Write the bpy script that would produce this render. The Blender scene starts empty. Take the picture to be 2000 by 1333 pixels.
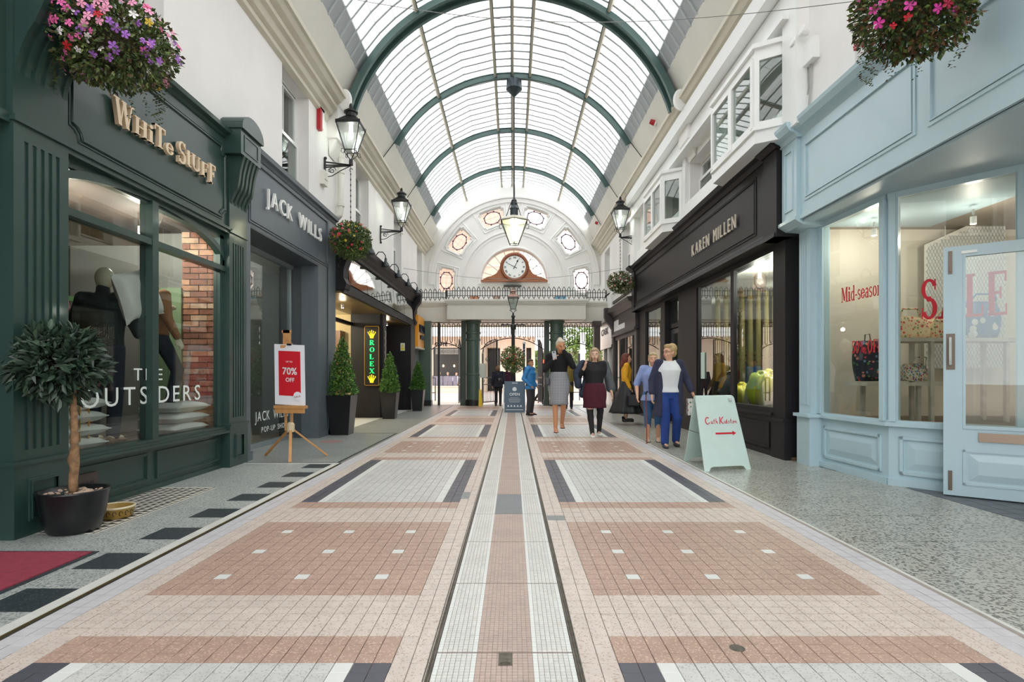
import bpy, math, random
from math import sin, cos, pi, radians, sqrt, atan2
from mathutils import Vector, Matrix
random.seed(7)
SC = bpy.context.scene
C = SC.collection
# ---------------------------------------------------------------- camera, sky, exposure
cam = bpy.data.objects.new('camera', bpy.data.cameras.new('camera')); C.objects.link(cam)
cam.location = (0, 0, 1.12); cam.rotation_euler = (pi/2, 0, 0)
cam.data.sensor_width = 36; cam.data.lens = 19.44
cam.data.shift_x = -0.0005; cam.data.shift_y = 0.03325
cam.data.clip_start = 0.05; cam.data.clip_end = 300
SC.camera = cam
world = bpy.data.worlds.new('overcast_sky'); SC.world = world; world.use_nodes = True
wn = world.node_tree.nodes['Background']
wn.inputs[0].default_value = (0.975, 0.985, 0.995, 1); wn.inputs[1].default_value = 1.0
SC.view_settings.view_transform = 'Standard'; SC.view_settings.look = 'None'
SC.view_settings.exposure = 1.82; SC.view_settings.gamma = 1.0
SC.view_settings.use_curve_mapping = False
cy = SC.cycles
cy.max_bounces = 8; cy.diffuse_bounces = 5; cy.glossy_bounces = 4; cy.transmission_bounces = 4
cy.transparent_max_bounces = 14; cy.sample_clamp_indirect = 6; cy.caustics_reflective = False; cy.caustics_refractive = False
cy.use_adaptive_sampling = True; cy.adaptive_threshold = 0.02; cy.use_denoising = True

# ---------------------------------------------------------------- helpers
def lin(h):
    h = h.lstrip('#'); o = []
    for i in (0, 2, 4):
        c = int(h[i:i+2], 16)/255
        o.append(c/12.92 if c <= 0.04045 else ((c+0.055)/1.055)**2.4)
    return (o[0], o[1], o[2], 1)
MATS = {}
def mat(name, hexc, rough=0.5, metal=0.0, var=0.0, scale=8, bump=0.0, bscale=None, spec=0.5, emit=0, coat=0, cell=0, speck=None, detail=3, hex2=None, wave=None):
    """procedural material: base colour with noise variation, optional cell (per tile) variation, specks and fine relief"""
    if name in MATS: return MATS[name]
    m = bpy.data.materials.new(name); m.use_nodes = True; nt = m.node_tree; N = nt.nodes; L = nt.links
    b = N['Principled BSDF']; col = lin(hexc)
    b.inputs['Base Color'].default_value = col; b.inputs['Roughness'].default_value = rough
    b.inputs['Metallic'].default_value = metal; b.inputs['Specular IOR Level'].default_value = spec
    if coat: b.inputs['Coat Weight'].default_value = coat; b.inputs['Coat Roughness'].default_value = 0.08
    geo = N.new('ShaderNodeNewGeometry'); pos = geo.outputs['Position']
    out = None
    if var or hex2:
        n = N.new('ShaderNodeTexNoise'); n.inputs['Scale'].default_value = scale; n.inputs['Detail'].default_value = detail
        L.new(pos, n.inputs['Vector'])
        mx = N.new('ShaderNodeMix'); mx.data_type = 'RGBA'
        c2 = lin(hex2) if hex2 else tuple(min(1, c*(1-var)) for c in col[:3]) + (1,)
        c1 = col if hex2 else tuple(min(1, c*(1+var*0.6)) for c in col[:3]) + (1,)
        mx.inputs[6].default_value = c1; mx.inputs[7].default_value = c2
        r = N.new('ShaderNodeMapRange'); r.inputs[1].default_value = 0.35; r.inputs[2].default_value = 0.65
        L.new(n.outputs[0], r.inputs[0]); L.new(r.outputs[0], mx.inputs[0]); out = mx.outputs[2]
    if speck:
        sc, hx, th = speck
        n = N.new('ShaderNodeTexVoronoi'); n.inputs['Scale'].default_value = sc; L.new(pos, n.inputs['Vector'])
        sp = N.new('ShaderNodeSeparateColor'); L.new(n.outputs['Color'], sp.inputs[0])
        r = N.new('ShaderNodeMapRange'); r.inputs[1].default_value = th; r.inputs[2].default_value = th+0.05
        L.new(sp.outputs[0], r.inputs[0])
        mx = N.new('ShaderNodeMix'); mx.data_type = 'RGBA'
        if out: L.new(out, mx.inputs[6])
        else: mx.inputs[6].default_value = col
        mx.inputs[7].default_value = lin(hx); L.new(r.outputs[0], mx.inputs[0]); out = mx.outputs[2]
    if cell:
        vm = N.new('ShaderNodeVectorMath'); vm.operation = 'DIVIDE'; vm.inputs[1].default_value = (cell, cell, 50)
        L.new(pos, vm.inputs[0])
        fl = N.new('ShaderNodeVectorMath'); fl.operation = 'FLOOR'; L.new(vm.outputs[0], fl.inputs[0])
        w = N.new('ShaderNodeTexWhiteNoise'); L.new(fl.outputs[0], w.inputs['Vector'])
        r = N.new('ShaderNodeMapRange'); r.inputs[3].default_value = 0.94; r.inputs[4].default_value = 1.04
        L.new(w.outputs['Value'], r.inputs[0])
        hs = N.new('ShaderNodeHueSaturation'); L.new(r.outputs[0], hs.inputs['Value'])
        if out: L.new(out, hs.inputs['Color'])
        else: hs.inputs['Color'].default_value = col
        out = hs.outputs[0]
    if wave:
        sc, hx, axis = wave
        n = N.new('ShaderNodeTexWave'); n.inputs['Scale'].default_value = sc; n.bands_direction = axis; n.inputs['Distortion'].default_value = 4; n.inputs['Detail'].default_value = 2
        L.new(pos, n.inputs['Vector'])
        mx = N.new('ShaderNodeMix'); mx.data_type = 'RGBA'
        if out: L.new(out, mx.inputs[6])
        else: mx.inputs[6].default_value = col
        mx.inputs[7].default_value = lin(hx); L.new(n.outputs[1], mx.inputs[0]); out = mx.outputs[2]
    if out: L.new(out, b.inputs['Base Color'])
    if bump:
        n = N.new('ShaderNodeTexNoise'); n.inputs['Scale'].default_value = bscale or scale*6; L.new(pos, n.inputs['Vector'])
        bp = N.new('ShaderNodeBump'); bp.inputs['Strength'].default_value = bump; bp.inputs['Distance'].default_value = 0.01
        L.new(n.outputs[0], bp.inputs['Height']); L.new(bp.outputs[0], b.inputs['Normal'])
    if emit:
        b.inputs['Emission Color'].default_value = col; b.inputs['Emission Strength'].default_value = emit
    MATS[name] = m; return m
def glass(name, hexc='ffffff', r0=0.04, dens=0.0, milk=0.0):
    """thin clear sheet: transparent with mirror reflection growing at grazing angles, optional milky film"""
    m = bpy.data.materials.new(name); m.use_nodes = True; nt = m.node_tree; N = nt.nodes; L = nt.links
    N.remove(N['Principled BSDF'])
    out = N['Material Output']
    t = N.new('ShaderNodeBsdfTransparent'); c = lin(hexc); t.inputs[0].default_value = tuple(x*(1-dens) for x in c[:3]) + (1,)
    g = N.new('ShaderNodeBsdfGlossy'); g.inputs['Roughness'].default_value = 0.0
    lw = N.new('ShaderNodeLayerWeight'); lw.inputs[0].default_value = 0.5
    p = N.new('ShaderNodeMath'); p.operation = 'POWER'; p.inputs[1].default_value = 5; L.new(lw.outputs['Facing'], p.inputs[0])
    q = N.new('ShaderNodeMath'); q.operation = 'MULTIPLY_ADD'; q.inputs[1].default_value = 1-r0; q.inputs[2].default_value = r0; q.use_clamp = True
    L.new(p.outputs[0], q.inputs[0])
    mx = N.new('ShaderNodeMixShader'); L.new(q.outputs[0], mx.inputs[0]); L.new(g.outputs[0], mx.inputs[2])
    if milk:
        d = N.new('ShaderNodeBsdfTranslucent'); d.inputs[0].default_value = (0.95, 0.95, 0.95, 1)
        m2 = N.new('ShaderNodeMixShader'); m2.inputs[0].default_value = milk; L.new(t.outputs[0], m2.inputs[1]); L.new(d.outputs[0], m2.inputs[2])
        L.new(m2.outputs[0], mx.inputs[1])
    else: L.new(t.outputs[0], mx.inputs[1])
    L.new(mx.outputs[0], out.inputs[0]); MATS[name] = m; return m

ORG = {}
def tag(o, label=None, cat=None, group=None, kind=None):
    if label: o['label'] = label
    if cat: o['category'] = cat
    if group: o['group'] = group
    if kind: o['kind'] = kind
    return o
def thing(name, label, cat, loc=(0, 0, 0), rz=0, group=None, world=False):
    o = bpy.data.objects.new(name, None); C.objects.link(o); o.empty_display_size = 0.1
    o.location = loc; o.rotation_euler = (0, 0, rz)
    ORG[o.name] = Vector(loc) if world else Vector((0, 0, 0))
    return tag(o, label, cat, group)
def copy_tree(o, loc=None, rz=None, label=None, parent=None, group=None):
    c = o.copy(); C.objects.link(c)
    if parent: c.parent = parent
    if loc is not None: c.location = loc
    if rz is not None: c.rotation_euler = (0, 0, rz)
    if label: c['label'] = label
    if group: c['group'] = group
    for ch in list(o.children): copy_tree(ch, parent=c)
    return c

class MB:
    def __init__(s): s.v = []; s.f = []; s.m = []
    def add(s, vs, fs, mi=0):
        b = len(s.v); s.v += [tuple(p) for p in vs]
        for f in fs: s.f.append(tuple(b+i for i in f)); s.m.append(mi)
        return s
    def box(s, x0, x1, y0, y1, z0, z1, mi=0):
        if x0 > x1: x0, x1 = x1, x0
        if y0 > y1: y0, y1 = y1, y0
        if z0 > z1: z0, z1 = z1, z0
        return s.add([(x0,y0,z0),(x1,y0,z0),(x1,y1,z0),(x0,y1,z0),(x0,y0,z1),(x1,y0,z1),(x1,y1,z1),(x0,y1,z1)],
              [(0,3,2,1),(4,5,6,7),(0,1,5,4),(1,2,6,5),(2,3,7,6),(3,0,4,7)], mi)
    def obox(s, c, ax, mi=0):
        """box from centre and three half-axis vectors"""
        c = Vector(c); a, b, d = [Vector(q) for q in ax]
        vs = [c+i*a+j*b+k*d for k in (-1, 1) for (i, j) in ((-1,-1),(1,-1),(1,1),(-1,1))]
        fl = a.cross(b).dot(d) < 0
        fs = [(0,3,2,1),(4,5,6,7),(0,1,5,4),(1,2,6,5),(2,3,7,6),(3,0,4,7)]
        if fl: fs = [tuple(reversed(f)) for f in fs]
        return s.add(vs, fs, mi)
    def bar(s, p0, p1, w, h, up=(0, 0, 1), mi=0):
        p0 = Vector(p0); p1 = Vector(p1); d = (p1-p0); u = Vector(up)
        sd = d.cross(u).normalized(); uu = sd.cross(d).normalized()
        return s.obox((p0+p1)/2, (d/2, sd*w/2, uu*h/2), mi)
    def prism(s, pts, ext, mi=0):
        n = len(pts); pts = [Vector(p) for p in pts]; e = Vector(ext)
        nn = Vector((0, 0, 0))
        for i in range(n): nn += pts[i].cross(pts[(i+1) % n])
        if nn.dot(e) < 0: pts.reverse()
        vs = pts + [p+e for p in pts]
        fs = [tuple(range(n-1, -1, -1)), tuple(range(n, 2*n))] + [(i, (i+1) % n, n+(i+1) % n, n+i) for i in range(n)]
        return s.add(vs, fs, mi)
    def tube(s, pts, r, n=8, closed=False, mi=0, cap=True, flat=1.0):
        pts = [Vector(p) for p in pts]; k = len(pts)
        rs = r if isinstance(r, (list, tuple)) else [r]*k
        rings = []; prev = None
        for i, p in enumerate(pts):
            if closed: t = pts[(i+1) % k]-pts[i-1]
            else: t = pts[min(i+1, k-1)]-pts[max(i-1, 0)]
            if t.length < 1e-9: t = Vector((0, 0, 1))
            t.normalize()
            if prev is None:
                a = Vector((0, 0, 1)) if abs(t.z) < 0.9 else Vector((1, 0, 0))
                prev = (a - t*a.dot(t)).normalized()
            else:
                q = prev - t*prev.dot(t)
                prev = q.normalized() if q.length > 1e-6 else t.orthogonal().normalized()
            b = t.cross(prev)
            rings.append([p + (prev*cos(2*pi*j/n) + b*sin(2*pi*j/n)*flat)*rs[i] for j in range(n)])
        return s.loft(rings, closed, mi, cap)
    def loft(s, rings, closed=False, mi=0, cap=True):
        n = len(rings[0]); k = len(rings); vs = [p for r in rings for p in r]; fs = []
        for i in range(k if closed else k-1):
            a = i*n; b = ((i+1) % k)*n
            for j in range(n): fs.append((a+j, a+(j+1) % n, b+(j+1) % n, b+j))
        if cap and not closed: fs += [tuple(range(n-1, -1, -1)), tuple(range((k-1)*n, k*n))]
        return s.add(vs, fs, mi)
    def rings(s, rr, n=16, mi=0, cap=True):
        """stack of ellipses (z, cx, cy, rx, ry)"""
        return s.loft([[(cx+rx*cos(2*pi*j/n), cyy+ry*sin(2*pi*j/n), z) for j in range(n)] for (z, cx, cyy, rx, ry) in rr], False, mi, cap)
    def lathe(s, c, prof, n=16, mi=0):
        return s.rings([(c[2]+z, c[0], c[1], r, r) for (r, z) in prof], n, mi)
    def cyl(s, p0, p1, r0, r1=None, n=12, mi=0):
        return s.tube([p0, p1], [r0, r0 if r1 is None else r1], n, mi=mi)
    def ell(s, c, r, nu=12, nv=8, mi=0):
        if not isinstance(r, (list, tuple)): r = (r, r, r)
        rr = []
        for i in range(nv+1):
            a = -pi/2+pi*i/nv; k = max(cos(a), 0.02)
            rr.append((c[2]+r[2]*sin(a), c[0], c[1], r[0]*k, r[1]*k))
        return s.rings(rr, nu, mi)
    def cap(s, p0, p1, r0, r1=None, n=10, mi=0):
        r1 = r0 if r1 is None else r1
        p0 = Vector(p0); p1 = Vector(p1); d = (p1-p0).normalized()
        P = []; R = []
        for a in (-80, -45, -15): P.append(p0+d*r0*sin(radians(a))); R.append(r0*cos(radians(a)))
        for a in (15, 45, 80): P.append(p1+d*r1*sin(radians(a))); R.append(r1*cos(radians(a)))
        return s.tube(P, R, n, mi=mi)
    def frame_x(s, x, y0, y1, z0, z1, w, d, mi=0):
        """rectangular moulding ring on a plane of constant x, thickness d towards +x"""
        s.box(x, x+d, y0, y1, z0, z0+w, mi); s.box(x, x+d, y0, y1, z1-w, z1, mi)
        s.box(x, x+d, y0, y0+w, z0+w, z1-w, mi); s.box(x, x+d, y1-w, y1, z0+w, z1-w, mi); return s
    def frame_y(s, y, x0, x1, z0, z1, w, d, mi=0):
        s.box(x0, x1, y, y+d, z0, z0+w, mi); s.box(x0, x1, y, y+d, z1-w, z1, mi)
        s.box(x0, x0+w, y, y+d, z0+w, z1-w, mi); s.box(x1-w, x1, y, y+d, z0+w, z1-w, mi); return s
    def extr_y(s, prof, y0, y1, mi=0):
        """profile of (x,z) points extruded along y"""
        return s.prism([(x, y0, z) for x, z in prof], (0, y1-y0, 0), mi)
    def xf(s, M):
        s.v = [tuple(M @ Vector(p)) for p in s.v]; return s
    def build(s, name, mats, parent=None, smooth=False, bevel=0, kind=None, label=None, remesh=0, sm=6):
        org = Vector((0, 0, 0))
        if parent is not None:
            org = ORG.get(parent.name, org)
        me = bpy.data.meshes.new(name)
        me.from_pydata([tuple(Vector(p)-org) for p in s.v] if org.length else s.v, [], s.f)
        if not isinstance(mats, (list, tuple)): mats = [mats]
        for m in mats: me.materials.append(m)
        if len(mats) > 1: me.polygons.foreach_set('material_index', s.m)
        if smooth is True: me.polygons.foreach_set('use_smooth', [True]*len(s.f))
        me.update()
        o = bpy.data.objects.new(name, me); C.objects.link(o)
        if smooth == 'auto':
            try: me.shade_auto = None
            except Exception: pass
        if parent is not None: o.parent = parent; ORG[o.name] = org
        if remesh:
            rm = o.modifiers.new('r', 'REMESH'); rm.mode = 'VOXEL'; rm.voxel_size = remesh; rm.use_smooth_shade = True
            sm_ = o.modifiers.new('s', 'SMOOTH'); sm_.factor = 0.5; sm_.iterations = sm
            dg = bpy.context.evaluated_depsgraph_get(); new = bpy.data.meshes.new_from_object(o.evaluated_get(dg))
            o.modifiers.clear(); o.data = new; new.name = name
            if not new.materials: new.materials.append(mats[0])
        if bevel:
            bv = o.modifiers.new('bevel', 'BEVEL'); bv.width = bevel; bv.segments = 2; bv.limit_method = 'ANGLE'
        if kind: o['kind'] = kind
        if label: o['label'] = label
        return o
def struct(mb, name, mats, parent=None, **k):
    return mb.build(name, mats, parent, kind='structure' if parent is None else None, **k)

# ---------------------------------------------------------------- lettering
_TC = {}
def sans(body):
    """flat outline mesh of one string in Blender's own font: verts, faces, width, height"""
    if body in _TC: return _TC[body]
    cu = bpy.data.curves.new('t', 'FONT'); cu.body = body; cu.size = 1; cu.resolution_u = 3
    o = bpy.data.objects.new('t', cu); C.objects.link(o)
    dg = bpy.context.evaluated_depsgraph_get(); me = bpy.data.meshes.new_from_object(o.evaluated_get(dg))
    vs = [tuple(v.co) for v in me.vertices]; fs = [tuple(p.vertices) for p in me.polygons]
    bpy.data.objects.remove(o); bpy.data.curves.remove(cu); bpy.data.meshes.remove(me)
    _TC[body] = (vs, fs); return _TC[body]
def _solid(vs, fs, t):
    """flat x,y faces to a slab of thickness t"""
    from collections import Counter
    n = len(vs); V = [(x, y, t) for x, y, *_ in vs] + [(x, y, 0) for x, y, *_ in vs]
    F = [f for f in fs] + [tuple(n+i for i in reversed(f)) for f in fs]
    e = Counter()
    for f in fs:
        for i in range(len(f)): e[(f[i], f[(i+1) % len(f)])] += 1
    for (a, b) in e:
        if (b, a) not in e: F.append((b, a, n+a, n+b))
    return V, F
def text_mb(body, height, width=None, depth=0.01, bold=0.0, caph=0.729):
    vs, fs = sans(body); s = height/caph
    xs = [v[0] for v in vs]; x0, x1 = min(xs), max(xs)
    sx = s if width is None else width/(x1-x0)
    vs = [((v[0]-x0)*sx, v[1]*s, 0) for v in vs]
    # orient faces towards +z
    F = []
    for f in fs:
        a = sum(vs[f[i]][0]*vs[f[(i+1) % len(f)]][1]-vs[f[(i+1) % len(f)]][0]*vs[f[i]][1] for i in range(len(f)))
        F.append(f if a > 0 else tuple(reversed(f)))
    V, F = _solid(vs, F, depth); mb = MB(); mb.add(V, F)
    if bold:
        for dx, dy in ((bold, 0), (0, bold), (bold, bold)):
            mb.add([(x+dx, y+dy, z+1e-4*(1+dx*9)) for x, y, z in V], F)
    return mb
def place(mb, o, right, up, nrm=None):
    r = Vector(right).normalized(); u = Vector(up).normalized(); n = Vector(nrm) if nrm else r.cross(u)
    M = Matrix(((r.x, u.x, n.x, o[0]), (r.y, u.y, n.y, o[1]), (r.z, u.z, n.z, o[2]), (0, 0, 0, 1)))
    return mb.xf(M)
# serif glyphs: strokes. L x0,y0,x1,y1,w (w measured sideways) / H rect x0,y0,x1,y1 / A arc cx,cy,rx,ry,a0,a1,wx,wy
S = 0.2; Tn = 0.07
def _ser(x, y, w=0.36): return ('H', x-w/2, y-(0.06 if y > 0.1 else 0), x+w/2, y+(0 if y > 0.1 else 0.06))
GL = {
 'W': (1.2, [('L', .14, 1, .36, 0, S), ('L', .36, 0, .56, 1, Tn), ('L', .56, 1, .8, 0, S), ('L', .8, 0, 1.04, 1, Tn), _ser(.12, 1), _ser(.58, 1, .3), _ser(1.05, 1, .28)]),
 'H': (.9, [('L', .2, 0, .2, 1, S), ('L', .7, 0, .7, 1, S), ('H', .2, .47, .7, .54), _ser(.2, 1), _ser(.2, 0), _ser(.7, 1), _ser(.7, 0)]),
 'i': (.44, [('L', .22, 0, .22, .66, S), _ser(.22, 0, .38), ('H', .06, .6, .22, .66), ('A', .22, .86, .06, .06, 0, 360, .1, .1)]),
 'T': (.84, [('L', .42, 0, .42, 1, S), ('H', .04, .92, .8, 1), ('H', .04, .74, .1, 1), ('H', .74, .74, .8, 1), _ser(.42, 0)]),
 'e': (.62, [('A', .31, .34, .22, .3, 20, 345, .17, .06), ('H', .12, .33, .52, .4), ('A', .31, .34, .22, .3, 0, 20, .1, .05)]),
 'S': (.68, [('A', .34, .74, .22, .22, 20, 250, .16, .07), ('A', .34, .27, .22, .23, -160, 90, .18, .07), ('L', .3, .56, .38, .44, .22), ('H', .54, .72, .59, .98), ('H', .06, .02, .11, .3)]),
 't': (.44, [('L', .2, .06, .2, .86, S), ('H', .04, .6, .38, .66), ('A', .3, .1, .1, .08, 180, 330, .1, .06)]),
 'U': (.86, [('L', .2, .28, .2, 1, S), ('L', .68, .28, .68, 1, Tn), ('A', .44, .28, .24, .25, 180, 360, .12, .08), _ser(.2, 1), _ser(.68, 1, .26)]),
 'F': (.74, [('L', .22, 0, .22, 1, S), ('H', .1, .93, .68, 1), ('H', .62, .76, .68, 1), ('H', .22, .48, .5, .55), ('H', .46, .38, .52, .64), _ser(.22, 0)]),
 'E': (.78, [('L', .22, 0, .22, 1, S), ('H', .1, .93, .7, 1), ('H', .64, .76, .7, 1), ('H', .22, .48, .52, .55), ('H', .48, .38, .54, .64), ('H', .1, 0, .72, .07), ('H', .66, 0, .72, .26)]),
 'L': (.74, [('L', .22, 0, .22, 1, S), ('H', .1, 0, .68, .07), ('H', .62, 0, .68, .28), _ser(.22, 1)]),
 'A': (.9, [('L', .12, 0, .46, 1, Tn), ('L', .46, 1, .74, 0, S), ('H', .22, .3, .66, .37), _ser(.12, 0, .28), _ser(.74, 0)]),
 'R': (.84, [('L', .22, 0, .22, 1, S), ('H', .1, .93, .44, 1), ('A', .42, .75, .2, .215, -90, 90, .16, .07), ('H', .2, .46, .44, .53), ('L', .42, .5, .7, 0, S), _ser(.22, 0), _ser(.72, 0, .26)]),
 'O': (.92, [('A', .46, .5, .3, .46, 0, 360, .2, .07)]),
 'X': (.88, [('L', .16, 1, .7, 0, S), ('L', .16, 0, .7, 1, Tn), _ser(.18, 1), _ser(.7, 0), _ser(.14, 0, .28), _ser(.72, 1, .28)]),
 'M': (1.08, [('L', .16, 0, .16, 1, Tn), ('L', .22, 1, .54, .1, S), ('L', .54, .1, .84, 1, Tn), ('L', .9, 0, .9, 1, S), _ser(.16, 0, .26), _ser(.16, 1, .28), _ser(.9, 1, .3), _ser(.9, 0)]),
 'd': (.66, [('A', .3, .32, .2, .3, 0, 360, .15, .06), ('L', .5, 0, .5, 1, .16), ('H', .36, .94, .5, 1), ('H', .5, 0, .64, .06)]),
 '-': (.4, [('H', .06, .28, .34, .38)]),
 's': (.5, [('A', .25, .49, .15, .15, 20, 250, .12, .06), ('A', .25, .17, .15, .15, -160, 90, .13, .06), ('L', .22, .38, .28, .28, .16)]),
 'a': (.58, [('A', .25, .2, .15, .17, 0, 360, .12, .06), ('L', .42, 0, .42, .46, .15), ('A', .28, .46, .14, .17, 0, 160, .13, .06), ('H', .42, 0, .56, .06)]),
 'o': (.62, [('A', .31, .33, .2, .3, 0, 360, .15, .06)]),
 'n': (.72, [('L', .18, 0, .18, .64, .15), ('L', .54, 0, .54, .44, .15), ('A', .36, .44, .18, .2, 0, 170, .13, .07), _ser(.18, 0, .3), _ser(.54, 0, .3), ('H', .06, .58, .2, .64)]),
 'u': (.7, [('L', .18, .2, .18, .64, .15), ('L', .54, 0, .54, .64, .15), ('A', .36, .2, .18, .18, 180, 360, .12, .07), ('H', .06, .58, .2, .64), ('H', .42, .58, .56, .64)]),
 'p': (.66, [('A', .36, .32, .2, .3, 0, 360, .15, .06), ('L', .16, -.28, .16, .64, .15), _ser(.16, -.28, .3)]),
 '%': (1.0, [('A', .24, .74, .14, .2, 0, 360, .1, .06), ('A', .74, .26, .14, .2, 0, 360, .1, .06), ('L', .26, 0, .72, 1, .07)]),
 '5': (.66, [('H', .16, .9, .58, 1), ('L', .17, .52, .17, 1, .08), ('A', .3, .32, .22, .28, -150, 120, .17, .08)]),
 '0': (.66, [('A', .33, .5, .2, .46, 0, 360, .15, .07)]),
 ' ': (.34, []),
}
def glyph_mb(ch, h, depth, sx=1.0):
    mb = MB(); w, st = GL[ch]
    for k, q in enumerate(st):
        dz = depth*(1+0.012*(k % 5))
        if q[0] == 'L':
            _, x0, y0, x1, y1, ww = q; P = [(x0-ww/2, y0), (x0+ww/2, y0), (x1+ww/2, y1), (x1-ww/2, y1)]
        elif q[0] == 'H':
            _, x0, y0, x1, y1 = q; P = [(x0, y0), (x1, y0), (x1, y1), (x0, y1)]
        if q[0] in 'LH':
            mb.prism([(x*h*sx, y*h, 0) for x, y in P], (0, 0, dz))
        else:
            _, cx, cyy, rx, ry, a0, a1, wx, wy = q; n = 18
            for i in range(n):
                t0 = radians(a0+(a1-a0)*i/n); t1 = radians(a0+(a1-a0)*(i+1)/n); Q = []
                for t, sg in ((t0, -1), (t0, 1), (t1, 1), (t1, -1)):
                    Q.append(((cx+(rx+sg*wx/2)*cos(t))*h*sx, (cyy+(ry+sg*wy/2)*sin(t))*h, 0))
                mb.prism(Q, (0, 0, dz))
    return mb, w*h*sx
def serif_width(s): return sum(GL[c][0] for c in s)
def serif_sign(body, o, right, up, height, width, depth, m, parent, name='letter', joined=False, sizes=None, m_side=None):
    sc = width/(serif_width(body)*height); x = 0; r = Vector(right).normalized(); u = Vector(up).normalized(); big = MB()
    for i, ch in enumerate(body):
        k = sizes[i] if sizes else 1; hh = height*k[0] if sizes else height; dy = k[1]*height if sizes else 0
        mb, w = glyph_mb(ch, hh, depth, sc*height/hh if sizes else sc)
        if mb.v:
            place(mb, Vector(o)+r*x+u*dy, r, u)
            if joined: big.add(mb.v, mb.f)
            else: mb.build(name, m, parent)
        x += w
    if joined: return big.build(name, m, parent)
def sans_sign(body, o, right, up, height, width, depth, m, parent, name='letter', bold=0.0, gap=0.25):
    """one child per letter, evenly spaced"""
    r = Vector(right).normalized(); u = Vector(up).normalized()
    ws = []
    for ch in body:
        if ch == ' ': ws.append(0.35); continue
        vs, _ = sans(ch); xs = [v[0] for v in vs]; ws.append(max(xs)-min(xs))
    tot = sum(ws)+gap*0.5*(len(body)-1); k = width/tot; x = 0
    for ch, w in zip(body, ws):
        if ch != ' ':
            mb = text_mb(ch, height, w*k, depth, bold); place(mb, Vector(o)+r*x, r, u); mb.build(name, m, parent)
        x += (w+gap*0.5)*k
def flat_text(body, o, right, up, height, width, m, parent, name='lettering', depth=0.002, bold=0.0):
    mb = text_mb(body, height, width, depth, bold); place(mb, o, right, up); return mb.build(name, m, parent)
# ---------------------------------------------------------------- materials
WHITE = mat('white_wall_paint', 'ecebe8', .6, var=.03, scale=1.5, bump=.15, bscale=30)
CREAM = mat('cream_paint', 'dddcd3', .55, var=.04, scale=1.2)
STONE = mat('cream_cornice_paint', 'd2cdbc', .5, var=.05, scale=2)
TRIMW = mat('white_gloss_paint', 'eef0ee', .3)
PANELG = mat('grey_roof_panel', 'a9aeb1', .6, var=.06, scale=2)
GREENP = mat('bottle_green_paint', '2a433e', .38, var=.06, scale=3, coat=.2)
RIBG = mat('iron_green_paint', '4f6a66', .45, var=.08, scale=3)
COLG = mat('column_green_paint', '4c6156', .4, var=.05, scale=3)
GREYP = mat('slate_grey_paint', '5c666e', .45, var=.04, scale=3)
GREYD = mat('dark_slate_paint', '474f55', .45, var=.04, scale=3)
BLACKP = mat('black_joinery_paint', '1a191d', .5, var=.08, scale=3, spec=.3)
BLUEP = mat('pale_blue_paint', 'b4cdd6', .35, var=.02, scale=2, coat=.2)
IRON = mat('black_iron', '1c1f20', .45, var=.1)
GROUT = mat('dark_grout', 'a2978e', .8)
T = 0.0735
FPINK = mat('pink_floor_tile', 'd6c9bf', .42, var=.06, scale=1.3, cell=T, speck=(160, 'b9a294', .86), bump=.05, bscale=300)
FBROWN = mat('terracotta_floor_tile', 'b49787', .42, var=.06, scale=1.5, cell=T, speck=(150, 'd0b5a2', .82), bump=.05, bscale=300)
FGREY = mat('pale_grey_floor_tile', 'd0cfcc', .42, var=.06, scale=1.3, cell=T, speck=(170, 'b0afab', .86), bump=.05, bscale=300)
FWHITE = mat('white_floor_tile', 'e2e4e0', .35, var=.02, scale=2)
FDARK = mat('charcoal_floor_tile', '565760', .42, var=.08, scale=3)
FLILAC = mat('lilac_grey_floor_tile', 'cdcbce', .42, var=.05, scale=1.3, cell=T, bump=.05, bscale=300)
MOSG = mat('grey_mosaic_tile', 'd8d8d2', .4, var=.06, scale=4, cell=.0202)
MOSB = mat('brown_mosaic_tile', 'bda79c', .42, var=.08, scale=4, cell=.0202)
MOSD = mat('slate_mosaic_tile', '7d8488', .42, var=.06, scale=4)
TERL = mat('grey_terrazzo', 'b4b8b4', .42, var=.05, scale=2, speck=(130, '7f8683', .62), bump=.04, bscale=300)
TERR = mat('speckled_terrazzo', 'b3b4ab', .3, var=.08, scale=2, speck=(75, '6d6e66', .66), coat=.15)
TERF = mat('worn_grey_terrazzo', '9ea29e', .35, var=.08, scale=2, speck=(110, '777b78', .7))
SLAB = mat('white_marble_kerb', 'd9d9d2', .4, var=.06, scale=6)
BRASS = mat('brass_strip', '8e7f55', .4, .7)
REDM = mat('red_entrance_mat', '97384b', .9, var=.15, scale=40, bump=.5, bscale=400)
RAIL = mat('dirty_steel_channel', '6c665c', .6, .4, var=.3, scale=30)
BRICKM = mat('red_brick', 'a06a50', .8, var=.35, scale=6, bump=.5, bscale=40)
SALMON = mat('salmon_brick', 'cf9a7f', .8, var=.12, scale=4)
GLASS = glass('clear_window_glass', 'f2f7f5', .07)
RGLASS = glass('roof_glass', 'fcfcfc', .05, dens=.08, milk=.1)
LGLASS = glass('lantern_glass', 'eef4f2', .06, milk=.06)
DARKROOM = mat('dim_room', '5d564d', .8, var=.2, scale=2)

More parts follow.
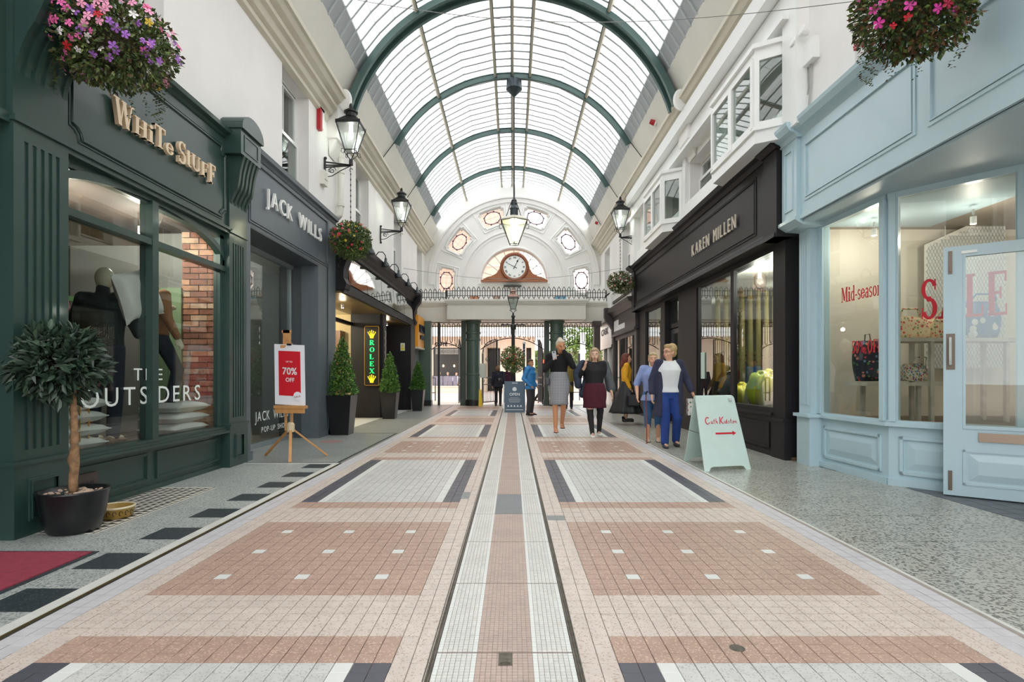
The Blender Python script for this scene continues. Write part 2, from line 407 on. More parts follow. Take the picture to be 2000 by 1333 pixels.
# ---------------------------------------------------------------- floor
fl = MB(); fl.box(-6, 7, -6, 21, -.3, -.006); floor = struct(fl, 'floor', GROUT)
def fcol(i, xrow, side):
    """tile kind for row i (counted from y=2.813) and column index on a side panel"""
    n = 19 if side < 0 else 20; r = i % 70
    if xrow < 0 or xrow >= n: return 0
    if r < 19:
        cols = (3, 9, 15) if side < 0 else (3, 9, 16)
        return 3 if (r in (3, 9, 15) and xrow in cols) else 1
    if r < 25: return 0
    if r < 28: return 1
    if r < 61:
        if xrow < 2 or xrow >= n-2: return 4
        if xrow == 2 or xrow == n-3: return 3
        return 2
    if r < 64: return 1
    return 0
FM = [FPINK, FBROWN, FGREY, FWHITE, FDARK, FLILAC]
y0 = 2.813; cells = []
J = 0.0016
for i in range(-70, 240):
    ya = y0+i*T
    if ya > 20.2 or ya < -1.5: continue
    for side in (-1, 1):
        n = 19 if side < 0 else 20; xs = -1.866 if side < 0 else .411
        # gap columns next to the drain, outer pink and lilac columns
        for c in range(-4, n+4):
            x = xs+c*T
            if side < 0:
                if c >= n+2: continue
                k = fcol(i, c, side)
                if c < -2: k = 5
            else:
                if c < -2 or c > n+3: continue
                k = fcol(i, c, side)
                if c >= n+2: k = 5
            cells.append((ya, x, k))
# brown panels: the rows counted toward the viewer reuse the same repeat
near = sorted([c for c in cells if c[0] > 2.03 and abs(c[1]) < c[0]*.94+.05], key=lambda c: c[0]*c[0]+c[1]*c[1]*.2)[:300]
nset = set((round(a, 4), round(b, 4)) for a, b, _ in near)
rng = random.Random(3)
def tile_mesh(mb, x, y, k, w=T, j=J, h=0.006):
    a = rng.uniform(-.0006, .0006)
    mb.box(x+j, x+w-j, y+j, y+w-j, -h, a, k)
prot = {}
for k in range(6):
    m = MB(); b = .0014; w = T-2*J
    m.loft([[(0,0,-.006),(w,0,-.006),(w,w,-.006),(0,w,-.006)], [(0,0,-b),(w,0,-b),(w,w,-b),(0,w,-b)], [(b,b,0),(w-b,b,0),(w-b,w-b,0),(b,w-b,0)]])
    prot[k] = m
pm = {}
for (ya, x, k) in near:
    if k not in pm:
        o = prot[k].build('tile', FM[k], floor); pm[k] = o
    else:
        o = pm[k].copy(); C.objects.link(o)
    o.location = (x+J, ya+J, rng.uniform(-.0006, .0006))
rest = MB()
for (ya, x, k) in cells:
    if (round(ya, 4), round(x, 4)) in nset: continue
    tile_mesh(rest, x, ya, k)
rest.build('tiles', FM, floor, kind='stuff')
# mosaic covers of the central duct
xs0 = -.304; cw = .0202; CY = .742
colk = ['w']+['g']*6+['w']+['b']*11+['w']+['g']*6+['w']
def cover(dark=False):
    m = MB(); m.box(0, .5454, .004, CY-.004, -.02, -.003, 4)
    ny = 36; ch = (CY-.012)/ny
    for r in range(ny):
        for c, q in enumerate(colk):
            k = {'w': 0, 'g': 1, 'b': 2}[q]
            if dark and q == 'b': k = 3
            m.box(c*cw+.0011, (c+1)*cw-.0011, .006+r*ch+.0011, .006+(r+1)*ch-.0011, -.003, rng.uniform(-.0008, 0), k)
    return m
cv = cover().build('duct_cover', [FWHITE, MOSG, MOSB, MOSD, GROUT], floor); cd = None
yy = 2.232-CY*4; first = True
while yy < 20:
    if abs(yy-(2.232+CY*3)) < .1:
        o = cover(True).build('duct_cover', [FWHITE, MOSG, MOSB, MOSD, GROUT], floor, label='duct cover with a slate grey mosaic centre')
    elif first: o = cv; first = False
    else: o = cv.copy(); C.objects.link(o)
    o.location = (xs0, yy, 0); yy += CY
for x0_, x1_ in ((-.332, -.306), (.243, .268)):
    m = MB(); m.box(x0_, x1_, -1.5, 20.2, -.02, -.004); m.box(x0_, x0_+.005, -1.5, 20.2, -.004, .002); m.box(x1_-.005, x1_, -1.5, 20.2, -.004, .002)
    m.box(x0_+.011, x0_+.014, -1.5, 20.2, -.004, .001); m.build('steel_channel', RAIL, floor)
m = MB(); m.box(-.055, -.0, 2.13, 2.225, -.004, .003); m.tube([(-.055+.0275+.02*cos(a*pi/6), 2.14, .003+.006*sin(a*pi/6)) for a in range(7)], .0025, 5); m.build('key_hole_plate', RAIL, floor)
m = MB(); m.lathe((.92, 2.265, 0), [(.0, 0), (.031, 0), (.031, .0015), (.025, .003), (.001, .003)], 18); m.build('floor_stud', RAIL, floor)
m = MB(); m.box(.272, .41, 4.26, 4.4, -.004, .0015); m.build('repair_patch', mat('grey_patch', '8b8d8e', .5, var=.1), floor)
m = MB(); m.box(-.47, -.4, 5.0, 5.28, -.004, .0015); m.build('repair_patch', MATS['grey_patch'], floor)
# kerb lines
m = MB(); m.box(2.2, 2.222, -2, 20.5, -.01, .002); m.build('white_floor_line', SLAB, floor)
for k in range(16):
    a = -1.5+k*.533*1.0; b = a+.53
    if b > 7.03: break
    m = MB(); m.box(-2.262, -2.19, a, b, -.02, .004); m.build('kerb_stone', SLAB, floor)
m = MB(); m.box(-2.19, -2.182, -1.5, 7.03, -.02, .004); m.build('brass_edging', BRASS, floor)
m = MB(); m.box(-2.181, -2.165, -1.5, 7.03, -.02, -.004); m.build('floor_gap', mat('gap_dark', '2c2b29', .8), floor)
# left footway: terrazzo with black squares
m = MB(); m.box(-4.6, -2.264, -4, 7.0, -.02, 0); m.build('terrazzo_paving', TERL, floor)
for k in range(-3, 8):
    a = 2.612+.577*k
    if a+.285 > 7: break
    m = MB(); m.box(-2.545, -2.266, a, a+.285, -.004, .0015); m.build('black_paving_square', mat('black_terrazzo', '303a3f', .4, var=.15, scale=20, speck=(150, '55605f', .9)), floor)
m = MB(); m.box(-4.7, -2.19, 7.0, 7.03, -.01, .003); m.build('cream_floor_line', SLAB, floor)
m = MB(); m.box(-4.7, -2.19, 7.035, 10.72, -.02, 0); m.build('terrazzo_paving', TERF, floor)
m = MB(); m.box(-4.7, -2.2, 7.045, 7.085, -.004, .0015); m.box(-2.245, -2.205, 7.085, 10.62, -.004, .0015); m.box(-3.6, -2.205, 10.6, 10.64, -.004, .0015); m.build('black_floor_line', mat('black_terrazzo', '303a3f', .4), floor)
m = MB(); m.box(-4.9, -2.19, 10.73, 20.6, -.02, 0); m.build('terrazzo_paving', TERF, floor)
m = MB(); m.box(-4.6, -3.4, 10.9, 14.3, -.004, .002); m.box(-4.6, -3.3, 15.0, 17.6, -.004, .002); m.build('pale_threshold', FWHITE, floor)
m = MB(); m.lathe((-3.05, 9.3, 0), [(0, 0), (.19, 0), (.19, .002), (.001, .002)], 24); m.build('red_floor_disc', mat('faded_red_inlay', 'a3807a', .5), floor)
# mosaic strip of black and white triangles before the green shop
m = MB(); m.box(-3.52, -2.94, 3.9, 5.5, -.01, .001, 0); s = .075
for r in range(7):
    for c in range(21):
        xx = -3.49+r*s; ya = 3.9+c*s
        m.prism([(xx, ya, .001), (xx+s*.92, ya+s*.46, .001), (xx, ya+s*.92, .001)], (0, 0, .001), 1)
m.box(-2.965, -2.955, 3.9, 5.5, .001, .002, 1)
m.build('triangle_mosaic', [mat('ivory_mosaic', 'd8d3c6', .4), mat('black_mosaic', '3b3a3a', .4)], floor, kind='stuff')
m = MB(); m.box(-5, -2.64, 2.2, 3.47, .0, .012); mt = m.build('entrance_mat', REDM); tag(mt, 'dark red coir mat on the footway at the left edge', 'mat')
m = MB(); m.box(-5, -2.615, 3.471, 3.5, 0, .006); m.box(-2.638, -2.61, 2.2, 3.47, 0, .006); m.build('black_floor_line', MATS['black_terrazzo'], floor)
# right footway: big terrazzo slabs
a = -2.4
while a < 20.3:
    x1 = 3.75 if a > 6.4 else 5.0
    m = MB(); m.box(2.226, x1, a+.004, a+.676, -.02, 0); m.build('terrazzo_slab', TERR, floor); a += .68
m = MB()
for i in range(26):
    for j_ in range(12):
        x = 3.9+j_*.15; ya = 1.6+i*.15
        m.box(x+.003, x+.147, ya+.003, ya+.147, -.003, .003)
m.build('dark_lobby_tiles', mat('dark_lobby_tile', '5b5f65', .45, var=.08), floor, kind='stuff')
# outdoor ground
g = MB(); g.box(-60, 60, 21, 90, -.3, -.01); g.box(-60, 60, -60, -6, -.3, -.01)
struct(g, 'street_ground', mat('pink_street_paving', 'c9b3a8', .8, var=.1, scale=3))
g = MB(); g.box(-4, 4.2, 20.4, 21.6, -.02, 0); struct(g, 'threshold_paving', mat('pale_threshold_stone', 'c8c8c2', .5))

# ---------------------------------------------------------------- glazed roof
RR = 3.418; RZ = 5.332
angs = [61.4, 55, 48, 41, 33.8, 20.7, 7.6, 0, -7.6, -20.7, -33.8, -41, -48, -55, -61.4]
def rp(a, y, d=0): t = radians(a); return Vector(((RR+d)*sin(-t), y, RZ+(RR+d)*cos(t)))
YS = [-4.7+.31*k for k in range(86)]  # glazing bar positions, last at the end wall
ceil = MB()
for sgn in (-1, 1):
    ceil.prism([(sgn*3.28, -5, 6.4), (sgn*2.98, -5, 6.97), (sgn*3.02, -5, 7.05), (sgn*3.5, -5, 6.5)], (0, 27.1, 0))
roof = struct(ceil, 'ceiling', CREAM)
cellc = []
for i in range(len(YS)-1):
    for k in range(len(angs)-1):
        a0, a1 = angs[k], angs[k+1]; cellc.append((YS[i], a0, a1))
def vis(c): return c[0] > (7.6*1080/733 if abs(c[1]) < 40 else 8.3)
big = sorted([c for c in cellc if vis(c)], key=lambda c: c[0]-abs(abs(c[1]+c[2])/2)*.03)[:300]
bs = set(big); pmesh = {}; restm = {0: MB(), 1: MB()}
for c in cellc:
    a0, a1 = c[1], c[2]; gp = 0 if max(abs(a0), abs(a1)) < 58 else 1
    am = radians((a0+a1)/2); p0 = rp(a0, 0); p1 = rp(a1, 0); L_ = (p1-p0).length
    mid = (p0+p1)/2; u = (p1-p0).normalized(); nrm = Vector((u.z, 0, -u.x))
    if c in bs:
        key = (round(a0, 2), round(a1, 2))
        if key not in pmesh:
            m = MB(); m.obox(mid+Vector((0, .155, 0)), (u*(L_/2-.004), Vector((0, .148, 0)), nrm*.004))
            o = m.build('pane' if not gp else 'grey_panel', RGLASS if not gp else PANELG, roof); pmesh[key] = o
        else:
            o = pmesh[key].copy(); C.objects.link(o)
        o.location = (0, c[0], 0)
    else:
        restm[gp].obox(mid+Vector((0, c[0]+.155, 0)), (u*(L_/2-.004), Vector((0, .148, 0)), nrm*.004))
restm[0].build('panes', RGLASS, roof, kind='stuff'); restm[1].build('grey_panels', PANELG, roof, kind='stuff')
gb = MB()
for k in range(len(angs)-1):
    p0 = rp(angs[k], 0, -.02); p1 = rp(angs[k+1], 0, -.02); gb.bar(p0, p1, .016, .04, (0, 1, 0))
    gb.v = gb.v
g0 = gb.build('glazing_bar', mat('glazing_bar_paint', 'b4bcbc', .5), roof)
for i, y in enumerate(YS):
    o = g0 if i == 0 else g0.copy()
    if i: C.objects.link(o)
    o.location = (0, y, 0)
for a in angs[1:-1]:
    p = rp(a, 0, -.07 if abs(a) in (33.8, 7.6, 0) else -.012); t = radians(a)
    u = Vector((cos(t), 0, sin(t))); n = Vector((-sin(t), 0, cos(t)))
    m = MB()
    if abs(a) in (33.8, 7.6, 0):
        m.obox(p+Vector((0, 8.8, 0)), (u*.028, Vector((0, 13.4, 0)), n*.05), 0)
        m.obox(p+Vector((0, 8.8, 0))+u*.036*(1 if a > 0 else -1), (u*.008, Vector((0, 13.4, 0)), n*.06), 1)
        m.build('purlin', [STONE, RIBG], roof)
    else:
        m.obox(p+Vector((0, 8.8, 0)), (u*.004, Vector((0, 13.4, 0)), n*.004)); m.build('glass_joint', MATS['glazing_bar_paint'], roof)
def rib(y, w=.07, h=.13, d=-.12, amax=61.4, twin=False):
    m = MB(); n = 40
    def arc(dd, yy, ww, hh):
        R = []
        for i in range(n+1):
            a = -amax+2*amax*i/n; t = radians(a)
            o_ = rp(a, yy, dd); nn = Vector((-sin(t), 0, cos(t)))
            R.append([o_-nn*hh/2+Vector((0, -ww/2, 0)), o_-nn*hh/2+Vector((0, ww/2, 0)), o_+nn*hh/2+Vector((0, ww/2, 0)), o_+nn*hh/2+Vector((0, -ww/2, 0))])
        m.loft(R)
    if twin:
        arc(d, y-.12, .035, .12); arc(d, y+.14, .035, .12); arc(d+.02, y, .26, .02)
        arc(d-.065, y-.12, .08, .02); arc(d-.065, y+.14, .08, .02)
    else:
        arc(d, y, .03, h); arc(d-h/2, y, w, .016); arc(d+h/2, y, w, .016)
    return m.build('rib', RIBG, roof)
rib(10.72, twin=True, d=-.13, amax=73)
for y in (-1.7, 1.4, 4.5, 7.6, 13.9, 17.0, 20.1): rib(y, d=-.1)
for y in (13.9, 17.0, 20.1):
    for sg in (-1, 1):
        m = MB(); m.tube([(sg*2.96, y, 6.98), (sg*3.2, y-.35, 6.42)], .011, 6); m.ell((sg*3.2, y-.35, 6.42), .03, 8, 6); m.build('tie_rod', IRON, roof)

# ---------------------------------------------------------------- side walls
def wallside(sg, name, wins, y_end=22.0):
    """upper wall at x = sg*3.5 with openings (y0,y1,z0,z1)"""
    m = MB(); xo, xi = sg*3.85, sg*3.5; ys = -5.0
    for (a, b, z0, z1) in sorted(wins):
        m.box(xi, xo, ys, a, 3.98, 6.45); m.box(xi, xo, a, b, 3.98, z0); m.box(xi, xo, a, b, z1, 6.45); ys = b
    m.box(xi, xo, ys, y_end, 3.98, 6.45); m.box(sg*3.56, xo, -5, y_end, 3.4, 3.98)
    return struct(m, name, WHITE)
LW = [(4.45+3.95*k, 5.55+3.95*k, 4.12, 5.88) for k in range(-2, 5)]
LW = [(a, min(b, 21.6), c, d) for a, b, c, d in LW]
wl = wallside(-1, 'wall_left', LW)
RW = [(-1.0, 0.1, 4.2, 5.7), (1.8, 2.9, 4.2, 5.7), (4.55, 5.65, 4.2, 5.75), (7.05, 8.7, 4.25, 5.25), (9.6, 10.9, 4.55, 5.3), (11.4, 12.95, 4.25, 5.25), (13.5, 14.6, 4.55, 5.3), (16.5, 17.6, 4.1, 5.75), (19.9, 21.0, 4.1, 5.75)]
wr = wallside(1, 'wall_right', RW)
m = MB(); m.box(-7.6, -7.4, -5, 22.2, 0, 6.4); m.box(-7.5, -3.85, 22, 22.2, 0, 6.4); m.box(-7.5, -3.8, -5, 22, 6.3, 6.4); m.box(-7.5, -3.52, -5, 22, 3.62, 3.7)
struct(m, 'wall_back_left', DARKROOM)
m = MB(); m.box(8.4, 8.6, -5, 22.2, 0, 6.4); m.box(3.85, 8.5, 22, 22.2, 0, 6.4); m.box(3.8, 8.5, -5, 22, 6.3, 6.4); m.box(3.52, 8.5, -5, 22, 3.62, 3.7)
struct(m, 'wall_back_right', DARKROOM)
NW = [0]
def sash(sg, a, b, z0, z1, dep=.16, panes=2, open_=False):
    """sash window set back in a side wall"""
    NW[0] += 1
    x = sg*(3.5+dep); t = .045*sg; m = MB(); w = .055
    def fr(y0_, y1_, q0, q1, xx):
        m.box(xx, xx+t, y0_, y1_, q0, q0+w); m.box(xx, xx+t, y0_, y1_, q1-w, q1)
        m.box(xx, xx+t, y0_, y0_+w, q0+w, q1-w); m.box(xx, xx+t, y1_-w, y1_, q0+w, q1-w)
    zm = (z0+z1)/2
    m.box(sg*3.5, sg*3.72, a-.03, b+.03, z0-.06, z0)
    fr(a, b, z0, z1, x+t); fr(a+.05, b-.05, z0+.04, zm+.03, x); fr(a+.05, b-.05, zm-.02, z1-.04, x+t)
    m.box(x+t+.005*sg, x+t+.02*sg, (a+b)/2-.012, (a+b)/2+.012, zm, z1-.05)
    o = m.build('window_%d' % NW[0], TRIMW); o['kind'] = 'structure'
    for q0, q1, xx in ((z0+.08, zm-.02, x+t*.5), (zm+.03, z1-.08, x+t*1.6)):
        g = MB(); g.box(xx-.003, xx+.003, a+.1, b-.1, q0, q1); g.build('pane', GLASS, o)
    c = MB(); c.box(sg*4.15, sg*4.17, a-.1, b+.1, z0-.1, z1+.1); c.build('blind', mat('grey_blind', '8f928c', .8, var=.1, scale=3), o)
for w_ in LW: sash(-1, *w_)
for w_ in RW:
    if w_[2] == 4.25: continue
    sash(1, *w_)
# projecting bay windows on the right
def bay(y0_, y1_):
    NW[0] += 1
    zb, zt = 4.28, 5.18; xf_ = 3.1; A = [(3.45, y0_-.22), (xf_, y0_), (xf_, y1_), (3.45, y1_+.22)]
    m = MB()
    def off(pts, d): return [(x-d if 0 < i < 3 else x, y+(-d if i < 2 else d)) for i, (x, y) in enumerate(pts)]
    for (q0, q1, d) in ((4.08, zb-.04, 0), (zb-.04, zb, .03), (zt, zt+.1, .0), (zt+.1, zt+.16, .04)):
        P = off(A, d); m.prism([(x, y, q0) for x, y in P], (0, 0, q1-q0))
    o = None
    segs = [((3.45, y0_-.22), (xf_, y0_), 1), ((xf_, y0_), (xf_, y1_), 2), ((xf_, y1_), (3.45, y1_+.22), 1)]
    panes = []
    for p, q, n in segs:
        P = Vector((p[0], p[1], 0)); Q = Vector((q[0], q[1], 0)); d = (Q-P)
        for k in range(n):
            a_ = P+d*(k/n); b_ = P+d*((k+1)/n); u = (b_-a_).normalized(); L_ = (b_-a_).length
            for e in (a_+u*.03, b_-u*.03): m.obox(e+Vector((0, 0, (zb+zt)/2)), (u*.03, u.cross(Vector((0, 0, 1)))*.035, Vector((0, 0, (zt-zb)/2))))
            for zz in (zb+.03, zt-.03): m.obox((a_+b_)/2+Vector((0, 0, zz)), (u*(L_/2-.06), u.cross(Vector((0, 0, 1)))*.03, Vector((0, 0, .03))))
            panes.append(((a_+b_)/2, u, L_))
    o = m.build('window_%d' % NW[0], TRIMW); o['kind'] = 'structure'
    for c_, u, L_ in panes:
        g = MB(); g.obox(c_+Vector((0, 0, (zb+zt)/2)), (u*(L_/2-.06), u.cross(Vector((0, 0, 1)))*.003, Vector((0, 0, (zt-zb)/2-.06)))); g.build('pane', GLASS, o)
    b2 = MB(); b2.box(3.75, 3.78, y0_-.2, y1_+.2, 4.2, 5.3); b2.box(3.2, 3.4, y0_+.1, y1_-.1, 4.285, 4.3); b2.build('blind', MATS['grey_blind'], o)
bay(7.08, 8.55); bay(11.45, 12.95)
# cornices
PROF = [(3.52, 5.86), (3.44, 5.9), (3.44, 5.97), (3.38, 6.0), (3.34, 6.08), (3.28, 6.1), (3.28, 6.17), (3.2, 6.21), (3.15, 6.28), (3.11, 6.29), (3.11, 6.37), (3.2, 6.43), (3.52, 6.43)]
n_ = 0
for sg, segs in ((-1, ((-5, 10.35), (11.05, 21.98))), (1, ((-5, 15.6), (15.62, 21.98)))):
    for a, b in segs:
        n_ += 1; m = MB(); m.extr_y([(sg*x, z) for x, z in PROF], a, b); o = struct(m, 'trim_%d' % n_, STONE)
m = MB(); m.box(3.2, 3.515, 6.5, 15.6, 5.86, 6.12); m.box(3.27, 3.52, 6.7, 15.6, 5.44, 5.5); m.box(3.36, 3.52, 6.7, 15.6, 5.5, 5.84); struct(m, 'trim_5', TRIMW)
m = MB(); m.box(3.38, 3.52, 6.7, 15.6, 4.16, 4.28); m.box(3.42, 3.52, 6.7, 15.6, 4.28, 4.5); struct(m, 'trim_6', TRIMW)
m = MB(); m.box(3.345, 3.51, 6.52, 6.86, 4.1, 5.87); m.box(3.345, 3.51, 15.2, 15.61, 4.1, 5.87); m.box(3.42, 3.52, 10.95, 11.15, 4.5, 5.5); m.box(3.42, 3.52, 9.2, 9.5, 4.5, 5.5); struct(m, 'trim_7', TRIMW)
# console and plaque where the big rib lands, both sides
for sg in (-1, 1):
    m = MB()
    m.box(sg*3.5, sg*3.3, 10.42, 10.98, 5.6, 6.4); m.box(sg*3.5, sg*3.22, 10.38, 11.02, 6.4, 6.5)
    m.prism([(sg*3.48, 10.5, 5.3), (sg*3.34, 10.5, 5.62), (sg*3.5, 10.5, 5.62)], (0, .4, 0))
    o = struct(m, 'trim_%d' % (8 if sg < 0 else 9), WHITE)
    p = MB(); p.tube([(sg*3.16+.0*t, 10.36, 6.2+.0*t) for t in (0,)]*1 + [(sg*3.16, 10.4, 6.2)], .02, 6)
    p = MB(); p.rings([(0, 0, 0, .13, .2), (.03, 0, 0, .13, .2), (.045, 0, 0, .1, .17)], 24); p.xf(Matrix.Translation((sg*3.14, 10.38, 6.28)) @ Matrix.Rotation(pi/2, 4, 'X'))
    p.build('oval_plaque', TRIMW, o)
# ---------------------------------------------------------------- end wall with fanlight and radial windows
CX, CZ, EY = .055, 4.83, 22.0
m = MB(); P = [(-3.52, 3.05), (3.52, 3.05), (3.52, 6.45), (3.05, 6.97)]
for i in range(25): a = radians(61.4-122.8*i/24); P.append((RR*sin(a), RZ+RR*cos(a)))
P += [(-3.05, 6.97), (-3.52, 6.45)]
m.prism([(x, EY, z) for x, z in P], (0, .3, 0)); endw = struct(m, 'wall_end', WHITE)
def polar(r, a): return (CX+r*cos(radians(a)), CZ+r*sin(radians(a)))
def sector(a, da, r0, r1, notch=.1):
    """notched-corner sector outline, counter-clockwise"""
    P = []; k = notch; ka = notch/2.7*57.3
    P += [(r0, a-da+ka), (r0, a), (r0, a+da-ka), (r0+k*.75, a+da-ka*.8), (r0+k, a+da), ((r0+r1)/2, a+da), (r1-k, a+da), (r1-k*.75, a+da-ka*.8), (r1, a+da-ka), (r1, a+da/3), (r1, a-da/3), (r1, a-da+ka), (r1-k*.75, a-da+ka*.8), (r1-k, a-da), ((r0+r1)/2, a-da), (r0+k, a-da), (r0+k*.75, a-da+ka*.8)]
    return [polar(r, q) for r, q in P]
WINA = [178.5, 143.5, 108.5, 71.5, 36.5, 1.5]
cut = MB()
for a in WINA: cut.prism([(x, EY-.2, z) for x, z in sector(a, 10.2, 2.37, 3.03)], (0, .8, 0))
fan = [(CX+1.33*cos(pi*i/28), CZ+1.33*sin(pi*i/28)) for i in range(29)]
cut.prism([(x, EY-.2, z) for x, z in fan], (0, .8, 0))
co = cut.build('cutter', WHITE)
bo = endw.modifiers.new('b', 'BOOLEAN'); bo.object = co; bo.operation = 'DIFFERENCE'; bo.solver = 'EXACT'
dg = bpy.context.evaluated_depsgraph_get(); nm = bpy.data.meshes.new_from_object(endw.evaluated_get(dg)); endw.modifiers.clear(); endw.data = nm
bpy.data.objects.remove(co)
LEAD = mat('dark_purple_leading', '4b3c5e', .5); LEADT = mat('thin_leading', '8d8a90', .5)
SGL = glass('tinted_leaded_glass', 'f6ece6', .06, dens=.05, milk=.15)
for a in WINA:
    NW[0] += 1
    m = MB(); O = sector(a, 11.0, 2.33, 3.07, .1); I = sector(a, 9.9, 2.39, 3.01, .1)
    m.tube([(x, EY-.02, z) for x, z in O], .028, 6, closed=True)
    m.tube([(x, EY-.01, z) for x, z in sector(a, 12.6, 2.24, 3.16, .02)], .03, 4, closed=True)
    m.tube([(x, EY+.1, z) for x, z in I], .022, 6, closed=True)
    w = m.build('window_%d' % NW[0], TRIMW); w['kind'] = 'structure'
    g = MB(); g.prism([(x, EY+.11, z) for x, z in I], (0, .006, 0)); g.build('pane', SGL, w)
    r = MB(); er = Vector((cos(radians(a)), 0, sin(radians(a)))); et = Vector((-er.z, 0, er.x)); c = Vector((CX, EY+.09, CZ))+er*2.7
    r.tube([c+er*.24*cos(t*pi/14)+et*.33*sin(t*pi/14) for t in range(28)], .017, 6, closed=True)
    for t in range(8):
        q = c+er*.26*cos(t*pi/4+.4)+et*.35*sin(t*pi/4+.4); r.ell(q, .03, 6, 4)
    r.build('leading_ring', LEAD, w)
    r = MB()
    for k in (-.3, -.1, .1, .3): r.bar(c+et*k*1.0-er*.29, c+et*k-er*-.29, .008, .006, et)
    for k in (-.2, 0, .2): r.bar(c+er*k-et*.46, c+er*k+et*.46, .008, .006, er)
    r.build('leading', LEADT, w)
NW[0] += 1
m = MB(); m.tube([(CX+1.37*cos(pi*i/32), EY-.02, CZ+1.37*sin(pi*i/32)) for i in range(33)], .05, 6)
m.box(CX-1.42, CX+1.42, EY-.06, EY+.1, CZ-.1, CZ); m.tube([(CX+1.31*cos(pi*i/32), EY+.14, CZ+1.31*sin(pi*i/32)) for i in range(33)], .035, 6)
w = m.build('window_%d' % NW[0], TRIMW); w['kind'] = 'structure'
g = MB(); g.prism([(x, EY+.15, z) for x, z in [(CX+1.31*cos(pi*i/28), CZ+1.31*sin(pi*i/28)) for i in range(29)]], (0, .006, 0)); g.build('pane', glass('fanlight_glass', 'f8f2ee', .05, milk=.1), w)
for k in range(1, 10):
    a = k*18; m = MB(); m.tube([polar(.45, a)[:1]+(EY+.13,)+polar(.45, a)[1:], polar(1.3, a)[:1]+(EY+.13,)+polar(1.3, a)[1:]], .013, 5); m.build('glazing_bar', MATS['glazing_bar_paint'], w)
m = MB()
for k in range(5):
    a = 9+18*k; x, z = polar(1.05, a); m.tube([(x+.17*cos(t*pi/10), EY+.135, z+.17*sin(t*pi/10)) for t in range(20)], .012, 5, closed=True)
    if False: m.prism([(polar(1.3, 18*k-5)[0], EY+.14, polar(1.3, 18*k-5)[1]), (polar(1.3, 18*k+5)[0], EY+.14, polar(1.3, 18*k+5)[1]), (polar(1.12, 18*k)[0], EY+.14, polar(1.12, 18*k)[1])], (0, .004, 0))
m.build('petal_tracery', MATS['glazing_bar_paint'], w)
# arched mouldings on the wall face
def arch(r, wd, dp, a0=0, a1=180, y=EY, n=40):
    m = MB(); R = []
    for i in range(n+1):
        a = a0+(a1-a0)*i/n; p = polar(r-wd/2, a); q = polar(r+wd/2, a)
        R.append([(p[0], y-dp, p[1]), (q[0], y-dp, q[1]), (q[0], y+.02, q[1]), (p[0], y+.02, p[1])])
    return m.loft(R)
for r, wd, dp in ((1.9, .06, .03), (2.0, .025, .05), (3.24, .16, .06), (3.36, .07, .1)):
    a0 = -12 if r < 3 else -2
    o = arch(r, wd, dp, a0, 180-a0).build('arch_moulding', WHITE, endw)

# clock
ck = thing('mantel_clock', 'large wooden mantel-shaped clock with white roman dial below the fanlight', 'clock', (0.08, 21.75, 4.83), world=True)
WOOD = mat('orange_varnished_wood', 'a8683c', .35, var=.15, scale=5, wave=(6, '8f5530', 'X'))
cx, cz, cyy = .08, 5.37, 21.75; m = MB()
R = [(-1.32, 4.83), (1.3, 4.83), (1.22, 4.9), (1.08, 4.98), (.9, 5.02), (.72, 5.12), (.6, 5.3), (.56, 5.5)]
P = [(cx+x, z) for x, z in R]
for i in range(13): a = radians(15+150*i/12); P.append((cx+.58*cos(a), cz+.58*sin(a)))
P += [(cx-x, z) for x, z in reversed(R[2:])]
m.prism([(x, cyy, z) for x, z in P], (0, .2, 0)); m.build('case', WOOD, ck)
m = MB(); m.box(cx-1.32, cx+1.3, cyy-.05, cyy+.22, 4.8, 4.86); m.box(cx-1.1, cx-.3, cyy-.015, cyy+.02, 4.9, 4.93); m.box(cx+.3, cx+1.1, cyy-.015, cyy+.02, 4.9, 4.93); m.build('plinth', WOOD, ck)
m = MB(); m.tube([(cx+.5*cos(t*pi/18), cyy-.02, cz+.5*sin(t*pi/18)) for t in range(36)], .065, 8, closed=True); m.build('bezel', mat('dark_varnished_wood', '84492a', .3), ck, smooth=True)
d = MB(); d.prism([(cx+.45*cos(t*pi/18), cyy-.03, cz+.45*sin(t*pi/18)) for t in range(36)], (0, .02, 0)); dial = d.build('dial', mat('dial_white', 'eef1ee', .4), ck)
BLK = mat('black_paint', '15171b', .5)
for i, s in enumerate(['XII', 'I', 'II', 'III', 'IIII', 'V', 'VI', 'VII', 'VIII', 'IX', 'X', 'XI']):
    a = radians(90-30*i); t = text_mb(s, .07, None, .003, .004); xs = [v[0] for v in t.v]; wd_ = max(xs)
    er = Vector((cos(a), 0, sin(a))); up = er; rt = Vector((sin(a), 0, -cos(a)))
    place(t, Vector((cx, cyy-.032, cz))+er*.33-rt*wd_/2, rt, up, (0, -1, 0)); t.build('numeral', BLK, dial)
def hand(a, L_, w, name):
    a = radians(a); e = Vector((sin(a), 0, cos(a))); s_ = Vector((cos(a), 0, -sin(a))); c = Vector((cx, cyy-.045, cz)); m = MB()
    m.prism([c-e*.1-s_*w, c-e*.1+s_*w, c+e*L_*.7+s_*w*.6, c+e*L_, c+e*L_*.7-s_*w*.6], (0, .006, 0))
    if L_ < .33: m.prism([c+e*(L_-.1), c+e*(L_-.06)+s_*.035, c+e*(L_+.03), c+e*(L_-.06)-s_*.035], (0, .008, 0))
    m.build(name, BLK, dial)
hand(27, .3, .014, 'hour_hand'); hand(-62, .38, .011, 'minute_hand')

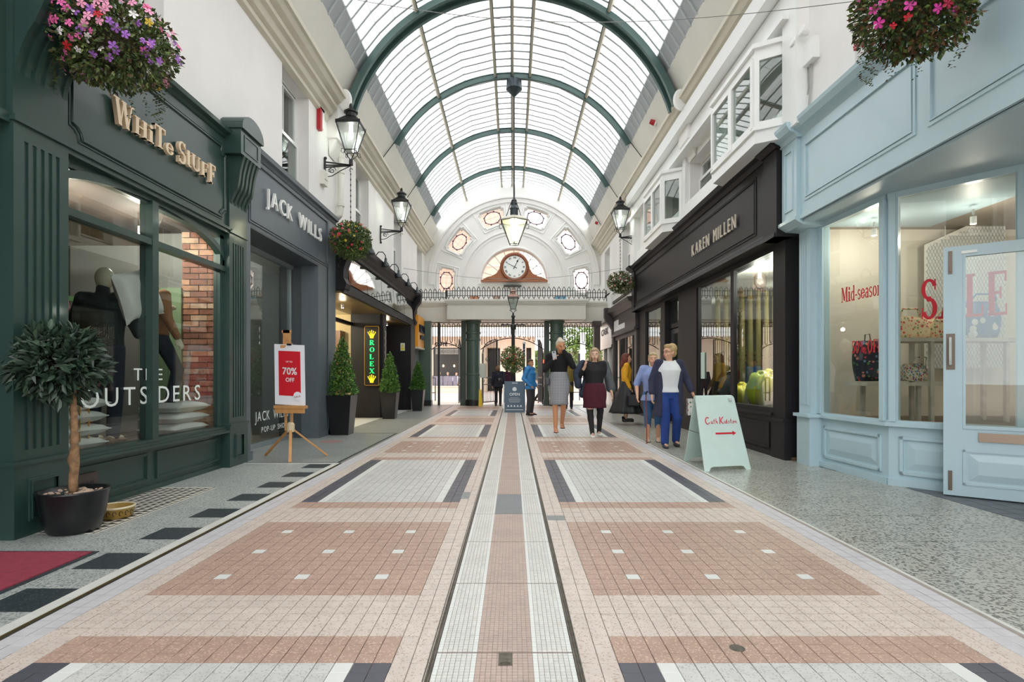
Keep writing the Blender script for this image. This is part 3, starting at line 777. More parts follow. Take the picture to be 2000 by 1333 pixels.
# balcony beam, soffit, railings
m = MB(); m.box(-2.32, 2.6, 19.6, 22.0, 3.1, 3.62); m.box(-3.5, -2.3, 20.3, 22, 3.08, 3.66); m.box(2.58, 3.5, 20.3, 22, 3.08, 3.66)
for dz, d in ((3.62, .03), (3.68, .07), (3.74, .1)):
    m.box(-2.32-d, 2.6+d, 19.6-d, 22, dz, dz+.06); m.box(-3.5, -2.3, 20.3-d, 22, dz+.02, dz+.08); m.box(2.58, 3.5, 20.3-d, 22, dz+.02, dz+.08)
balc = struct(m, 'balcony', CREAM)
rt = thing('balcony_railing', 'black iron balcony railing of pointed loops below the clock', 'railing', (0, 19.62, 3.84), world=True)
u = MB(); w = .05
pts = [(-w, .13), (-w, .36), (-w*.5, .41), (0, .45), (w*.5, .41), (w, .36), (w, .13), (w*.7, .075), (0, .05), (-w*.7, .075)]
u.tube([(x, 0, z) for x, z in pts], .013, 5, closed=True); u.tube([(0, 0, .05), (0, 0, 0)], .013, 5)
up = None
def rail_run(x0, x1, y, z):
    global up
    n = round((x1-x0)/.178)
    for i in range(n):
        x = x0+(i+.5)*(x1-x0)/n
        if up is None:
            org = ORG[rt.name]; up = u.build('railing_loop', IRON, None); up.parent = rt; o = up
        else:
            o = up.copy(); C.objects.link(o)
        o.location = Vector((x, y, z))-ORG[rt.name]
    m = MB()
    for zz in (.13, .3): m.bar((x0, y, z+zz), (x1, y, z+zz), .018, .02)
    m.box(x0-.012, x0+.012, y-.012, y+.012, z-.02, z+.4); m.box(x1-.012, x1+.012, y-.012, y+.012, z-.02, z+.4); m.build('rail', IRON, rt)
rail_run(-2.35, 2.62, 19.58, 3.8); rail_run(-3.45, -2.42, 20.3, 3.84); rail_run(2.72, 3.45, 20.3, 3.84)
m = MB(); m.box(-.35, .35, 21.7, 22.0, 4.62, 4.65); tag(m.build('display_rail', IRON), 'thin dark rail on the end wall just under the clock', 'rail')
# clutter on the balcony
for i, (x, w_, hx, lb) in enumerate([(-1.55, .3, 'c98d6f', 'orange brown box on the balcony left of the clock'), (-.7, .25, 'b9a090', 'beige box on the balcony under the clock'), (1.55, .4, '7fa9c0', 'flat blue crate on the balcony right of the clock')]):
    m = MB(); m.box(x, x+w_, 20.1, 20.4, 3.8, 3.97); m.box(x-.01, x+w_+.01, 20.09, 20.41, 3.97, 3.99); tag(m.build('storage_box', mat('box_%d' % i, hx, .6)), lb, 'box')

# columns
def column(x, y, label):
    t = thing('iron_column', label, 'column', (x, y, 0), world=True)
    m = MB(); m.lathe((x, y, 0), [(.25, .22), (.25, 1.1), (.265, 1.12), (.265, 1.16), (.25, 1.18), (.245, 2.35), (.27, 2.38), (.27, 2.44), (.25, 2.46), (.25, 2.6), (.275, 2.62), (.275, 2.68), (.25, 2.7), (.25, 2.98), (.29, 3.02), (.29, 3.09)], 24); m.build('shaft', COLG, t, smooth=False)
    m = MB(); m.lathe((x, y, 0), [(.28, 0), (.28, .2), (.255, .23)], 24); m.build('base', IRON, t)
    m = MB(); m.box(x-.45, x-.27, y+.02, y+.5, 0, 3.09); m.box(x-.48, x-.25, y, y+.52, 0, .2); m.build('pier', mat('dark_green_pier', '3d4a42', .5), t)
column(-1.43, 20.2, 'green round iron column standing left of the lamp post'); column(1.62, 20.2, 'green round iron column standing behind the woman in the grey checked skirt')
m = MB(); m.box(-3.5, -2.98, 20.15, 20.5, 0, 3.09); m.box(-3.52, -2.96, 20.12, 20.5, 0, .2, 1); tag(m.build('green_pier', [COLG, IRON]), 'flat green pier at the left end of the beam beside the orange shop', 'pillar')
m = MB(); m.box(2.98, 3.2, 20.15, 20.5, 0, 3.09); m.box(2.94, 3.24, 20.12, 20.5, 2.9, 3.09); tag(m.build('brown_pier', mat('dark_brown_pier', '4b423f', .5)), 'thin dark brown pier at the right end of the beam', 'pillar')
# wrought iron screens under the beam
def screen(x0, x1, zc, zs, label):
    t = thing('iron_screen', label, 'ironwork screen', ((x0+x1)/2, 20.35, 3.0), world=True); y = 20.35
    m = MB(); m.bar((x0, y, 3.05), (x1, y, 3.05), .03, .03); m.bar((x0, y, 2.9), (x1, y, 2.9), .012, .012); m.bar((x0, y, 2.7), (x1, y, 2.7), .01, .01); m.build('rail', IRON, t)
    n = max(2, round((x1-x0)/.178)); s_ = (x1-x0)/n; w = s_*.27
    def zb(x): q = (x-(x0+x1)/2)/((x1-x0)/2); return zc-(zc-zs)*q*q
    for i in range(n):
        x = x0+(i+.5)*s_; m = MB()
        P = [(x-w, y, zb(x-w))]+[(x-w*cos(a*pi/6), y, 2.95+.06*sin(a*pi/6)) for a in range(7)]+[(x+w, y, zb(x+w))]
        m.tube(P, .014, 5); m.build('loop', IRON, t)
        if i < n-1:
            a_ = x+w; b_ = x+s_-w; xm = (a_+b_)/2; m = MB()
            m.tube([(xm-(b_-a_)/2*cos(a*pi/6), y, zb(xm)-.09*sin(a*pi/6)) for a in range(7)], .014, 5); m.build('loop', IRON, t)
    m = MB(); m.tube([(x0+(x1-x0)*i/20, y, zb(x0+(x1-x0)*i/20)-.14) for i in range(21)], .018, 5); m.build('arch_bar', IRON, t)
    return t
screen(-2.97, -1.9, 2.42, 2.2, 'black iron loop screen left of the left green column')
screen(-1.17, 1.15, 2.62, 2.2, 'wide black iron loop screen between the two green columns')
screen(1.88, 2.97, 2.42, 2.2, 'black iron loop screen right of the right green column')
# gates folded open
def gate(loc, rz, wd, label, h=2.5):
    t = thing('iron_gate', label, 'gate', loc, rz); m = MB()
    arc_ = lambda x: h-.6+.6*sqrt(max(0, 1-((wd-x)/wd)**2)) if True else h
    m.box(0, .04, -.02, .02, .03, arc_(.0)+.02); m.box(wd-.04, wd, -.02, .02, .03, h)
    m.box(0, wd, -.015, .015, .08, .12); m.box(0, wd, -.015, .015, 1.0, 1.05); m.box(0, wd, -.015, .015, .75, .78)
    m.tube([(wd*i/12, 0, arc_(wd*i/12)) for i in range(13)], .018, 6); m.build('gate_frame', IRON, t)
    n = int(wd/.1)
    b = None
    for i in range(1, n):
        x = wd*i/n; m = MB(); m.tube([(x, 0, .1), (x, 0, arc_(x))], .013, 5); m.build('bar', IRON, t)
    for k in range(4):
        cx_ = wd*(.15+.24*k); m = MB(); m.tube([(cx_+.045*cos(a*pi/5), 0, .9+.045*sin(a*pi/5)) for a in range(10)], .007, 4, closed=True); m.build('ring', IRON, t)
    for fx, fz in ((.3, 1.7), (.6, 1.9)):
        m = MB(); m.tube([(wd*fx+.12*cos(a*pi/8)*(1-a/24), 0, fz+.12*sin(a*pi/8)*(1-a/24)) for a in range(20)], .01, 4); m.build('scroll', IRON, t)
    return t
gate((-1.92, 20.55, 0), radians(100), .95, 'black iron gate leaf folded back beside the left green column')
gate((-1.13, 20.6, 0), radians(62), 1.15, 'black iron gate leaf standing open between the notice and the dark-coated woman')
gate((1.12, 20.55, 0), radians(96), 1.1, 'black iron gate leaf folded back behind the woman holding a phone')
m = MB(); m.box(-2.76, -2.68, 20.4, 20.5, 0, 3.05); tag(m.build('gate_post', IRON), 'tall thin black gate post in the left opening', 'post')
nb = thing('notice_board', 'pale notice sheet fixed beside the left green column', 'notice', (-1.06, 20.05, 1.0), world=True)
m = MB(); m.box(-1.18, -.95, 20.05, 20.07, 1.02, 1.54); m.build('sheet', mat('pale_notice', 'cfd3c9', .6), nb); m = MB(); m.box(-1.12, -1.08, 20.07, 20.1, 0, 1.02); m.build('post', IRON, nb)
fs = thing('wet_floor_sign', 'yellow folding floor sign beside the left column base', 'sign', (-1.13, 19.8, 0), world=True)
m = MB()
for s_ in (-1, 1): m.prism([(-1.21, 19.8+s_*.14, 0), (-1.08, 19.8+s_*.14, 0), (-1.12, 19.8+s_*.01, .6), (-1.2, 19.8+s_*.01, .6)], (0, .015, 0))
m.build('panel', mat('safety_yellow', 'e3c322', .5), fs)

# ---------------------------------------------------------------- the street beyond
SAL = mat('salmon_render', 'dbb5a2', .8, var=.08, scale=1, cell=.0)
CRE = mat('cream_shop_render', 'dccbb7', .8, var=.04, scale=1)
t = thing('restaurant_building', 'salmon brick building with a cream restaurant front across the street', 'building', (-6, 38, 0), world=True)
m = MB(); m.prism([(-16, 38.2, 4.8), (.5, 38.2, 4.8), (.5, 38.2, 13), (-2.5, 38.2, 13), (-5.6, 38.2, 10.8), (-16, 38.2, 10.8)], (0, 9.8, 0)); m.build('upper_storeys', SAL, t)
for i in range(2):
    for z in (6.2, 8.9):
        x = -14+i*2.1; m = MB(); m.frame_y(38.1, x, x+1.1, z, z+1.8, .08, .1); m.box(x-.08, x+1.18, 38.05, 38.2, z-.1, z); w = m.build('window', TRIMW, t)
        g = MB(); g.box(x+.08, x+1.02, 38.17, 38.19, z+.08, z+1.72); g.build('pane', mat('dark_pane', '4a5258', .1), w)
m = MB(); m.box(-16, .6, 38, 38.2, 4.7, 4.95); m.box(-16, .5, 38.1, 38.3, 8.6, 8.75); m.build('string_course', CRE, t)
m = MB(); m.box(-16, -5.45, 38, 48, 0, 4.7); m.box(-5.45, 1.55, 38, 48, 3.0, 4.7); m.box(-3.55, -1.75, 38, 48, 0, 3.0); m.box(-.85, .95, 38, 48, 0, 3.0); m.box(1.3, 1.55, 38, 48, 0, 3); m.box(-5.45, -3.55, 38, 38.3, 0, .35); m.build('ground_floor', CRE, t)
m = MB(); m.box(-8, 3.0, 36.2, 38, 3.72, 3.8); m.box(-8, 3.0, 36.15, 36.2, 3.66, 4.2); m.build('canopy', mat('white_canopy', 'f4f6fa', .5), t)
m = MB(); m.box(-5.45, 1.3, 39.5, 39.6, 0, 3.0); m.box(-5.45, -3.6, 38.2, 38.25, .4, 3.0); m.build('shop_window', mat('dark_window_interior', '40403e', .2), t)
m = MB(); m.box(-5.3, -3.6, 38.1, 38.14, 2.55, 2.95); m.build('window_band', mat('grey_window_band', '8b8c86', .5), t)
flat_text('BRASSERIE', (-5.1, 38.08, 2.63), (1, 0, 0), (0, 0, 1), .22, 1.45, mat('band_lettering', '5f605c', .5), t)
flat_text('CÔTE', (-5.35, 37.97, 3.1), (1, 0, 0), (0, 0, 1), .26, .85, BLK, t, bold=.02)
for k in range(8): m = MB(); m.ell((-4.3+k*.11, 37.98, 3.16), .035, 6, 4); m.build('fascia_dot', BLK, t)
for x in (-4.75, -4.0):
    l = thing('pendant_lamp', 'small glowing pendant bulb in the restaurant window, %s' % ('left one' if x < -4.5 else 'right one'), 'lamp', (x, 38.0, 1.9), world=True)
    m = MB(); m.ell((x, 37.9, 1.75), (.05, .05, .08), 8, 6); m.build('bulb', mat('warm_bulb', 'ffd9a0', .5, emit=3), l); m = MB(); m.tube([(x, 37.9, 1.82), (x, 37.9, 3.0)], .01, 5); m.build('cord', IRON, l)
br = thing('cafe_barrier', 'grey purple fabric barrier in front of the restaurant seats', 'barrier', (-4.3, 36, 0), world=True)
for k in range(5): m = MB(); m.box(-5.15+k*.32, -4.87+k*.32, 35.98, 36.0, .42, 1.05); m.build('panel', mat('barrier_cloth', '77727f', .7, var=.15, scale=6), br)
m = MB(); m.box(-5.2, -3.5, 36.0, 36.04, 1.05, 1.08); m.box(-5.2, -5.16, 36, 36.04, 0, 1.08); m.box(-3.54, -3.5, 36, 36.04, 0, 1.08); m.build('frame', IRON, br)
m = MB(); m.box(-6.2, -3.4, 35.6, 35.8, 0, .4); m.box(-6.25, -3.35, 35.55, 35.85, .36, .42); tag(m.build('low_wall', CRE), 'low cream wall below the cafe barrier', 'wall')
t = thing('far_building', 'low pinkish building beyond the trees at the far right', 'building', (6, 58, 0), world=True)
m = MB(); m.box(1.7, 16, 56, 60, 0, 3.4); m.box(1.6, 16.1, 55.9, 60, 3.4, 3.6); m.build('wall', mat('far_wall', 'b7aca4', .8, var=.1, scale=1), t)
for k in range(6): m = MB(); m.box(2.3+k*2, 3.5+k*2, 55.9, 56, .6, 2.6); m.build('window', MATS['dark_pane'], t)
def railing(x0, x1, y, label, h=1.0, n=3):
    t = thing('street_railing', label, 'railing', ((x0+x1)/2, y, 0), world=True); m = MB()
    for zz in (.35, h): m.bar((x0, y, zz), (x1, y, zz), .04, .04)
    m.build('rail', MATS['grey_steel'], t)
    for i in range(n+1): x = x0+(x1-x0)*i/n; m = MB(); m.box(x-.025, x+.025, y-.025, y+.025, 0, h); m.build('post', MATS['grey_steel'], t)
mat('grey_steel', '6f7476', .5, .3); mat('pale_steel', 'c9ccca', .5, .2)
railing(2.4, 3.25, 24.5, 'steel railing in the street right of the right column'); railing(-3.9, -3.35, 24, 'steel railing in the street at the left opening')
m = MB(); m.box(3.7, 3.95, 30, 30.25, .2, 3.4); m.box(3.6, 4.05, 29.9, 30.35, 0, .2); m.box(3.66, 3.99, 29.96, 30.29, 2.3, 2.5); m.box(3.66, 3.99, 29.96, 30.29, 3.36, 3.44); tag(m.build('white_pillar', mat('white_pillar_paint', 'eceeee', .5)), 'tall white pillar in the street in front of the trees', 'pillar')
def traffic(x, y, z, col, label):
    t = thing('traffic_light', label, 'traffic light', (x, y, 0), world=True)
    m = MB(); m.cyl((x, y, 0), (x, y, z), .05, .04); m.build('pole', MATS['grey_steel'], t)
    m = MB(); m.box(x-.14, x+.14, y-.1, y+.1, z-.3, z+.5); h = m.build('housing', BLK, t)
    for k in range(3):
        zz = z+.38-k*.27; on = (k == 0 and col == 'r') or (k == 2 and col == 'g')
        m = MB(); m.cyl((x, y-.12, zz), (x, y-.1, zz), .1, n=12); m.build('lens', mat('lens_'+col, 'ff3020' if col == 'r' else '30ffb0', .4, emit=3) if on else BLK, h)
traffic(1.85, 33, 1.55, 'r', 'traffic light showing red between the column and blue jacket man'); traffic(4.05, 33, 1.9, 'g', 'traffic light showing green right of the white pillar')
def leaves(mb, c, rad, n, L_, W_, nm=1, seed=1, shell=.55, droop=0.0, hollow=0):
    rg = random.Random(seed); c = Vector(c)
    for i in range(n):
        d = Vector((rg.gauss(0, 1), rg.gauss(0, 1), rg.gauss(0, 1))).normalized(); k = shell+(1-shell)*rg.random()**.5
        p = c+Vector((d.x*rad[0], d.y*rad[1], d.z*rad[2]))*k
        t = (d+Vector((rg.gauss(0, .6), rg.gauss(0, .6), rg.gauss(0, .6)-droop))).normalized()
        s_ = t.cross(Vector((rg.gauss(0, 1), rg.gauss(0, 1), rg.gauss(0, 1)))).normalized(); nn = s_.cross(t)
        l = L_*rg.uniform(.7, 1.2); w = W_*rg.uniform(.8, 1.2)
        mb.add([p, p+t*l*.45+s_*w/2+nn*w*.18, p+t*l, p+t*l*.45-s_*w/2+nn*w*.18, p+t*l*.5], [(0, 1, 4), (1, 2, 4), (0, 4, 3), (4, 2, 3)], rg.randrange(nm))
def leafmats(pre, cols, rough=.45): return [mat('%s_leaf_%d' % (pre, i), c, rough, var=.1, scale=30) for i, c in enumerate(cols)]
TL = leafmats('tree', ['5f7f37', '4c6b2e', '7a9848'], .6)
for i, (x, y, h, r, lb) in enumerate([(5.2, 42, 5.6, 2.1, 'broad green tree beyond the right opening, nearest the white pillar'), (8.0, 45, 6.4, 2.6, 'tall green tree beyond the arcade partly hidden by the right pier'), (2.9, 50, 3.6, 1.3, 'small green tree far behind the central opening')]):
    t = thing('street_tree', lb, 'tree', (x, y, 0), world=True)
    m = MB(); m.tube([(x, y, 0), (x+.1, y, h*.3), (x-.05, y, h*.6)], [.18, .14, .08], 8); m.tube([(x+.1, y, h*.3), (x+.8, y+.1, h*.6)], [.09, .05], 6); m.tube([(x+.1, y, h*.3), (x-.7, y-.1, h*.58)], [.09, .05], 6); m.build('trunk', mat('grey_bark', '6b5d50', .9), t)
    m = MB()
    for k in range(7):
        a = k*2.4; leaves(m, (x+r*.5*cos(a), y+r*.4*sin(a), h*.62+r*.35*sin(k*1.7)), (r*.55, r*.55, r*.5), 420, .22, .14, 3, seed=i*10+k, shell=.4)
    m.build('foliage', TL, t)
# ---------------------------------------------------------------- green shopfront (left, nearest)
gs = thing('green_shopfront', 'dark green fluted shopfront with cream serif sign at the left', 'shopfront', (-3.5, 3.7, 0), world=True)
def pilaster(Y0, Y1, xf, parent, pm, ztop=2.87, nfl=5, xb=-3.75):
    m = MB(); m.box(xb, xf-.012, Y0, Y1, 0, ztop)
    n = nfl; wd = (Y1-Y0-.1)/(2*n+1)
    m.box(xf-.012, xf, Y0, Y0+.05, 0, ztop); m.box(xf-.012, xf, Y1-.05, Y1, 0, ztop)
    m.box(xf-.012, xf, Y0+.05, Y1-.05, ztop-.13, ztop); m.box(xf-.012, xf, Y0+.05, Y1-.05, 0, .6)
    for k in range(n+1):
        a = Y0+.05+2*k*wd; m.box(xf-.012, xf, a, a+wd, .6, ztop-.13)
    o = m.build('pilaster', pm, parent)
    m = MB(); m.box(xb+.03, xf+.03, Y0-.02, Y1+.02, .5, .53); m.box(xb+.03, xf+.015, Y0-.01, Y1+.01, .47, .5); m.box(xb+.03, xf+.012, Y0-.008, Y1+.008, 0, .47)
    m.frame_x(xf+.012, Y0+.1, Y1-.1, .1, .4, .025, .012); m.frame_x(xf+.012, Y0+.115, Y1-.115, .115, .385, .01, .02)
    m.build('plinth', pm, o)
    m = MB(); m.box(-3.7, xf+.02, Y0-.01, Y1+.01, ztop-.02, ztop+.02); m.build('capital_band', pm, o)
    return o
def corbel(Y0, Y1, z0, z1, x0, proj, parent, pm, ribs=5):
    """S-scroll bracket with flutes"""
    pr = []
    for i in range(17):
        t = i/16; z = z0+(z1-z0)*t
        bx = proj*(.5-.5*cos(pi*min(1, t*1.15)))+.035*sin(2*pi*t)*(1 if t > .3 else .6)
        pr.append((x0+max(bx, 0), z))
    n = 2*ribs+1; wd = (Y1-Y0)/n; m = MB()
    for k in range(n):
        d = 0 if k % 2 == 0 else -.014
        m.extr_y([(-3.6, z0)]+[(x+d, z) for x, z in pr]+[(-3.6, z1)], Y0+k*wd, Y0+(k+1)*wd)
    return m.build('scroll_bracket', pm, parent)
pilaster(3.745, 4.21, -3.38, gs, GREENP); pilaster(6.68, 7.11, -3.42, gs, GREENP, xb=-3.58)
corbel(3.76, 4.2, 3.2, 4.25, -3.385, .36, gs, GREENP); corbel(6.7, 7.1, 3.2, 3.78, -3.42, .17, gs, GREENP, 4)
m = MB(); m.box(-3.7, -3.385, 3.745, 4.21, 2.87, 4.3); m.build('bracket_block', GREENP, gs); m = MB(); m.box(-3.7, -3.42, 6.68, 7.12, 2.87, 3.85); m.build('bracket_block', GREENP, gs)
# hood over the far bracket
m = MB(); m.box(-3.6, -3.25, 6.62, 7.14, 3.78, 4.08); m.box(-3.6, -3.22, 6.6, 7.16, 4.08, 4.12)
P = [(6.6, 4.12)]+[(6.88-.28*cos(pi*i/12), 4.12+.17*sin(pi*i/12)) for i in range(13)]
m.prism([(-3.6, y, z) for y, z in P[1:]], (.38, 0, 0)); m.frame_x(-3.25, 6.7, 7.06, 3.83, 4.03, .015, .008); m.build('hood', GREENP, gs)
m = MB(); m.box(-3.6, -3.02, 3.7, 4.25, 4.25, 4.5); m.build('hood', GREENP, gs)
# fascia with notched moulding
m = MB(); m.box(-3.7, -3.45, 4.21, 6.68, 2.85, 4.0); m.build('fascia_board', GREENP, gs)
m = MB(); m.box(-3.6, -3.42, 4.2, 6.7, 2.83, 2.87); m.box(-3.6, -3.4, 4.2, 6.7, 2.87, 2.9); m.extr_y([(-3.6, 3.96), (-3.44, 3.96), (-3.42, 3.99), (-3.37, 4.01), (-3.36, 4.05), (-3.6, 4.07)], 4.2, 6.7); m.build('cornice', GREENP, gs)
def notched(y0, y1, z0, z1, q): return [(y0+q, z0), (y0+q*.9, z0+q*.5), (y0+q*.5, z0+q*.9), (y0, z0+q), (y0, z1-q), (y0+q*.5, z1-q*.9), (y0+q*.9, z1-q*.5), (y0+q, z1), (y1-q, z1), (y1-q*.9, z1-q*.5), (y1-q*.5, z1-q*.9), (y1, z1-q), (y1, z0+q), (y1-q*.5, z0+q*.9), (y1-q*.9, z0+q*.5), (y1-q, z0)]
m = MB(); m.tube([(-3.445, y, z) for y, z in notched(4.33, 6.62, 3.0, 3.83, .1)], .016, 6, closed=True); m.tube([(-3.45, y, z) for y, z in notched(4.3, 6.65, 2.97, 3.86, .1)], .01, 6, closed=True); m.build('fascia_moulding', GREENP, gs)
LETC = mat('cream_sign_letter', 'e9d3b4', .4)
W_ = 'WHiTe StUFF'; SZ = [(1.12, -.1), (.78, -.02), (.85, 0), (1.02, .02), (.86, -.02), (1, 0), (1.15, -.08), (.95, .02), (.82, .02), (.78, .0), (1.1, -.12)]
serif_sign(W_, (-3.432, 4.72, 3.31), (0, 1, 0), (0, 0, 1), .2, 1.62, .035, LETC, gs, sizes=SZ)
# the bay nearer than the first pilaster: fascia and recessed door
m = MB(); m.box(-3.7, -3.43, 1.2, 3.745, 2.85, 4.05); m.frame_x(-3.43, 1.5, 3.62, 3.1, 3.9, .03, .015); m.box(-3.6, -3.4, 1.2, 3.745, 2.83, 2.9); m.build('fascia_board', GREENP, gs)
m = MB(); m.box(-4.4, -4.3, 1.2, 3.745, 0, 2.85); m.frame_x(-4.3, 1.5, 3.6, .2, 1.0, .04, .02); m.frame_x(-4.3, 1.5, 3.6, 1.15, 2.6, .05, .02); m.box(-4.4, -3.65, 3.745, 4.0, 0, 2.85); m.build('door_recess', GREENP, gs)
m = MB(); m.box(-3.8, -3.42, -5, 1.2, 0, 4.05); m.frame_x(-3.42, -4, .9, 3.05, 3.9, .03, .015); m.frame_x(-3.42, -4, .9, .6, 2.7, .05, .02); m.build('side_panelling', GREENP, gs)
# window joinery
m = MB(); xw0, xw1 = -3.57, -3.49
m.box(xw0, xw1, 4.21, 6.68, 2.76, 2.85); m.box(xw0, xw1, 4.21, 4.26, .46, 2.8); m.box(xw0, xw1, 6.6, 6.68, .46, 2.8)
m.box(-3.58, -3.455, 5.31, 5.4, .46, 2.8); m.box(xw0, -3.46, 4.2, 6.68, 2.37, 2.43)
R = []
for i in range(25):
    a = pi*i/24; y = 5.355-1.36*cos(a); z = 2.4+.42*sin(a)**.85
    y = max(4.2, min(6.66, y)); R.append([(-3.55, y, z-.03), (-3.47, y, z-.03), (-3.47, y, z+.035), (-3.55, y, z+.035)])
m.loft(R); m.build('window_frame', GREENP, gs)
m = MB(); m.box(-3.62, -3.41, 4.2, 6.7, .425, .45); m.box(-3.62, -3.43, 4.2, 6.7, .45, .475); m.box(-3.62, -3.45, 4.2, 6.7, .475, .5); m.build('sill', GREENP, gs)
for k, (a, b, c, d) in enumerate([(4.26, 5.31, .5, 2.37), (5.4, 6.6, .5, 2.37), (4.26, 5.31, 2.43, 2.76), (5.4, 6.6, 2.43, 2.76)]):
    m = MB(); m.box(-3.53, -3.524, a, b, c, d); m.build('pane', GLASS, gs)
m = MB(); m.box(-3.7, -3.52, 4.21, 6.68, 0, .425); 
for a, b in ((4.3, 5.32), (5.45, 6.6)): m.frame_x(-3.52, a, b, .1, .37, .02, .02); m.frame_x(-3.52, a+.02, b-.02, .12, .35, .012, .01)
m.box(-3.6, -3.5, 4.21, 6.68, 0, .05); m.build('stall_riser', GREENP, gs)
WL = mat('white_vinyl_letter', 'e6efec', .5)
sans_sign('OUTSIDERS', (-3.515, 4.5, .845), (0, 1, 0), (0, 0, 1), .175, 1.72, .002, WL, gs, gap=.5)
sans_sign('THE', (-3.515, 5.13, 1.07), (0, 1, 0), (0, 0, 1), .12, .42, .002, WL, gs, gap=.5)
# window display box
ds = thing('window_display', 'raised window display floor with rear screens behind the green shop glass', 'display', (-4.4, 5.5, 0), world=True)
m = MB(); m.box(-5.6, -3.6, 4.0, 6.95, .0, .46); m.build('display_floor', mat('dark_plank', '5e4a3d', .6, wave=(3, '3d3029', 'Y')), ds)
m = MB(); m.box(-5.65, -5.6, 3.9, 7.0, 0, 2.95); m.box(-7.4, -3.6, 3.85, 3.95, 0, 3.6); m.box(-5.6, -3.6, 3.95, 6.95, 2.9, 2.95); m.build('screen_wall', mat('brown_backdrop', '3a2f29', .8, var=.3, scale=2), ds)
GP = mat('sage_green_panel', '7d9472', .6)
m = MB(); m.box(-4.62, -4.1, 6.84, 6.87, .46, 2.2); m.box(-4.55, -4.25, 6.82, 6.84, .55, 2.1, 1); m.build('sage_door', [GP, mat('sage_inset', '6b8263', .6)], ds)
m = MB()
for y in (4.5, 5.0, 5.5): m.box(-5.3, -5.26, y, y+.04, .46, 2.9)
m.box(-5.3, -5.26, 4.0, 6.9, 2.0, 2.06); m.build('green_frame', mat('display_green', '4f7a4a', .5), ds)
m = MB(); m.box(-5.2, -3.75, 4.0, 5.9, 2.5, 2.53); m.build('shelf_board', mat('plywood', 'b39a78', .6), ds)
bw = MB(); bw.box(-4.12, -3.58, 6.93, 7.0, .46, 2.9); wall = bw.build('brick_backing', mat('mortar', '8d8175', .9), ds)
BR = [mat('brick_%d' % i, c, .85, var=.3, scale=9, bump=.6, bscale=60) for i, c in enumerate(['a5715a', 'b98b70', '8f5f4c', 'c3a188'])]
rb = random.Random(5); bmz = []
for k in range(4): b = MB(); b.obox((0, 0, 0), ((.105, 0, 0), (0, .03, 0), (0, 0, .031))); bmz.append(b)
bo_ = {}
for r in range(33):
    x = -4.12+(0 if r % 2 else -.11)
    while x < -3.6:
        k = rb.randrange(4); w_ = .215
        x0_ = max(x, -4.12); x1_ = min(x+w_, -3.585)
        if x1_-x0_ > .04:
            if k not in bo_: o = bmz[k].build('brick', BR[k], None); o.parent = wall; bo_[k] = o
            else: o = bo_[k].copy(); C.objects.link(o)
            o.scale = ((x1_-x0_-.01)/.21, 1, 1)
            o.location = Vector(((x0_+x1_)/2, 6.915+rb.uniform(-.006, .004), .5+r*.074))-ORG[wall.name]
        x += w_
def spot(x, y, z, e, label, col=(1, .92, .8), r=.05, tilt=None):
    t = thing('spotlight', label, 'lamp', (x, y, z), world=True)
    m = MB(); m.cyl((x, y, z), (x, y, z+.08), .03, .03); m.cyl((x, y, z+.1), (x, y, z+.16), .012, .012); m.build('housing', mat('white_lamp_metal', 'dcdcd8', .4), t)
    m = MB(); m.cyl((x, y, z-.002), (x, y, z+.006), .024); m.build('lens', mat('warm_lens', 'fff0dc', .4, emit=6), t)
    ld = bpy.data.lights.new('bulb_light', 'POINT'); ld.energy = e; ld.color = col; ld.shadow_soft_size = .06
    lo = bpy.data.objects.new('bulb_light', ld); C.objects.link(lo); lo.parent = t; lo.location = (0, 0, -.06)
    return t
spot(-4.35, 4.75, 2.7, 12, 'white ceiling spotlight in the green shop window, nearest the near pilaster')
spot(-4.3, 5.3, 2.62, 12, 'white ceiling spotlight left of the green shop mullion'); spot(-4.1, 6.1, 2.68, 16, 'white ceiling spotlight right of the green shop mullion')
# ---------------------------------------------------------------- slate grey shopfront
jw = thing('grey_shopfront', 'slate grey shopfront with slim white capital letters on its fascia', 'shopfront', (-3.5, 7.2, 0), world=True)
m = MB(); m.box(-3.7, -3.45, 7.12, 10.75, 3.09, 4.12); m.build('fascia_board', GREYP, jw)
m = MB(); m.extr_y([(-3.6, 4.04), (-3.44, 4.04), (-3.42, 4.08), (-3.38, 4.1), (-3.37, 4.16), (-3.6, 4.18)], 7.12, 10.75); m.build('cornice', GREYP, jw)
m = MB(); m.frame_x(-3.45, 7.22, 10.3, 3.13, 4.0, .02, .014); m.frame_x(-3.45, 7.25, 10.27, 3.16, 3.97, .012, .022); m.build('fascia_moulding', GREYP, jw)
m = MB(); m.box(-4.05, -3.45, 7.12, 7.28, 0, 3.09); m.box(-4.0, -3.43, 7.1, 7.3, 0, .12); m.build('pilaster', GREYP, jw)
m = MB(); m.box(-3.75, -3.45, 9.82, 10.72, 0, 3.09); m.box(-3.44, -3.43, 10.3, 10.72, 0, 4.0); m.box(-3.7, -3.43, 9.8, 10.73, 0, .1); m.build('pilaster', GREYP, jw)
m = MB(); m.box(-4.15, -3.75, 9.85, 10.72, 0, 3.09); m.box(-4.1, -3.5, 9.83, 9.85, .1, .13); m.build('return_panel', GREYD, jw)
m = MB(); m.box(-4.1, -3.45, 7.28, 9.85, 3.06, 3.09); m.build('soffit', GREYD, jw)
m = MB(); m.box(-4.0, -3.9, 7.28, 9.85, 0, .07); m.box(-4.0, -3.9, 7.28, 9.85, 3.0, 3.06); m.box(-4.0, -3.93, 9.81, 9.85, .07, 3.0); m.build('window_frame', mat('grey_metal_frame', '8c979c', .4, .3), jw)
m = MB(); m.box(-3.953, -3.947, 7.3, 9.81, .07, 3.0); m.build('pane', glass('reflective_shop_glass', 'e8f0ee', .14), jw)
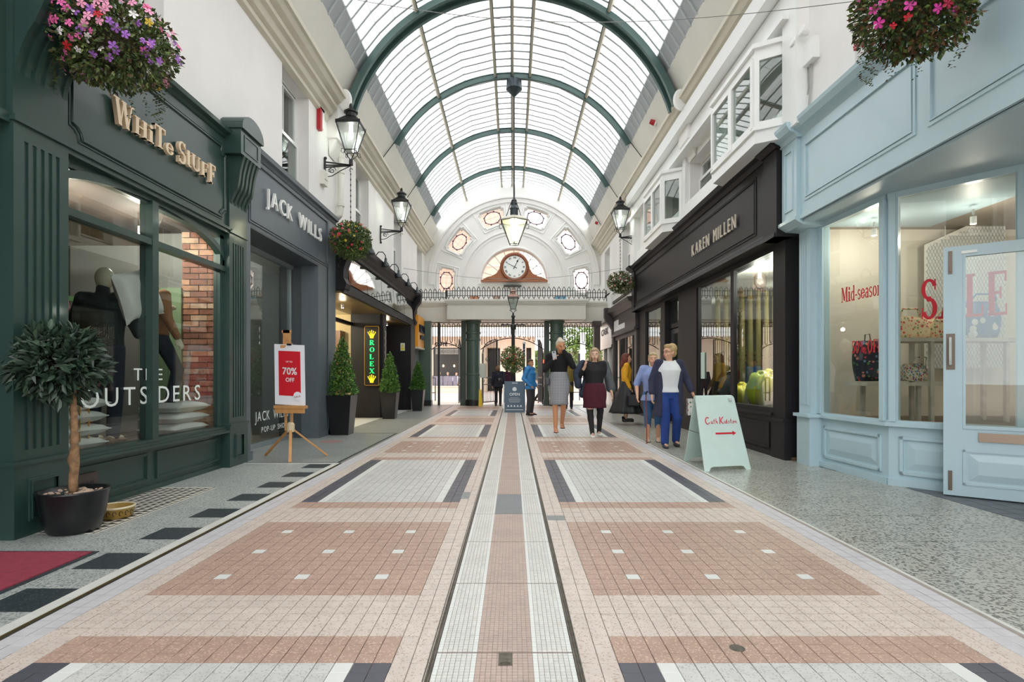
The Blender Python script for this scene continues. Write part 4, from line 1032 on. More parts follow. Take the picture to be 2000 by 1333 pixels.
LETW = mat('white_sign_letter', 'eef0ee', .35)
sans_sign('JACK WILLS', (-3.43, 7.68, 3.5), (0, 1, 0), (0, 0, 1), .24, 2.2, .03, LETW, jw, gap=.5)
sans_sign('JACK WILLS', (-3.94, 8.46, .4), (0, 1, 0), (0, 0, 1), .16, 1.25, .002, WL, jw, gap=.4)
sans_sign('POP-UP SHOP', (-3.94, 8.68, .215), (0, 1, 0), (0, 0, 1), .09, .95, .002, WL, jw, gap=.4)
m = MB(); m.box(-7.4, -4.0, 7.02, 7.12, 0, 3.6); m.box(-7.4, -4.15, 10.6, 10.7, 0, 3.6); m.box(-6.2, -6.1, 7.1, 10.6, 0, 3.6); struct(m, 'wall_shop_left', mat('dim_shop_wall', '8c8d8a', .8, var=.1, scale=1))
m = MB(); m.box(-6.2, -4.0, 7.1, 10.6, .0, .015); o = struct(m, 'shop_floor_left', mat('oak_floor', 'a98a66', .45, wave=(2.5, '8d7050', 'Y')))
m = MB(); m.box(-6.2, -3.96, 7.1, 10.6, 3.05, 3.08); struct(m, 'ceiling_shop_left', WHITE)
ct = thing('display_counter', 'white display counter inside the grey shop window', 'counter', (-5.2, 8.9, 0), world=True)
m = MB(); m.box(-5.6, -4.8, 8.2, 9.6, 0.02, .9); m.build('body', TRIMW, ct); m = MB(); m.box(-5.65, -4.75, 8.15, 9.65, .9, .94); m.build('top', MATS['plywood'], ct)
spot(-4.8, 8.2, 2.9, 3, 'white ceiling spotlight inside the grey shop, nearest the street'); spot(-5.2, 9.4, 2.9, 3, 'white ceiling spotlight deep inside the grey shop')
# ---------------------------------------------------------------- black shopfront with mirrored fascia
rx = thing('mirrored_shopfront', 'black shopfront with a mirrored leaning fascia and gooseneck lamps', 'shopfront', (-3.4, 10.8, 0), world=True)
m = MB(); m.box(-3.7, -3.33, 10.75, 18.55, 2.76, 3.62); m.build('fascia_body', BLACKP, rx)
m = MB(); m.box(-3.34, -3.27, 10.75, 18.55, 2.74, 2.92); m.box(-3.34, -3.26, 10.95, 18.4, 3.53, 3.6); m.build('fascia_rails', BLACKP, rx)
m = MB(); m.extr_y([(-3.6, 3.58), (-3.28, 3.6), (-3.22, 3.66), (-3.2, 3.7), (-3.12, 3.74), (-3.1, 3.84), (-3.6, 3.9)], 10.75, 18.6); m.build('cornice', BLACKP, rx)
MIR = mat('dark_mirror', 'b9bfc0', .03, metal=1.0)
for k in range(5):
    a = 11.05+k*1.42; m = MB(); m.prism([(-3.262, a, 2.94), (-3.262, a+1.39, 2.94), (-3.3, a+1.39, 3.52), (-3.3, a, 3.52)], (-.01, 0, 0)); m.build('mirror_pane', MIR, rx)
for a in (10.72, 18.4):
    pr = [(-3.33, 2.78), (-3.25, 2.8), (-3.22, 2.9), (-3.28, 3.02), (-3.27, 3.2), (-3.2, 3.4), (-3.08, 3.55), (-3.05, 3.75), (-3.08, 3.95), (-3.33, 3.95)]
    m = MB(); m.extr_y([(-3.6, 2.78)]+pr+[(-3.6, 3.95)], a, a+.3); m.build('scroll_bracket', BLACKP, rx)
m = MB(); m.box(-4.3, -3.33, 10.75, 18.55, 2.72, 2.76); m.build('soffit', mat('bronze_soffit', '6a5738', .35, .3), rx)
m = MB(); m.box(-4.25, -3.86, 14.53, 15.0, 0, 2.74); m.box(-3.86, -3.47, 14.5, 15.0, 0, 2.74); m.box(-3.47, -3.4, 14.56, 14.9, 0, 2.74); m.build('pier', BLACKP, rx)
m = MB(); m.box(-3.399, -3.39, 14.62, 14.84, .9, 2.3); 
for k in range(7): m.box(-3.392, -3.38, 14.64, 14.82, 1.0+k*.19, 1.12+k*.19)
m.build('side_sign', mat('dark_bronze', '3e3526', .3, .6), rx)
m = MB(); m.box(-4.3, -3.27, 17.8, 18.55, 0, 2.74); m.box(-4.2, -3.5, 17.78, 17.8, .15, 2.6); m.build('pier', BLACKP, rx)
m = MB(); m.box(-4.35, -3.75, 10.72, 10.9, 0, 2.74); m.build('pier', BLACKP, rx)
CRM = mat('cream_shop_interior', 'e3d3a6', .6, var=.04, scale=1)
m = MB(); m.box(-7.4, -4.25, 15.02, 15.1, 0, 2.9); m.box(-7.4, -7.3, 10.8, 15, 0, 2.9); m.box(-7.4, -4.3, 10.72, 10.78, 0, 2.9); m.box(-7.4, -4.3, 10.7, 18.6, 2.76, 2.85); struct(m, 'wall_jeweller', CRM)
m = MB(); m.box(-4.3, -4.2, 10.9, 14.53, 2.42, 2.5); m.box(-4.3, -4.24, 12.6, 12.66, 0, 2.42); m.box(-4.3, -4.24, 15.0, 17.8, 0, 2.74, 1); m.build('entrance_frame', [BLACKP, mat('dark_wood_panel', '3c2c24', .4)], rx)
m = MB(); m.box(-4.75, -4.55, 14.6, 15.0, .02, 2.3); m.box(-5.6, -5.0, 14.55, 14.95, .02, 1.1); tag(m.build('display_cabinet', mat('warm_brown_cabinet', '7a5230', .4)), 'warm brown display cabinet inside the cream lit jeweller', 'cabinet')
spot(-5.0, 12.6, 2.6, 30, 'ceiling downlight inside the cream lit jeweller', col=(1, .92, .74)); spot(-3.75, 12.2, 2.6, 1.2, 'small downlight in the bronze soffit above the first cone tree', col=(1, .85, .6)); spot(-3.75, 16.5, 2.6, 1, 'small downlight in the bronze soffit above the second cone tree', col=(1, .85, .6))
# illuminated sign
rs = thing('illuminated_sign', 'tall black lit sign with green letters and two yellow crowns', 'sign', (-3.66, 14.5, .85), world=True)
def rrect(x0, x1, z0, z1, r, y, n=5):
    P = []
    for cx_, cz_, a0 in ((x1-r, z0+r, -90), (x1-r, z1-r, 0), (x0+r, z1-r, 90), (x0+r, z0+r, 180)):
        for i in range(n+1): a = radians(a0+90*i/n); P.append((cx_+r*cos(a), y, cz_+r*sin(a)))
    return P
m = MB(); m.prism(rrect(-3.86, -3.48, .84, 2.4, .04, 14.42), (0, .08, 0)); m.build('sign_box', mat('sign_black', '0c0a08', .4), rs)
m = MB(); m.tube(rrect(-3.855, -3.485, .85, 2.39, .04, 14.415), .012, 6, closed=True); m.build('gold_rim', mat('gold_rim', 'b08a45', .35, .8), rs)
GRN = mat('green_lit_letter', '10e06a', .5, emit=.55); YEL = mat('yellow_lit_crown', 'ffcf10', .5, emit=.6)
for i, ch in enumerate('ROLEX'):
    mb, w = glyph_mb(ch, .125, .01, .14/.125/.9); place(mb, (-3.67-.063, 14.418, 1.905-i*.185), (1, 0, 0), (0, 0, 1)); mb.build('letter', GRN, rs)
for zc in (2.08, .92):
    m = MB(); c0 = (-3.67, zc); m.prism([(-3.71, 14.408, zc), (-3.63, 14.408, zc), (-3.615, 14.408, zc+.08), (-3.725, 14.408, zc+.08)], (0, .01, 0))
    for k in range(5):
        q = (k-2)/2; bx = -3.67+q*.035; tx = -3.67+q*.095; tz = zc+.19-abs(q)*.045
        m.prism([(bx-.014, 14.41, zc+.05), (bx+.014, 14.41, zc+.05), (tx+.006, 14.41, tz), (tx-.006, 14.41, tz)], (0, .008, 0)); m.ell((tx, 14.412, tz+.01), (.013, .006, .013), 8, 5)
    m.build('crown', YEL, rs)
m = MB(); m.box(-3.6, -3.46, 17.765, 17.78, 1.9, 2.15); ws = m.build('warning_sign', mat('sign_white', 'dfe3dc', .5)); tag(ws, 'white warning notice with yellow triangle on the far black pier', 'sign')
m = MB(); m.prism([(-3.58, 17.76, 2.03), (-3.48, 17.76, 2.03), (-3.53, 17.76, 2.12)], (0, .005, 0)); m.box(-3.58, -3.48, 17.76, 17.765, 1.92, 2.0); m.build('triangle', mat('warning_yellow', 'e5d21c', .5), ws)
def gooseneck(y, label, rot=0):
    t = thing('gooseneck_lamp', label, 'lamp', (-3.3, y, 3.9), world=True)
    m = MB(); m.tube([(-3.35, y, 3.86), (-3.3, y, 3.98), (-3.22, y, 4.08), (-3.12, y, 4.08), (-3.06, y, 4.0), (-3.05, y, 3.93)], .012, 6); m.build('arm', IRON, t)
    m = MB(); m.lathe((-3.05, y, 3.72), [(.1, 0), (.098, .02), (.07, .09), (.035, .13), (.03, .2), (.02, .22)], 14); m.build('shade', mat('dark_enamel', '2c3336', .3), t, smooth=True)
for y, lb in ((11.9, 'black gooseneck lamp on the mirrored fascia, nearest the hanging basket'), (13.3, 'second black gooseneck lamp from the hanging basket'), (14.8, 'third and middle black gooseneck lamp on the mirrored fascia'), (16.2, 'fourth black gooseneck lamp from the hanging basket'), (17.7, 'fifth black gooseneck lamp, nearest the orange shop sign')): gooseneck(y, lb)
# ---------------------------------------------------------------- orange shop
os_ = thing('orange_shopfront', 'small shopfront with a bright orange sign beside the green pier', 'shopfront', (-3.3, 19, 0), world=True)
ORG_ = mat('orange_sign_board', 'f0a428', .4)
m = MB(); m.box(-3.5, -3.2, 18.75, 20.0, 2.08, 3.16); m.build('sign_board', ORG_, os_)
m = MB(); m.box(-3.5, -3.18, 18.72, 20.03, 2.02, 2.08); m.build('sign_trim', mat('pale_trim', 'cfc6b4', .5), os_)
flat_text('FOLLETT', (-3.19, 18.95, 2.6), (0, 1, 0), (0, 0, 1), .26, .98, mat('navy_letter', '2a3350', .4), os_, depth=.03, bold=.02)
flat_text('BANKS', (-3.19, 19.15, 2.36), (0, 1, 0), (0, 0, 1), .14, .6, MATS['navy_letter'], os_, depth=.03, bold=.02)
m = MB(); m.box(-3.6, -3.35, 18.6, 18.75, 0, 3.2); m.box(-3.5, -3.42, 18.75, 20.1, 0, .5); m.box(-3.5, -3.4, 19.5, 19.58, .5, 2.05); m.box(-3.5, -3.4, 19.95, 20.1, 0, 2.05); m.build('window_frame', mat('grey_joinery', '8f979a', .4), os_)
m = MB(); m.box(-3.463, -3.457, 18.75, 19.95, .5, 2.05); m.build('pane', GLASS, os_)
m = MB(); m.box(-7.4, -4.0, 18.6, 18.7, 0, 3.6); m.box(-4.3, -4.2, 18.6, 22, 0, 3.6); m.box(-4.3, -3.56, 20.4, 20.5, 0, 3.6); struct(m, 'wall_orange_shop', mat('mustard_wall', 'c9a74a', .7))
# ---------------------------------------------------------------- black shopfront (right)
ks = thing('black_shopfront', 'long black shopfront with metal capital letters on the right', 'shopfront', (3.5, 7.3, 0), world=True)
m = MB(); m.box(3.42, 3.75, 7.12, 15.65, 2.97, 4.02); m.build('fascia_board', BLACKP, ks)
m = MB(); m.extr_y([(3.6, 3.98), (3.4, 4.0), (3.36, 4.05), (3.3, 4.07), (3.27, 4.14), (3.6, 4.17)], 7.45, 15.65); m.build('cornice', BLACKP, ks)
m = MB(); m.extr_y([(3.6, 2.9), (3.36, 2.9), (3.37, 2.95), (3.4, 2.98), (3.42, 3.02), (3.6, 3.02)], 7.12, 15.7); m.build('lower_moulding', BLACKP, ks)
m = MB(); m.frame_x(3.41, 7.75, 15.3, 3.08, 3.9, .02, .012); m.frame_x(3.4, 7.79, 15.26, 3.12, 3.86, .01, .012); m.build('fascia_moulding', BLACKP, ks)
for a, b in ((7.08, 7.46), (15.4, 15.72)):
    m = MB(); m.box(3.38, 3.75, a, b, 2.9, 4.02); m.extr_y([(3.7, 4.0), (3.36, 4.02), (3.3, 4.07), (3.24, 4.1), (3.22, 4.16), (3.7, 4.2)], a-.04, b+.04); m.build('end_block', BLACKP, ks)
xf_ = 3.58
def bpier(a, b, d=0.0, deep=.3):
    m = MB(); m.box(xf_-d, xf_+deep, a, b, 0, 2.95); m.box(xf_-d-.02, xf_+deep, a-.015, b+.015, 0, .5); m.box(xf_-d-.04, xf_+deep, a-.03, b+.03, .5, .54); m.build('pilaster', BLACKP, ks)
bpier(7.26, 7.6); bpier(10.77, 11.93); bpier(13.06, 14.27, 0) if False else None
bpier(13.0, 13.35); bpier(14.9, 15.7)
m = MB(); m.box(xf_+.12, xf_+.16, 10.7, 11.93, 0, 2.9); 
m = MB(); m.box(xf_, xf_+.2, 7.6, 10.77, 2.82, 2.95); m.box(xf_, xf_+.1, 7.6, 10.77, .6, .67); m.box(xf_-.03, xf_+.1, 7.6, 10.77, .56, .6); m.box(xf_+.02, xf_+.08, 9.0, 9.13, .67, 2.85); m.box(xf_+.02, xf_+.06, 7.6, 7.64, .67, 2.85); m.box(xf_+.02, xf_+.06, 10.7, 10.77, .67, 2.85); m.build('window_frame', BLACKP, ks)
m = MB(); m.box(xf_+.03, xf_+.2, 7.6, 10.77, 0, .56); m.frame_x(xf_+.015, 7.75, 9.0, .1, .46, .025, .015); m.frame_x(xf_+.015, 9.15, 10.6, .1, .46, .025, .015); m.box(xf_, xf_+.1, 7.6, 10.77, 0, .07); m.build('stall_riser', BLACKP, ks)
for a, b in ((7.64, 9.0), (9.13, 10.7)): m = MB(); m.box(xf_+.047, xf_+.053, a, b, .67, 2.82); m.build('pane', MATS['reflective_shop_glass'], ks)
# far window and door
m = MB(); m.box(xf_, xf_+.15, 13.35, 14.9, 2.82, 2.95); m.box(xf_, xf_+.1, 13.35, 14.9, .6, .68); m.box(xf_+.03, xf_+.15, 13.35, 14.9, 0, .6); m.build('window_frame', BLACKP, ks)
m = MB(); m.box(xf_+.047, xf_+.053, 13.35, 14.9, .68, 2.82); m.build('pane', MATS['reflective_shop_glass'], ks)
m = MB(); m.box(xf_+.1, xf_+.2, 11.93, 13.0, 2.2, 2.3); m.box(xf_, xf_+.3, 11.93, 13.0, 2.85, 2.95); m.box(xf_+.12, xf_+.18, 11.93, 11.98, 0, 2.9); m.box(xf_+.12, xf_+.18, 12.95, 13.0, 0, 2.9); m.build('door_frame', BLACKP, ks)
d = MB(); d.frame_x(xf_+.13, 12.0, 12.94, .03, 2.18, .11, .05); d.box(xf_+.13, xf_+.18, 12.1, 12.84, .14, .6); dd = d.build('door', mat('charcoal_door', '3a3a40', .4), ks)
m = MB(); m.box(xf_+.15, xf_+.156, 12.11, 12.83, .6, 2.07); m.build('pane', MATS['reflective_shop_glass'], dd); m = MB(); m.box(xf_+.15, xf_+.156, 11.98, 12.95, 2.3, 2.85); m.build('fanlight', MATS['reflective_shop_glass'], ks)
m = MB(); m.box(xf_+.08, xf_+.12, 12.15, 12.18, .95, 1.25); m.box(xf_+.09, xf_+.14, 12.15, 12.18, .97, 1.0); m.build('handle', MATS['pale_steel'], dd)
MET = mat('brushed_letter_metal', 'cfc8b8', .5, .2)
sans_sign('KAREN MILLEN', (3.4, 10.45, 3.36), (0, -1, 0), (0, 0, 1), .22, 2.05, .018, MET, ks, gap=.6, bold=.0)
m = MB(); m.box(xf_+.03, xf_+.035, 10.4, 10.6, 1.05, 1.55); tag(m.build('posted_notice', mat('pale_green_notice', 'c4dbd3', .5)), 'pale paper notice stuck inside the black shop window', 'notice')
# interior of the black shop
m = MB(); m.box(3.9, 8.4, 7.16, 7.24, 0, 3.5); m.box(3.75, 8.4, 15.75, 15.85, 0, 3.5); m.box(7.3, 7.4, 7.2, 15.8, 0, 3.5); struct(m, 'wall_shop_right', mat('taupe_shop_wall', '8a7b66', .7, var=.15, scale=1.2))
m = MB(); m.box(3.6, 7.3, 7.2, 15.8, 2.95, 3.0); struct(m, 'ceiling_shop_right', CREAM)
m = MB(); m.box(3.65, 7.3, 7.2, 15.8, 0.0, .04); m.box(3.65, 4.9, 7.3, 10.7, .04, .62); struct(m, 'shop_floor_right', mat('walnut_floor', '6d5540', .45, wave=(3, '54402f', 'X')))
cu = thing('curtain', 'tall olive pleated curtain behind the black shop window', 'curtain', (5.2, 11.3, 0), world=True)
for k in range(14):
    x = 4.3+k*.17; m = MB(); m.rings([(.04, x, 11.6, .07, .05), (1.5, x+.01, 11.6, .06, .05), (2.9, x, 11.6, .05, .04)], 8); m.build('pleat', mat('olive_curtain', '857a4c', .8), cu, smooth=True)
rl = thing('clothes_rail', 'dark clothes rail with hanging garments inside the black shop', 'rail', (6, 13.4, 0), world=True)
m = MB(); m.tube([(5, 13.4, .04), (5, 13.4, 1.6), (7, 13.4, 1.6), (7, 13.4, .04)], .02, 6); m.build('rail', IRON, rl)
for k in range(9):
    m = MB(); x = 5.2+k*.2; m.rings([(.7, x, 13.4, .05, .22), (1.3, x, 13.4, .04, .2), (1.5, x, 13.4, .03, .12)], 8); m.build('garment', mat('garment_%d' % (k % 3), ['2b2c33', '8c3d46', '3f5a7a'][k % 3], .8), rl, smooth=True)
for i, (x, y, e) in enumerate([(3.95, 8.2, 26), (4.2, 9.4, 22), (5.6, 11, 8), (4.6, 13.8, 8), (6.2, 9.0, 8)]):
    spot(x, y, 2.78, e, ['ceiling spot in the black shop above the yellow bags', 'ceiling spot in the black shop right of its mullion', 'ceiling spot in the black shop before the curtain', 'ceiling spot behind the far window of the black shop', 'ceiling spot deep in the black shop'][i])
# yellow bags and dark bag in the window
YB = mat('yellow_plastic', 'efdc1c', .3, var=.12, scale=5, hex2='d5cf1a', coat=.5, bump=.4, bscale=8)
def sack(name, label, cat, c, r, m_, seed, lumps=.18, nu=18, nv=12, group=None):
    t = thing(name, label, cat, (c[0], c[1], c[2]-r[2]), world=True, group=group)
    rg = random.Random(seed); ph = [rg.uniform(0, 6) for _ in range(6)]; R = []
    for i in range(nv+1):
        a = -pi/2+pi*i/nv; ring = []
        for j in range(nu):
            b = 2*pi*j/nu
            k = 1+lumps*.5*sin(3*b+ph[0]+2*a)+lumps*.4*sin(5*b+ph[1]-3*a)+lumps*.3*sin(4*a+ph[2]+b)
            ca = max(abs(cos(a))**.7, .03); sa = math.copysign(abs(sin(a))**.8, sin(a))
            ring.append((c[0]+r[0]*ca*cos(b)*k, c[1]+r[1]*ca*sin(b)*k, max(c[2]+r[2]*sa*k, c[2]-r[2])))
        R.append(ring)
    m = MB(); m.loft(R); m.build('body', m_, t, smooth=True)
    m = MB(); m.tube([(c[0]-.04, c[1], c[2]+r[2]*.95), (c[0]-.02, c[1], c[2]+r[2]*1.12), (c[0]+.03, c[1], c[2]+r[2]*1.14), (c[0]+.05, c[1]+.02, c[2]+r[2]*1.0)], [.035, .03, .025, .03], 7); m.build('knot', m_, t, smooth=True)
    return t
sack('plastic_bag', 'shiny yellow plastic bag in the black shop window, right at the near pier', 'bag', (3.97, 8.5, .88), (.2, .22, .26), YB, 1)
sack('plastic_bag', 'shiny lime yellow bag in the middle of the black shop window', 'bag', (4.02, 8.98, .88), (.2, .2, .26), mat('lime_plastic', 'b9c21c', .3, var=.1, scale=5, coat=.5, bump=.4, bscale=8), 2)
sack('plastic_bag', 'small lime yellow bag beside the black shop mullion', 'bag', (3.88, 9.36, .79), (.15, .17, .17), YB, 3)
sack('plastic_bag', 'yellow bag lying on top behind the black shop mullion', 'bag', (4.4, 9.5, 1.07), (.25, .2, .12), YB, 4)
sack('dark_bag', 'glossy black bag in the far half of the black shop window', 'bag', (3.97, 10.2, .88), (.2, .3, .26), mat('black_plastic', '1c1c20', .2, coat=.5), 5)
m = MB(); m.box(4.15, 4.7, 9.3, 9.7, .62, .95); tag(m.build('display_plinth', mat('plinth_grey', '55504a', .6)), 'grey plinth under the folded yellow bag in the black shop', 'plinth')
# ---------------------------------------------------------------- third shop and white shop on the right
t3 = thing('brown_shopfront', 'dark brown shopfront with bracketed cornice beyond the black one', 'shopfront', (3.5, 16, 0), world=True)
BRN = mat('brown_black_joinery', '3f383a', .45, var=.08)
m = MB(); m.box(3.49, 3.75, 15.72, 19.4, 2.5, 3.1); m.extr_y([(3.7, 3.1), (3.46, 3.1), (3.4, 3.2), (3.3, 3.24), (3.26, 3.36), (3.7, 3.42)], 15.72, 19.4); m.extr_y([(3.6, 2.42), (3.44, 2.42), (3.46, 2.5), (3.6, 2.52)], 15.72, 19.3); m.build('fascia_board', BRN, t3)
m = MB(); m.extr_y([(3.7, 2.5), (3.47, 2.5), (3.46, 2.7), (3.38, 2.85), (3.26, 2.95), (3.2, 3.15), (3.2, 3.45), (3.7, 3.45)], 19.2, 19.45); m.build('scroll_bracket', BRN, t3)
m = MB(); m.box(3.5, 3.8, 19.2, 19.45, 0, 2.5); m.box(3.52, 3.6, 15.72, 16.0, 0, 2.45); m.box(3.55, 3.75, 16.0, 19.2, 0, .55); m.box(3.55, 3.62, 16.0, 19.2, 2.3, 2.45); m.box(3.55, 3.61, 17.3, 17.37, .55, 2.3); m.box(3.55, 3.61, 16.35, 16.42, .55, 2.3); m.build('window_frame', BRN, t3)
m = MB(); m.box(3.577, 3.583, 16.0, 19.2, .55, 2.3); m.build('pane', MATS['reflective_shop_glass'], t3)
m = MB(); m.box(3.485, 3.5, 17.2, 19.0, 2.6, 2.76); m.box(3.485, 3.5, 18.2, 19.0, 2.76, 2.95); sg = m.build('sign_strip', mat('sign_white2', 'e3e6e8', .4), t3)
m = MB(); m.box(4.6, 4.7, 15.9, 22, 0, 3.6); m.box(3.7, 8.4, 19.5, 19.6, 0, 3.6); struct(m, 'wall_brown_shop', mat('pale_shop_wall', 'bcb5a8', .7))
t4 = thing('white_shopfront', 'white shopfront with dark letters at the far right end', 'shopfront', (3.5, 20, 0), world=True)
m = MB(); m.box(3.48, 3.8, 19.45, 22, 2.1, 3.97); m.box(3.4, 3.8, 19.45, 21.9, 3.02, 3.12, 1); m.box(3.46, 3.8, 19.45, 21.9, 2.1, 2.2); m.box(3.52, 3.7, 19.5, 22, 0, .5); m.box(3.5, 3.65, 20.2, 20.35, .5, 2.1); m.box(3.5, 3.65, 21.2, 21.35, .5, 2.1); m.build('frame', [TRIMW, BRN], t4)
flat_text('CASK', (3.47, 21.6, 2.62), (0, -1, 0), (0, 0, 1), .24, 1.5, mat('dark_grey_letter', '3a3b3d', .5), t4, bold=.02)
m = MB(); m.box(3.577, 3.583, 19.45, 22, .5, 2.1); m.build('pane', GLASS, t4)
# ---------------------------------------------------------------- pale blue shopfront
bs_ = thing('blue_shopfront', 'pale blue shopfront with panelled fascia and canted windows, nearest right', 'shopfront', (3.6, 6.9, 0), world=True)
m = MB(); m.box(3.49, 3.9, -5, 6.72, 3.0, 4.05); m.box(3.46, 3.8, -5, 7.06, 3.0, 3.05); m.build('fascia_board', BLUEP, bs_)
m = MB(); m.extr_y([(3.8, 4.0), (3.49, 4.0), (3.46, 4.04), (3.4, 4.07), (3.36, 4.13), (3.35, 4.17), (3.8, 4.2)], -5, 6.75); m.build('cornice', BLUEP, bs_)
for a, b in ((4.78, 6.6), (2.4, 4.64), (.1, 2.26), (-4, -.1)):
    m = MB(); m.frame_x(3.478, a, b, 3.2, 3.9, .03, .016); m.frame_x(3.468, a+.035, b-.035, 3.235, 3.865, .012, .026); m.build('fascia_moulding', BLUEP, bs_)
m = MB(); m.box(3.44, 3.85, 6.7, 7.06, 3.03, 4.02); m.extr_y([(3.8, 4.0), (3.43, 4.0), (3.4, 4.04), (3.34, 4.07), (3.3, 4.13), (3.29, 4.17), (3.8, 4.2)], 6.66, 7.1); m.extr_y([(3.8, 2.92), (3.5, 2.94), (3.4, 3.0), (3.4, 3.04), (3.8, 3.04)], 6.66, 7.1); m.frame_x(3.425, 6.78, 6.98, 3.15, 3.9, .02, .016); m.build('end_block', BLUEP, bs_)
m = MB(); m.box(3.66, 3.9, 6.8, 7.06, 0, 2.95); m.box(3.64, 3.9, 6.78, 7.08, 0, .6); m.box(3.6, 3.9, 6.74, 7.1, .6, .64)
for k in range(4): m.box(3.65, 3.66, 6.84+k*.05, 6.865+k*.05, .75, 2.85)
m.build('pilaster', BLUEP, bs_)
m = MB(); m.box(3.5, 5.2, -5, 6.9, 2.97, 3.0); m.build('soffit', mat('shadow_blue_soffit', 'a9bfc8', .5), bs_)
Wp = [Vector((3.79, 6.82, 0)), Vector((3.85, 5.66, 0)), Vector((4.52, 4.83, 0)), Vector((4.52, 3.9, 0))]
UP = Vector((0, 0, 1))
def seg(a, b): d = b-a; u = d.normalized(); n = Vector((u.y, -u.x, 0)); n = n if n.x < 0 else -n; return u, n, d.length   # n points to the street
for i, (a, b) in enumerate(((Wp[0], Wp[1]), (Wp[1], Wp[2]))):
    u, n, L_ = seg(a, b); mid = (a+b)/2
    m = MB(); m.obox(mid+UP*.3-n*.05, (u*L_/2, n*.05, UP*.3)); m.obox(mid+UP*.035+n*.01, (u*L_/2, n*.02, UP*.035))
    # raised and fielded panel
    h0, h1 = .12, .5; q0 = a+u*.1; q1 = b-u*.1
    def P_(t, z, d): return q0+(q1-q0)*t+UP*z+n*d
    for (s0, s1, z0, z1, e) in ((0, 1, h0, h0+.03, .014), (0, 1, h1-.03, h1, .014)):
        m.obox(P_(.5, (z0+z1)/2, e/2), (u*(q1-q0).length/2, n*e, UP*.015))
    for t_ in (0, 1): m.obox(P_(t_, (h0+h1)/2, .007)+u*(.015 if t_ == 0 else -.015), (u*.015, n*.014, UP*(h1-h0)/2))
    k_ = .05/(q1-q0).length; O = [P_(k_, h0+.05, 0), P_(1-k_, h0+.05, 0), P_(1-k_, h1-.05, 0), P_(k_, h1-.05, 0)]
    I = [P_(k_*2.6, h0+.12, .018), P_(1-k_*2.6, h0+.12, .018), P_(1-k_*2.6, h1-.12, .018), P_(k_*2.6, h1-.12, .018)]
    m.add(O+I, [(0, 1, 5, 4), (1, 2, 6, 5), (2, 3, 7, 6), (3, 0, 4, 7), (4, 5, 6, 7)]); m.build('stall_riser', BLUEP, bs_)
    m = MB(); m.obox(mid+UP*.62, (u*(L_/2+.02), n*.05, UP*.02)); m.obox(mid+UP*.65, (u*(L_/2+.01), n*.035, UP*.012)); m.build('sill', BLUEP, bs_)
    m = MB(); m.obox(mid+UP*2.95, (u*L_/2, n*.04, UP*.04))
    for q in (a+u*.045, b-u*.045): m.obox(q+UP*1.8-n*.01, (u*.045, n*.04, UP*1.15)); m.obox(q+UP*1.8+n*.02, (u*.03, n*.03, UP*1.15))
    m.build('window_frame', BLUEP, bs_)
    g = MB(); g.obox(mid+UP*1.79, (u*(L_/2-.09), n*.003, UP*1.12)); g.build('pane', glass('blue_shop_glass_%d' % i, 'f4f6f2', .07), bs_)
u2, n2, L2 = seg(Wp[1], Wp[2]); u1, n1, L1 = seg(Wp[0], Wp[1])
SR = mat('red_vinyl_letter', 'c0202f', .5)
serif_sign('Mid-season', Wp[0]+u1*.42+n1*.006+UP*1.955, u1, UP+u1*0, .17, .66, .002, SR, bs_)
serif_sign('up to 50% OFF' if False else '50% OFF', Wp[0]+u1*.6+n1*.006+UP*1.36, u1, UP, .14, .48, .002, SR, bs_)
serif_sign('SALE', Wp[1]+u2*.27+n2*.006+UP*1.66, u2, UP, .4, .66, .002, SR, bs_)
# open door leaf standing in front of the canted window
dr = thing('shop_door', 'pale blue half-glazed shop door folded open at the right edge', 'door', (4.05, 5.2, 0), world=True)
da = Vector((4.02, 5.16, 0)); du = Vector((.79, -.61, 0)).normalized(); dn = Vector((-du.y, du.x, 0)); dn = dn if dn.y < 0 else -dn
W2, HT = .92, 2.3
def dpt(x, z, d=0): return da+du*x+UP*z+dn*d
def dbox(m, x0, x1, z0, z1, d0, d1): m.obox(dpt((x0+x1)/2, (z0+z1)/2, (d0+d1)/2), (du*(x1-x0)/2, dn*(d1-d0)/2, UP*(z1-z0)/2))
m = MB(); dbox(m, 0, .14, .015, HT, 0, .045); dbox(m, W2-.14, W2, .015, HT, 0, .045); dbox(m, .14, W2-.14, HT-.1, HT, 0, .045); dbox(m, .14, W2-.14, .015, .63, 0, .045)
dbox(m, .14, W2-.14, .63, .66, .0, .055); dbox(m, .14, .16, .63, HT-.1, .0, .052); dbox(m, W2-.16, W2-.14, .63, HT-.1, 0, .052)
for q in ((.14, W2-.14, .12, .14), (.14, W2-.14, .42, .44)): dbox(m, *q, .04, .055)
dbox(m, .14, .16, .12, .44, .04, .055)
m.add([dpt(.18, .16, .046), dpt(W2-.18, .16, .046), dpt(W2-.18, .4, .046), dpt(.18, .4, .046), dpt(.25, .22, .06), dpt(W2-.25, .22, .06), dpt(W2-.25, .34, .06), dpt(.25, .34, .06)], [(0, 1, 5, 4), (1, 2, 6, 5), (2, 3, 7, 6), (3, 0, 4, 7), (4, 5, 6, 7)])
m.build('leaf', BLUEP, dr)
m = MB(); dbox(m, .15, W2-.15, .65, HT-.1, .02, .026); m.build('pane', GLASS, dr)
m = MB(); dbox(m, .02, .085, 1.17, 1.5, .045, .05); hp = m.build('handle_plate', mat('worn_bronze', '6b6158', .35, .7), dr)
m = MB(); m.tube([dpt(.05, 1.22, .05), dpt(.05, 1.22, .085), dpt(.05, 1.26, .095), dpt(.05, 1.42, .095), dpt(.05, 1.46, .085), dpt(.05, 1.46, .05)], .011, 8); m.build('handle', MATS['pale_steel'], hp)
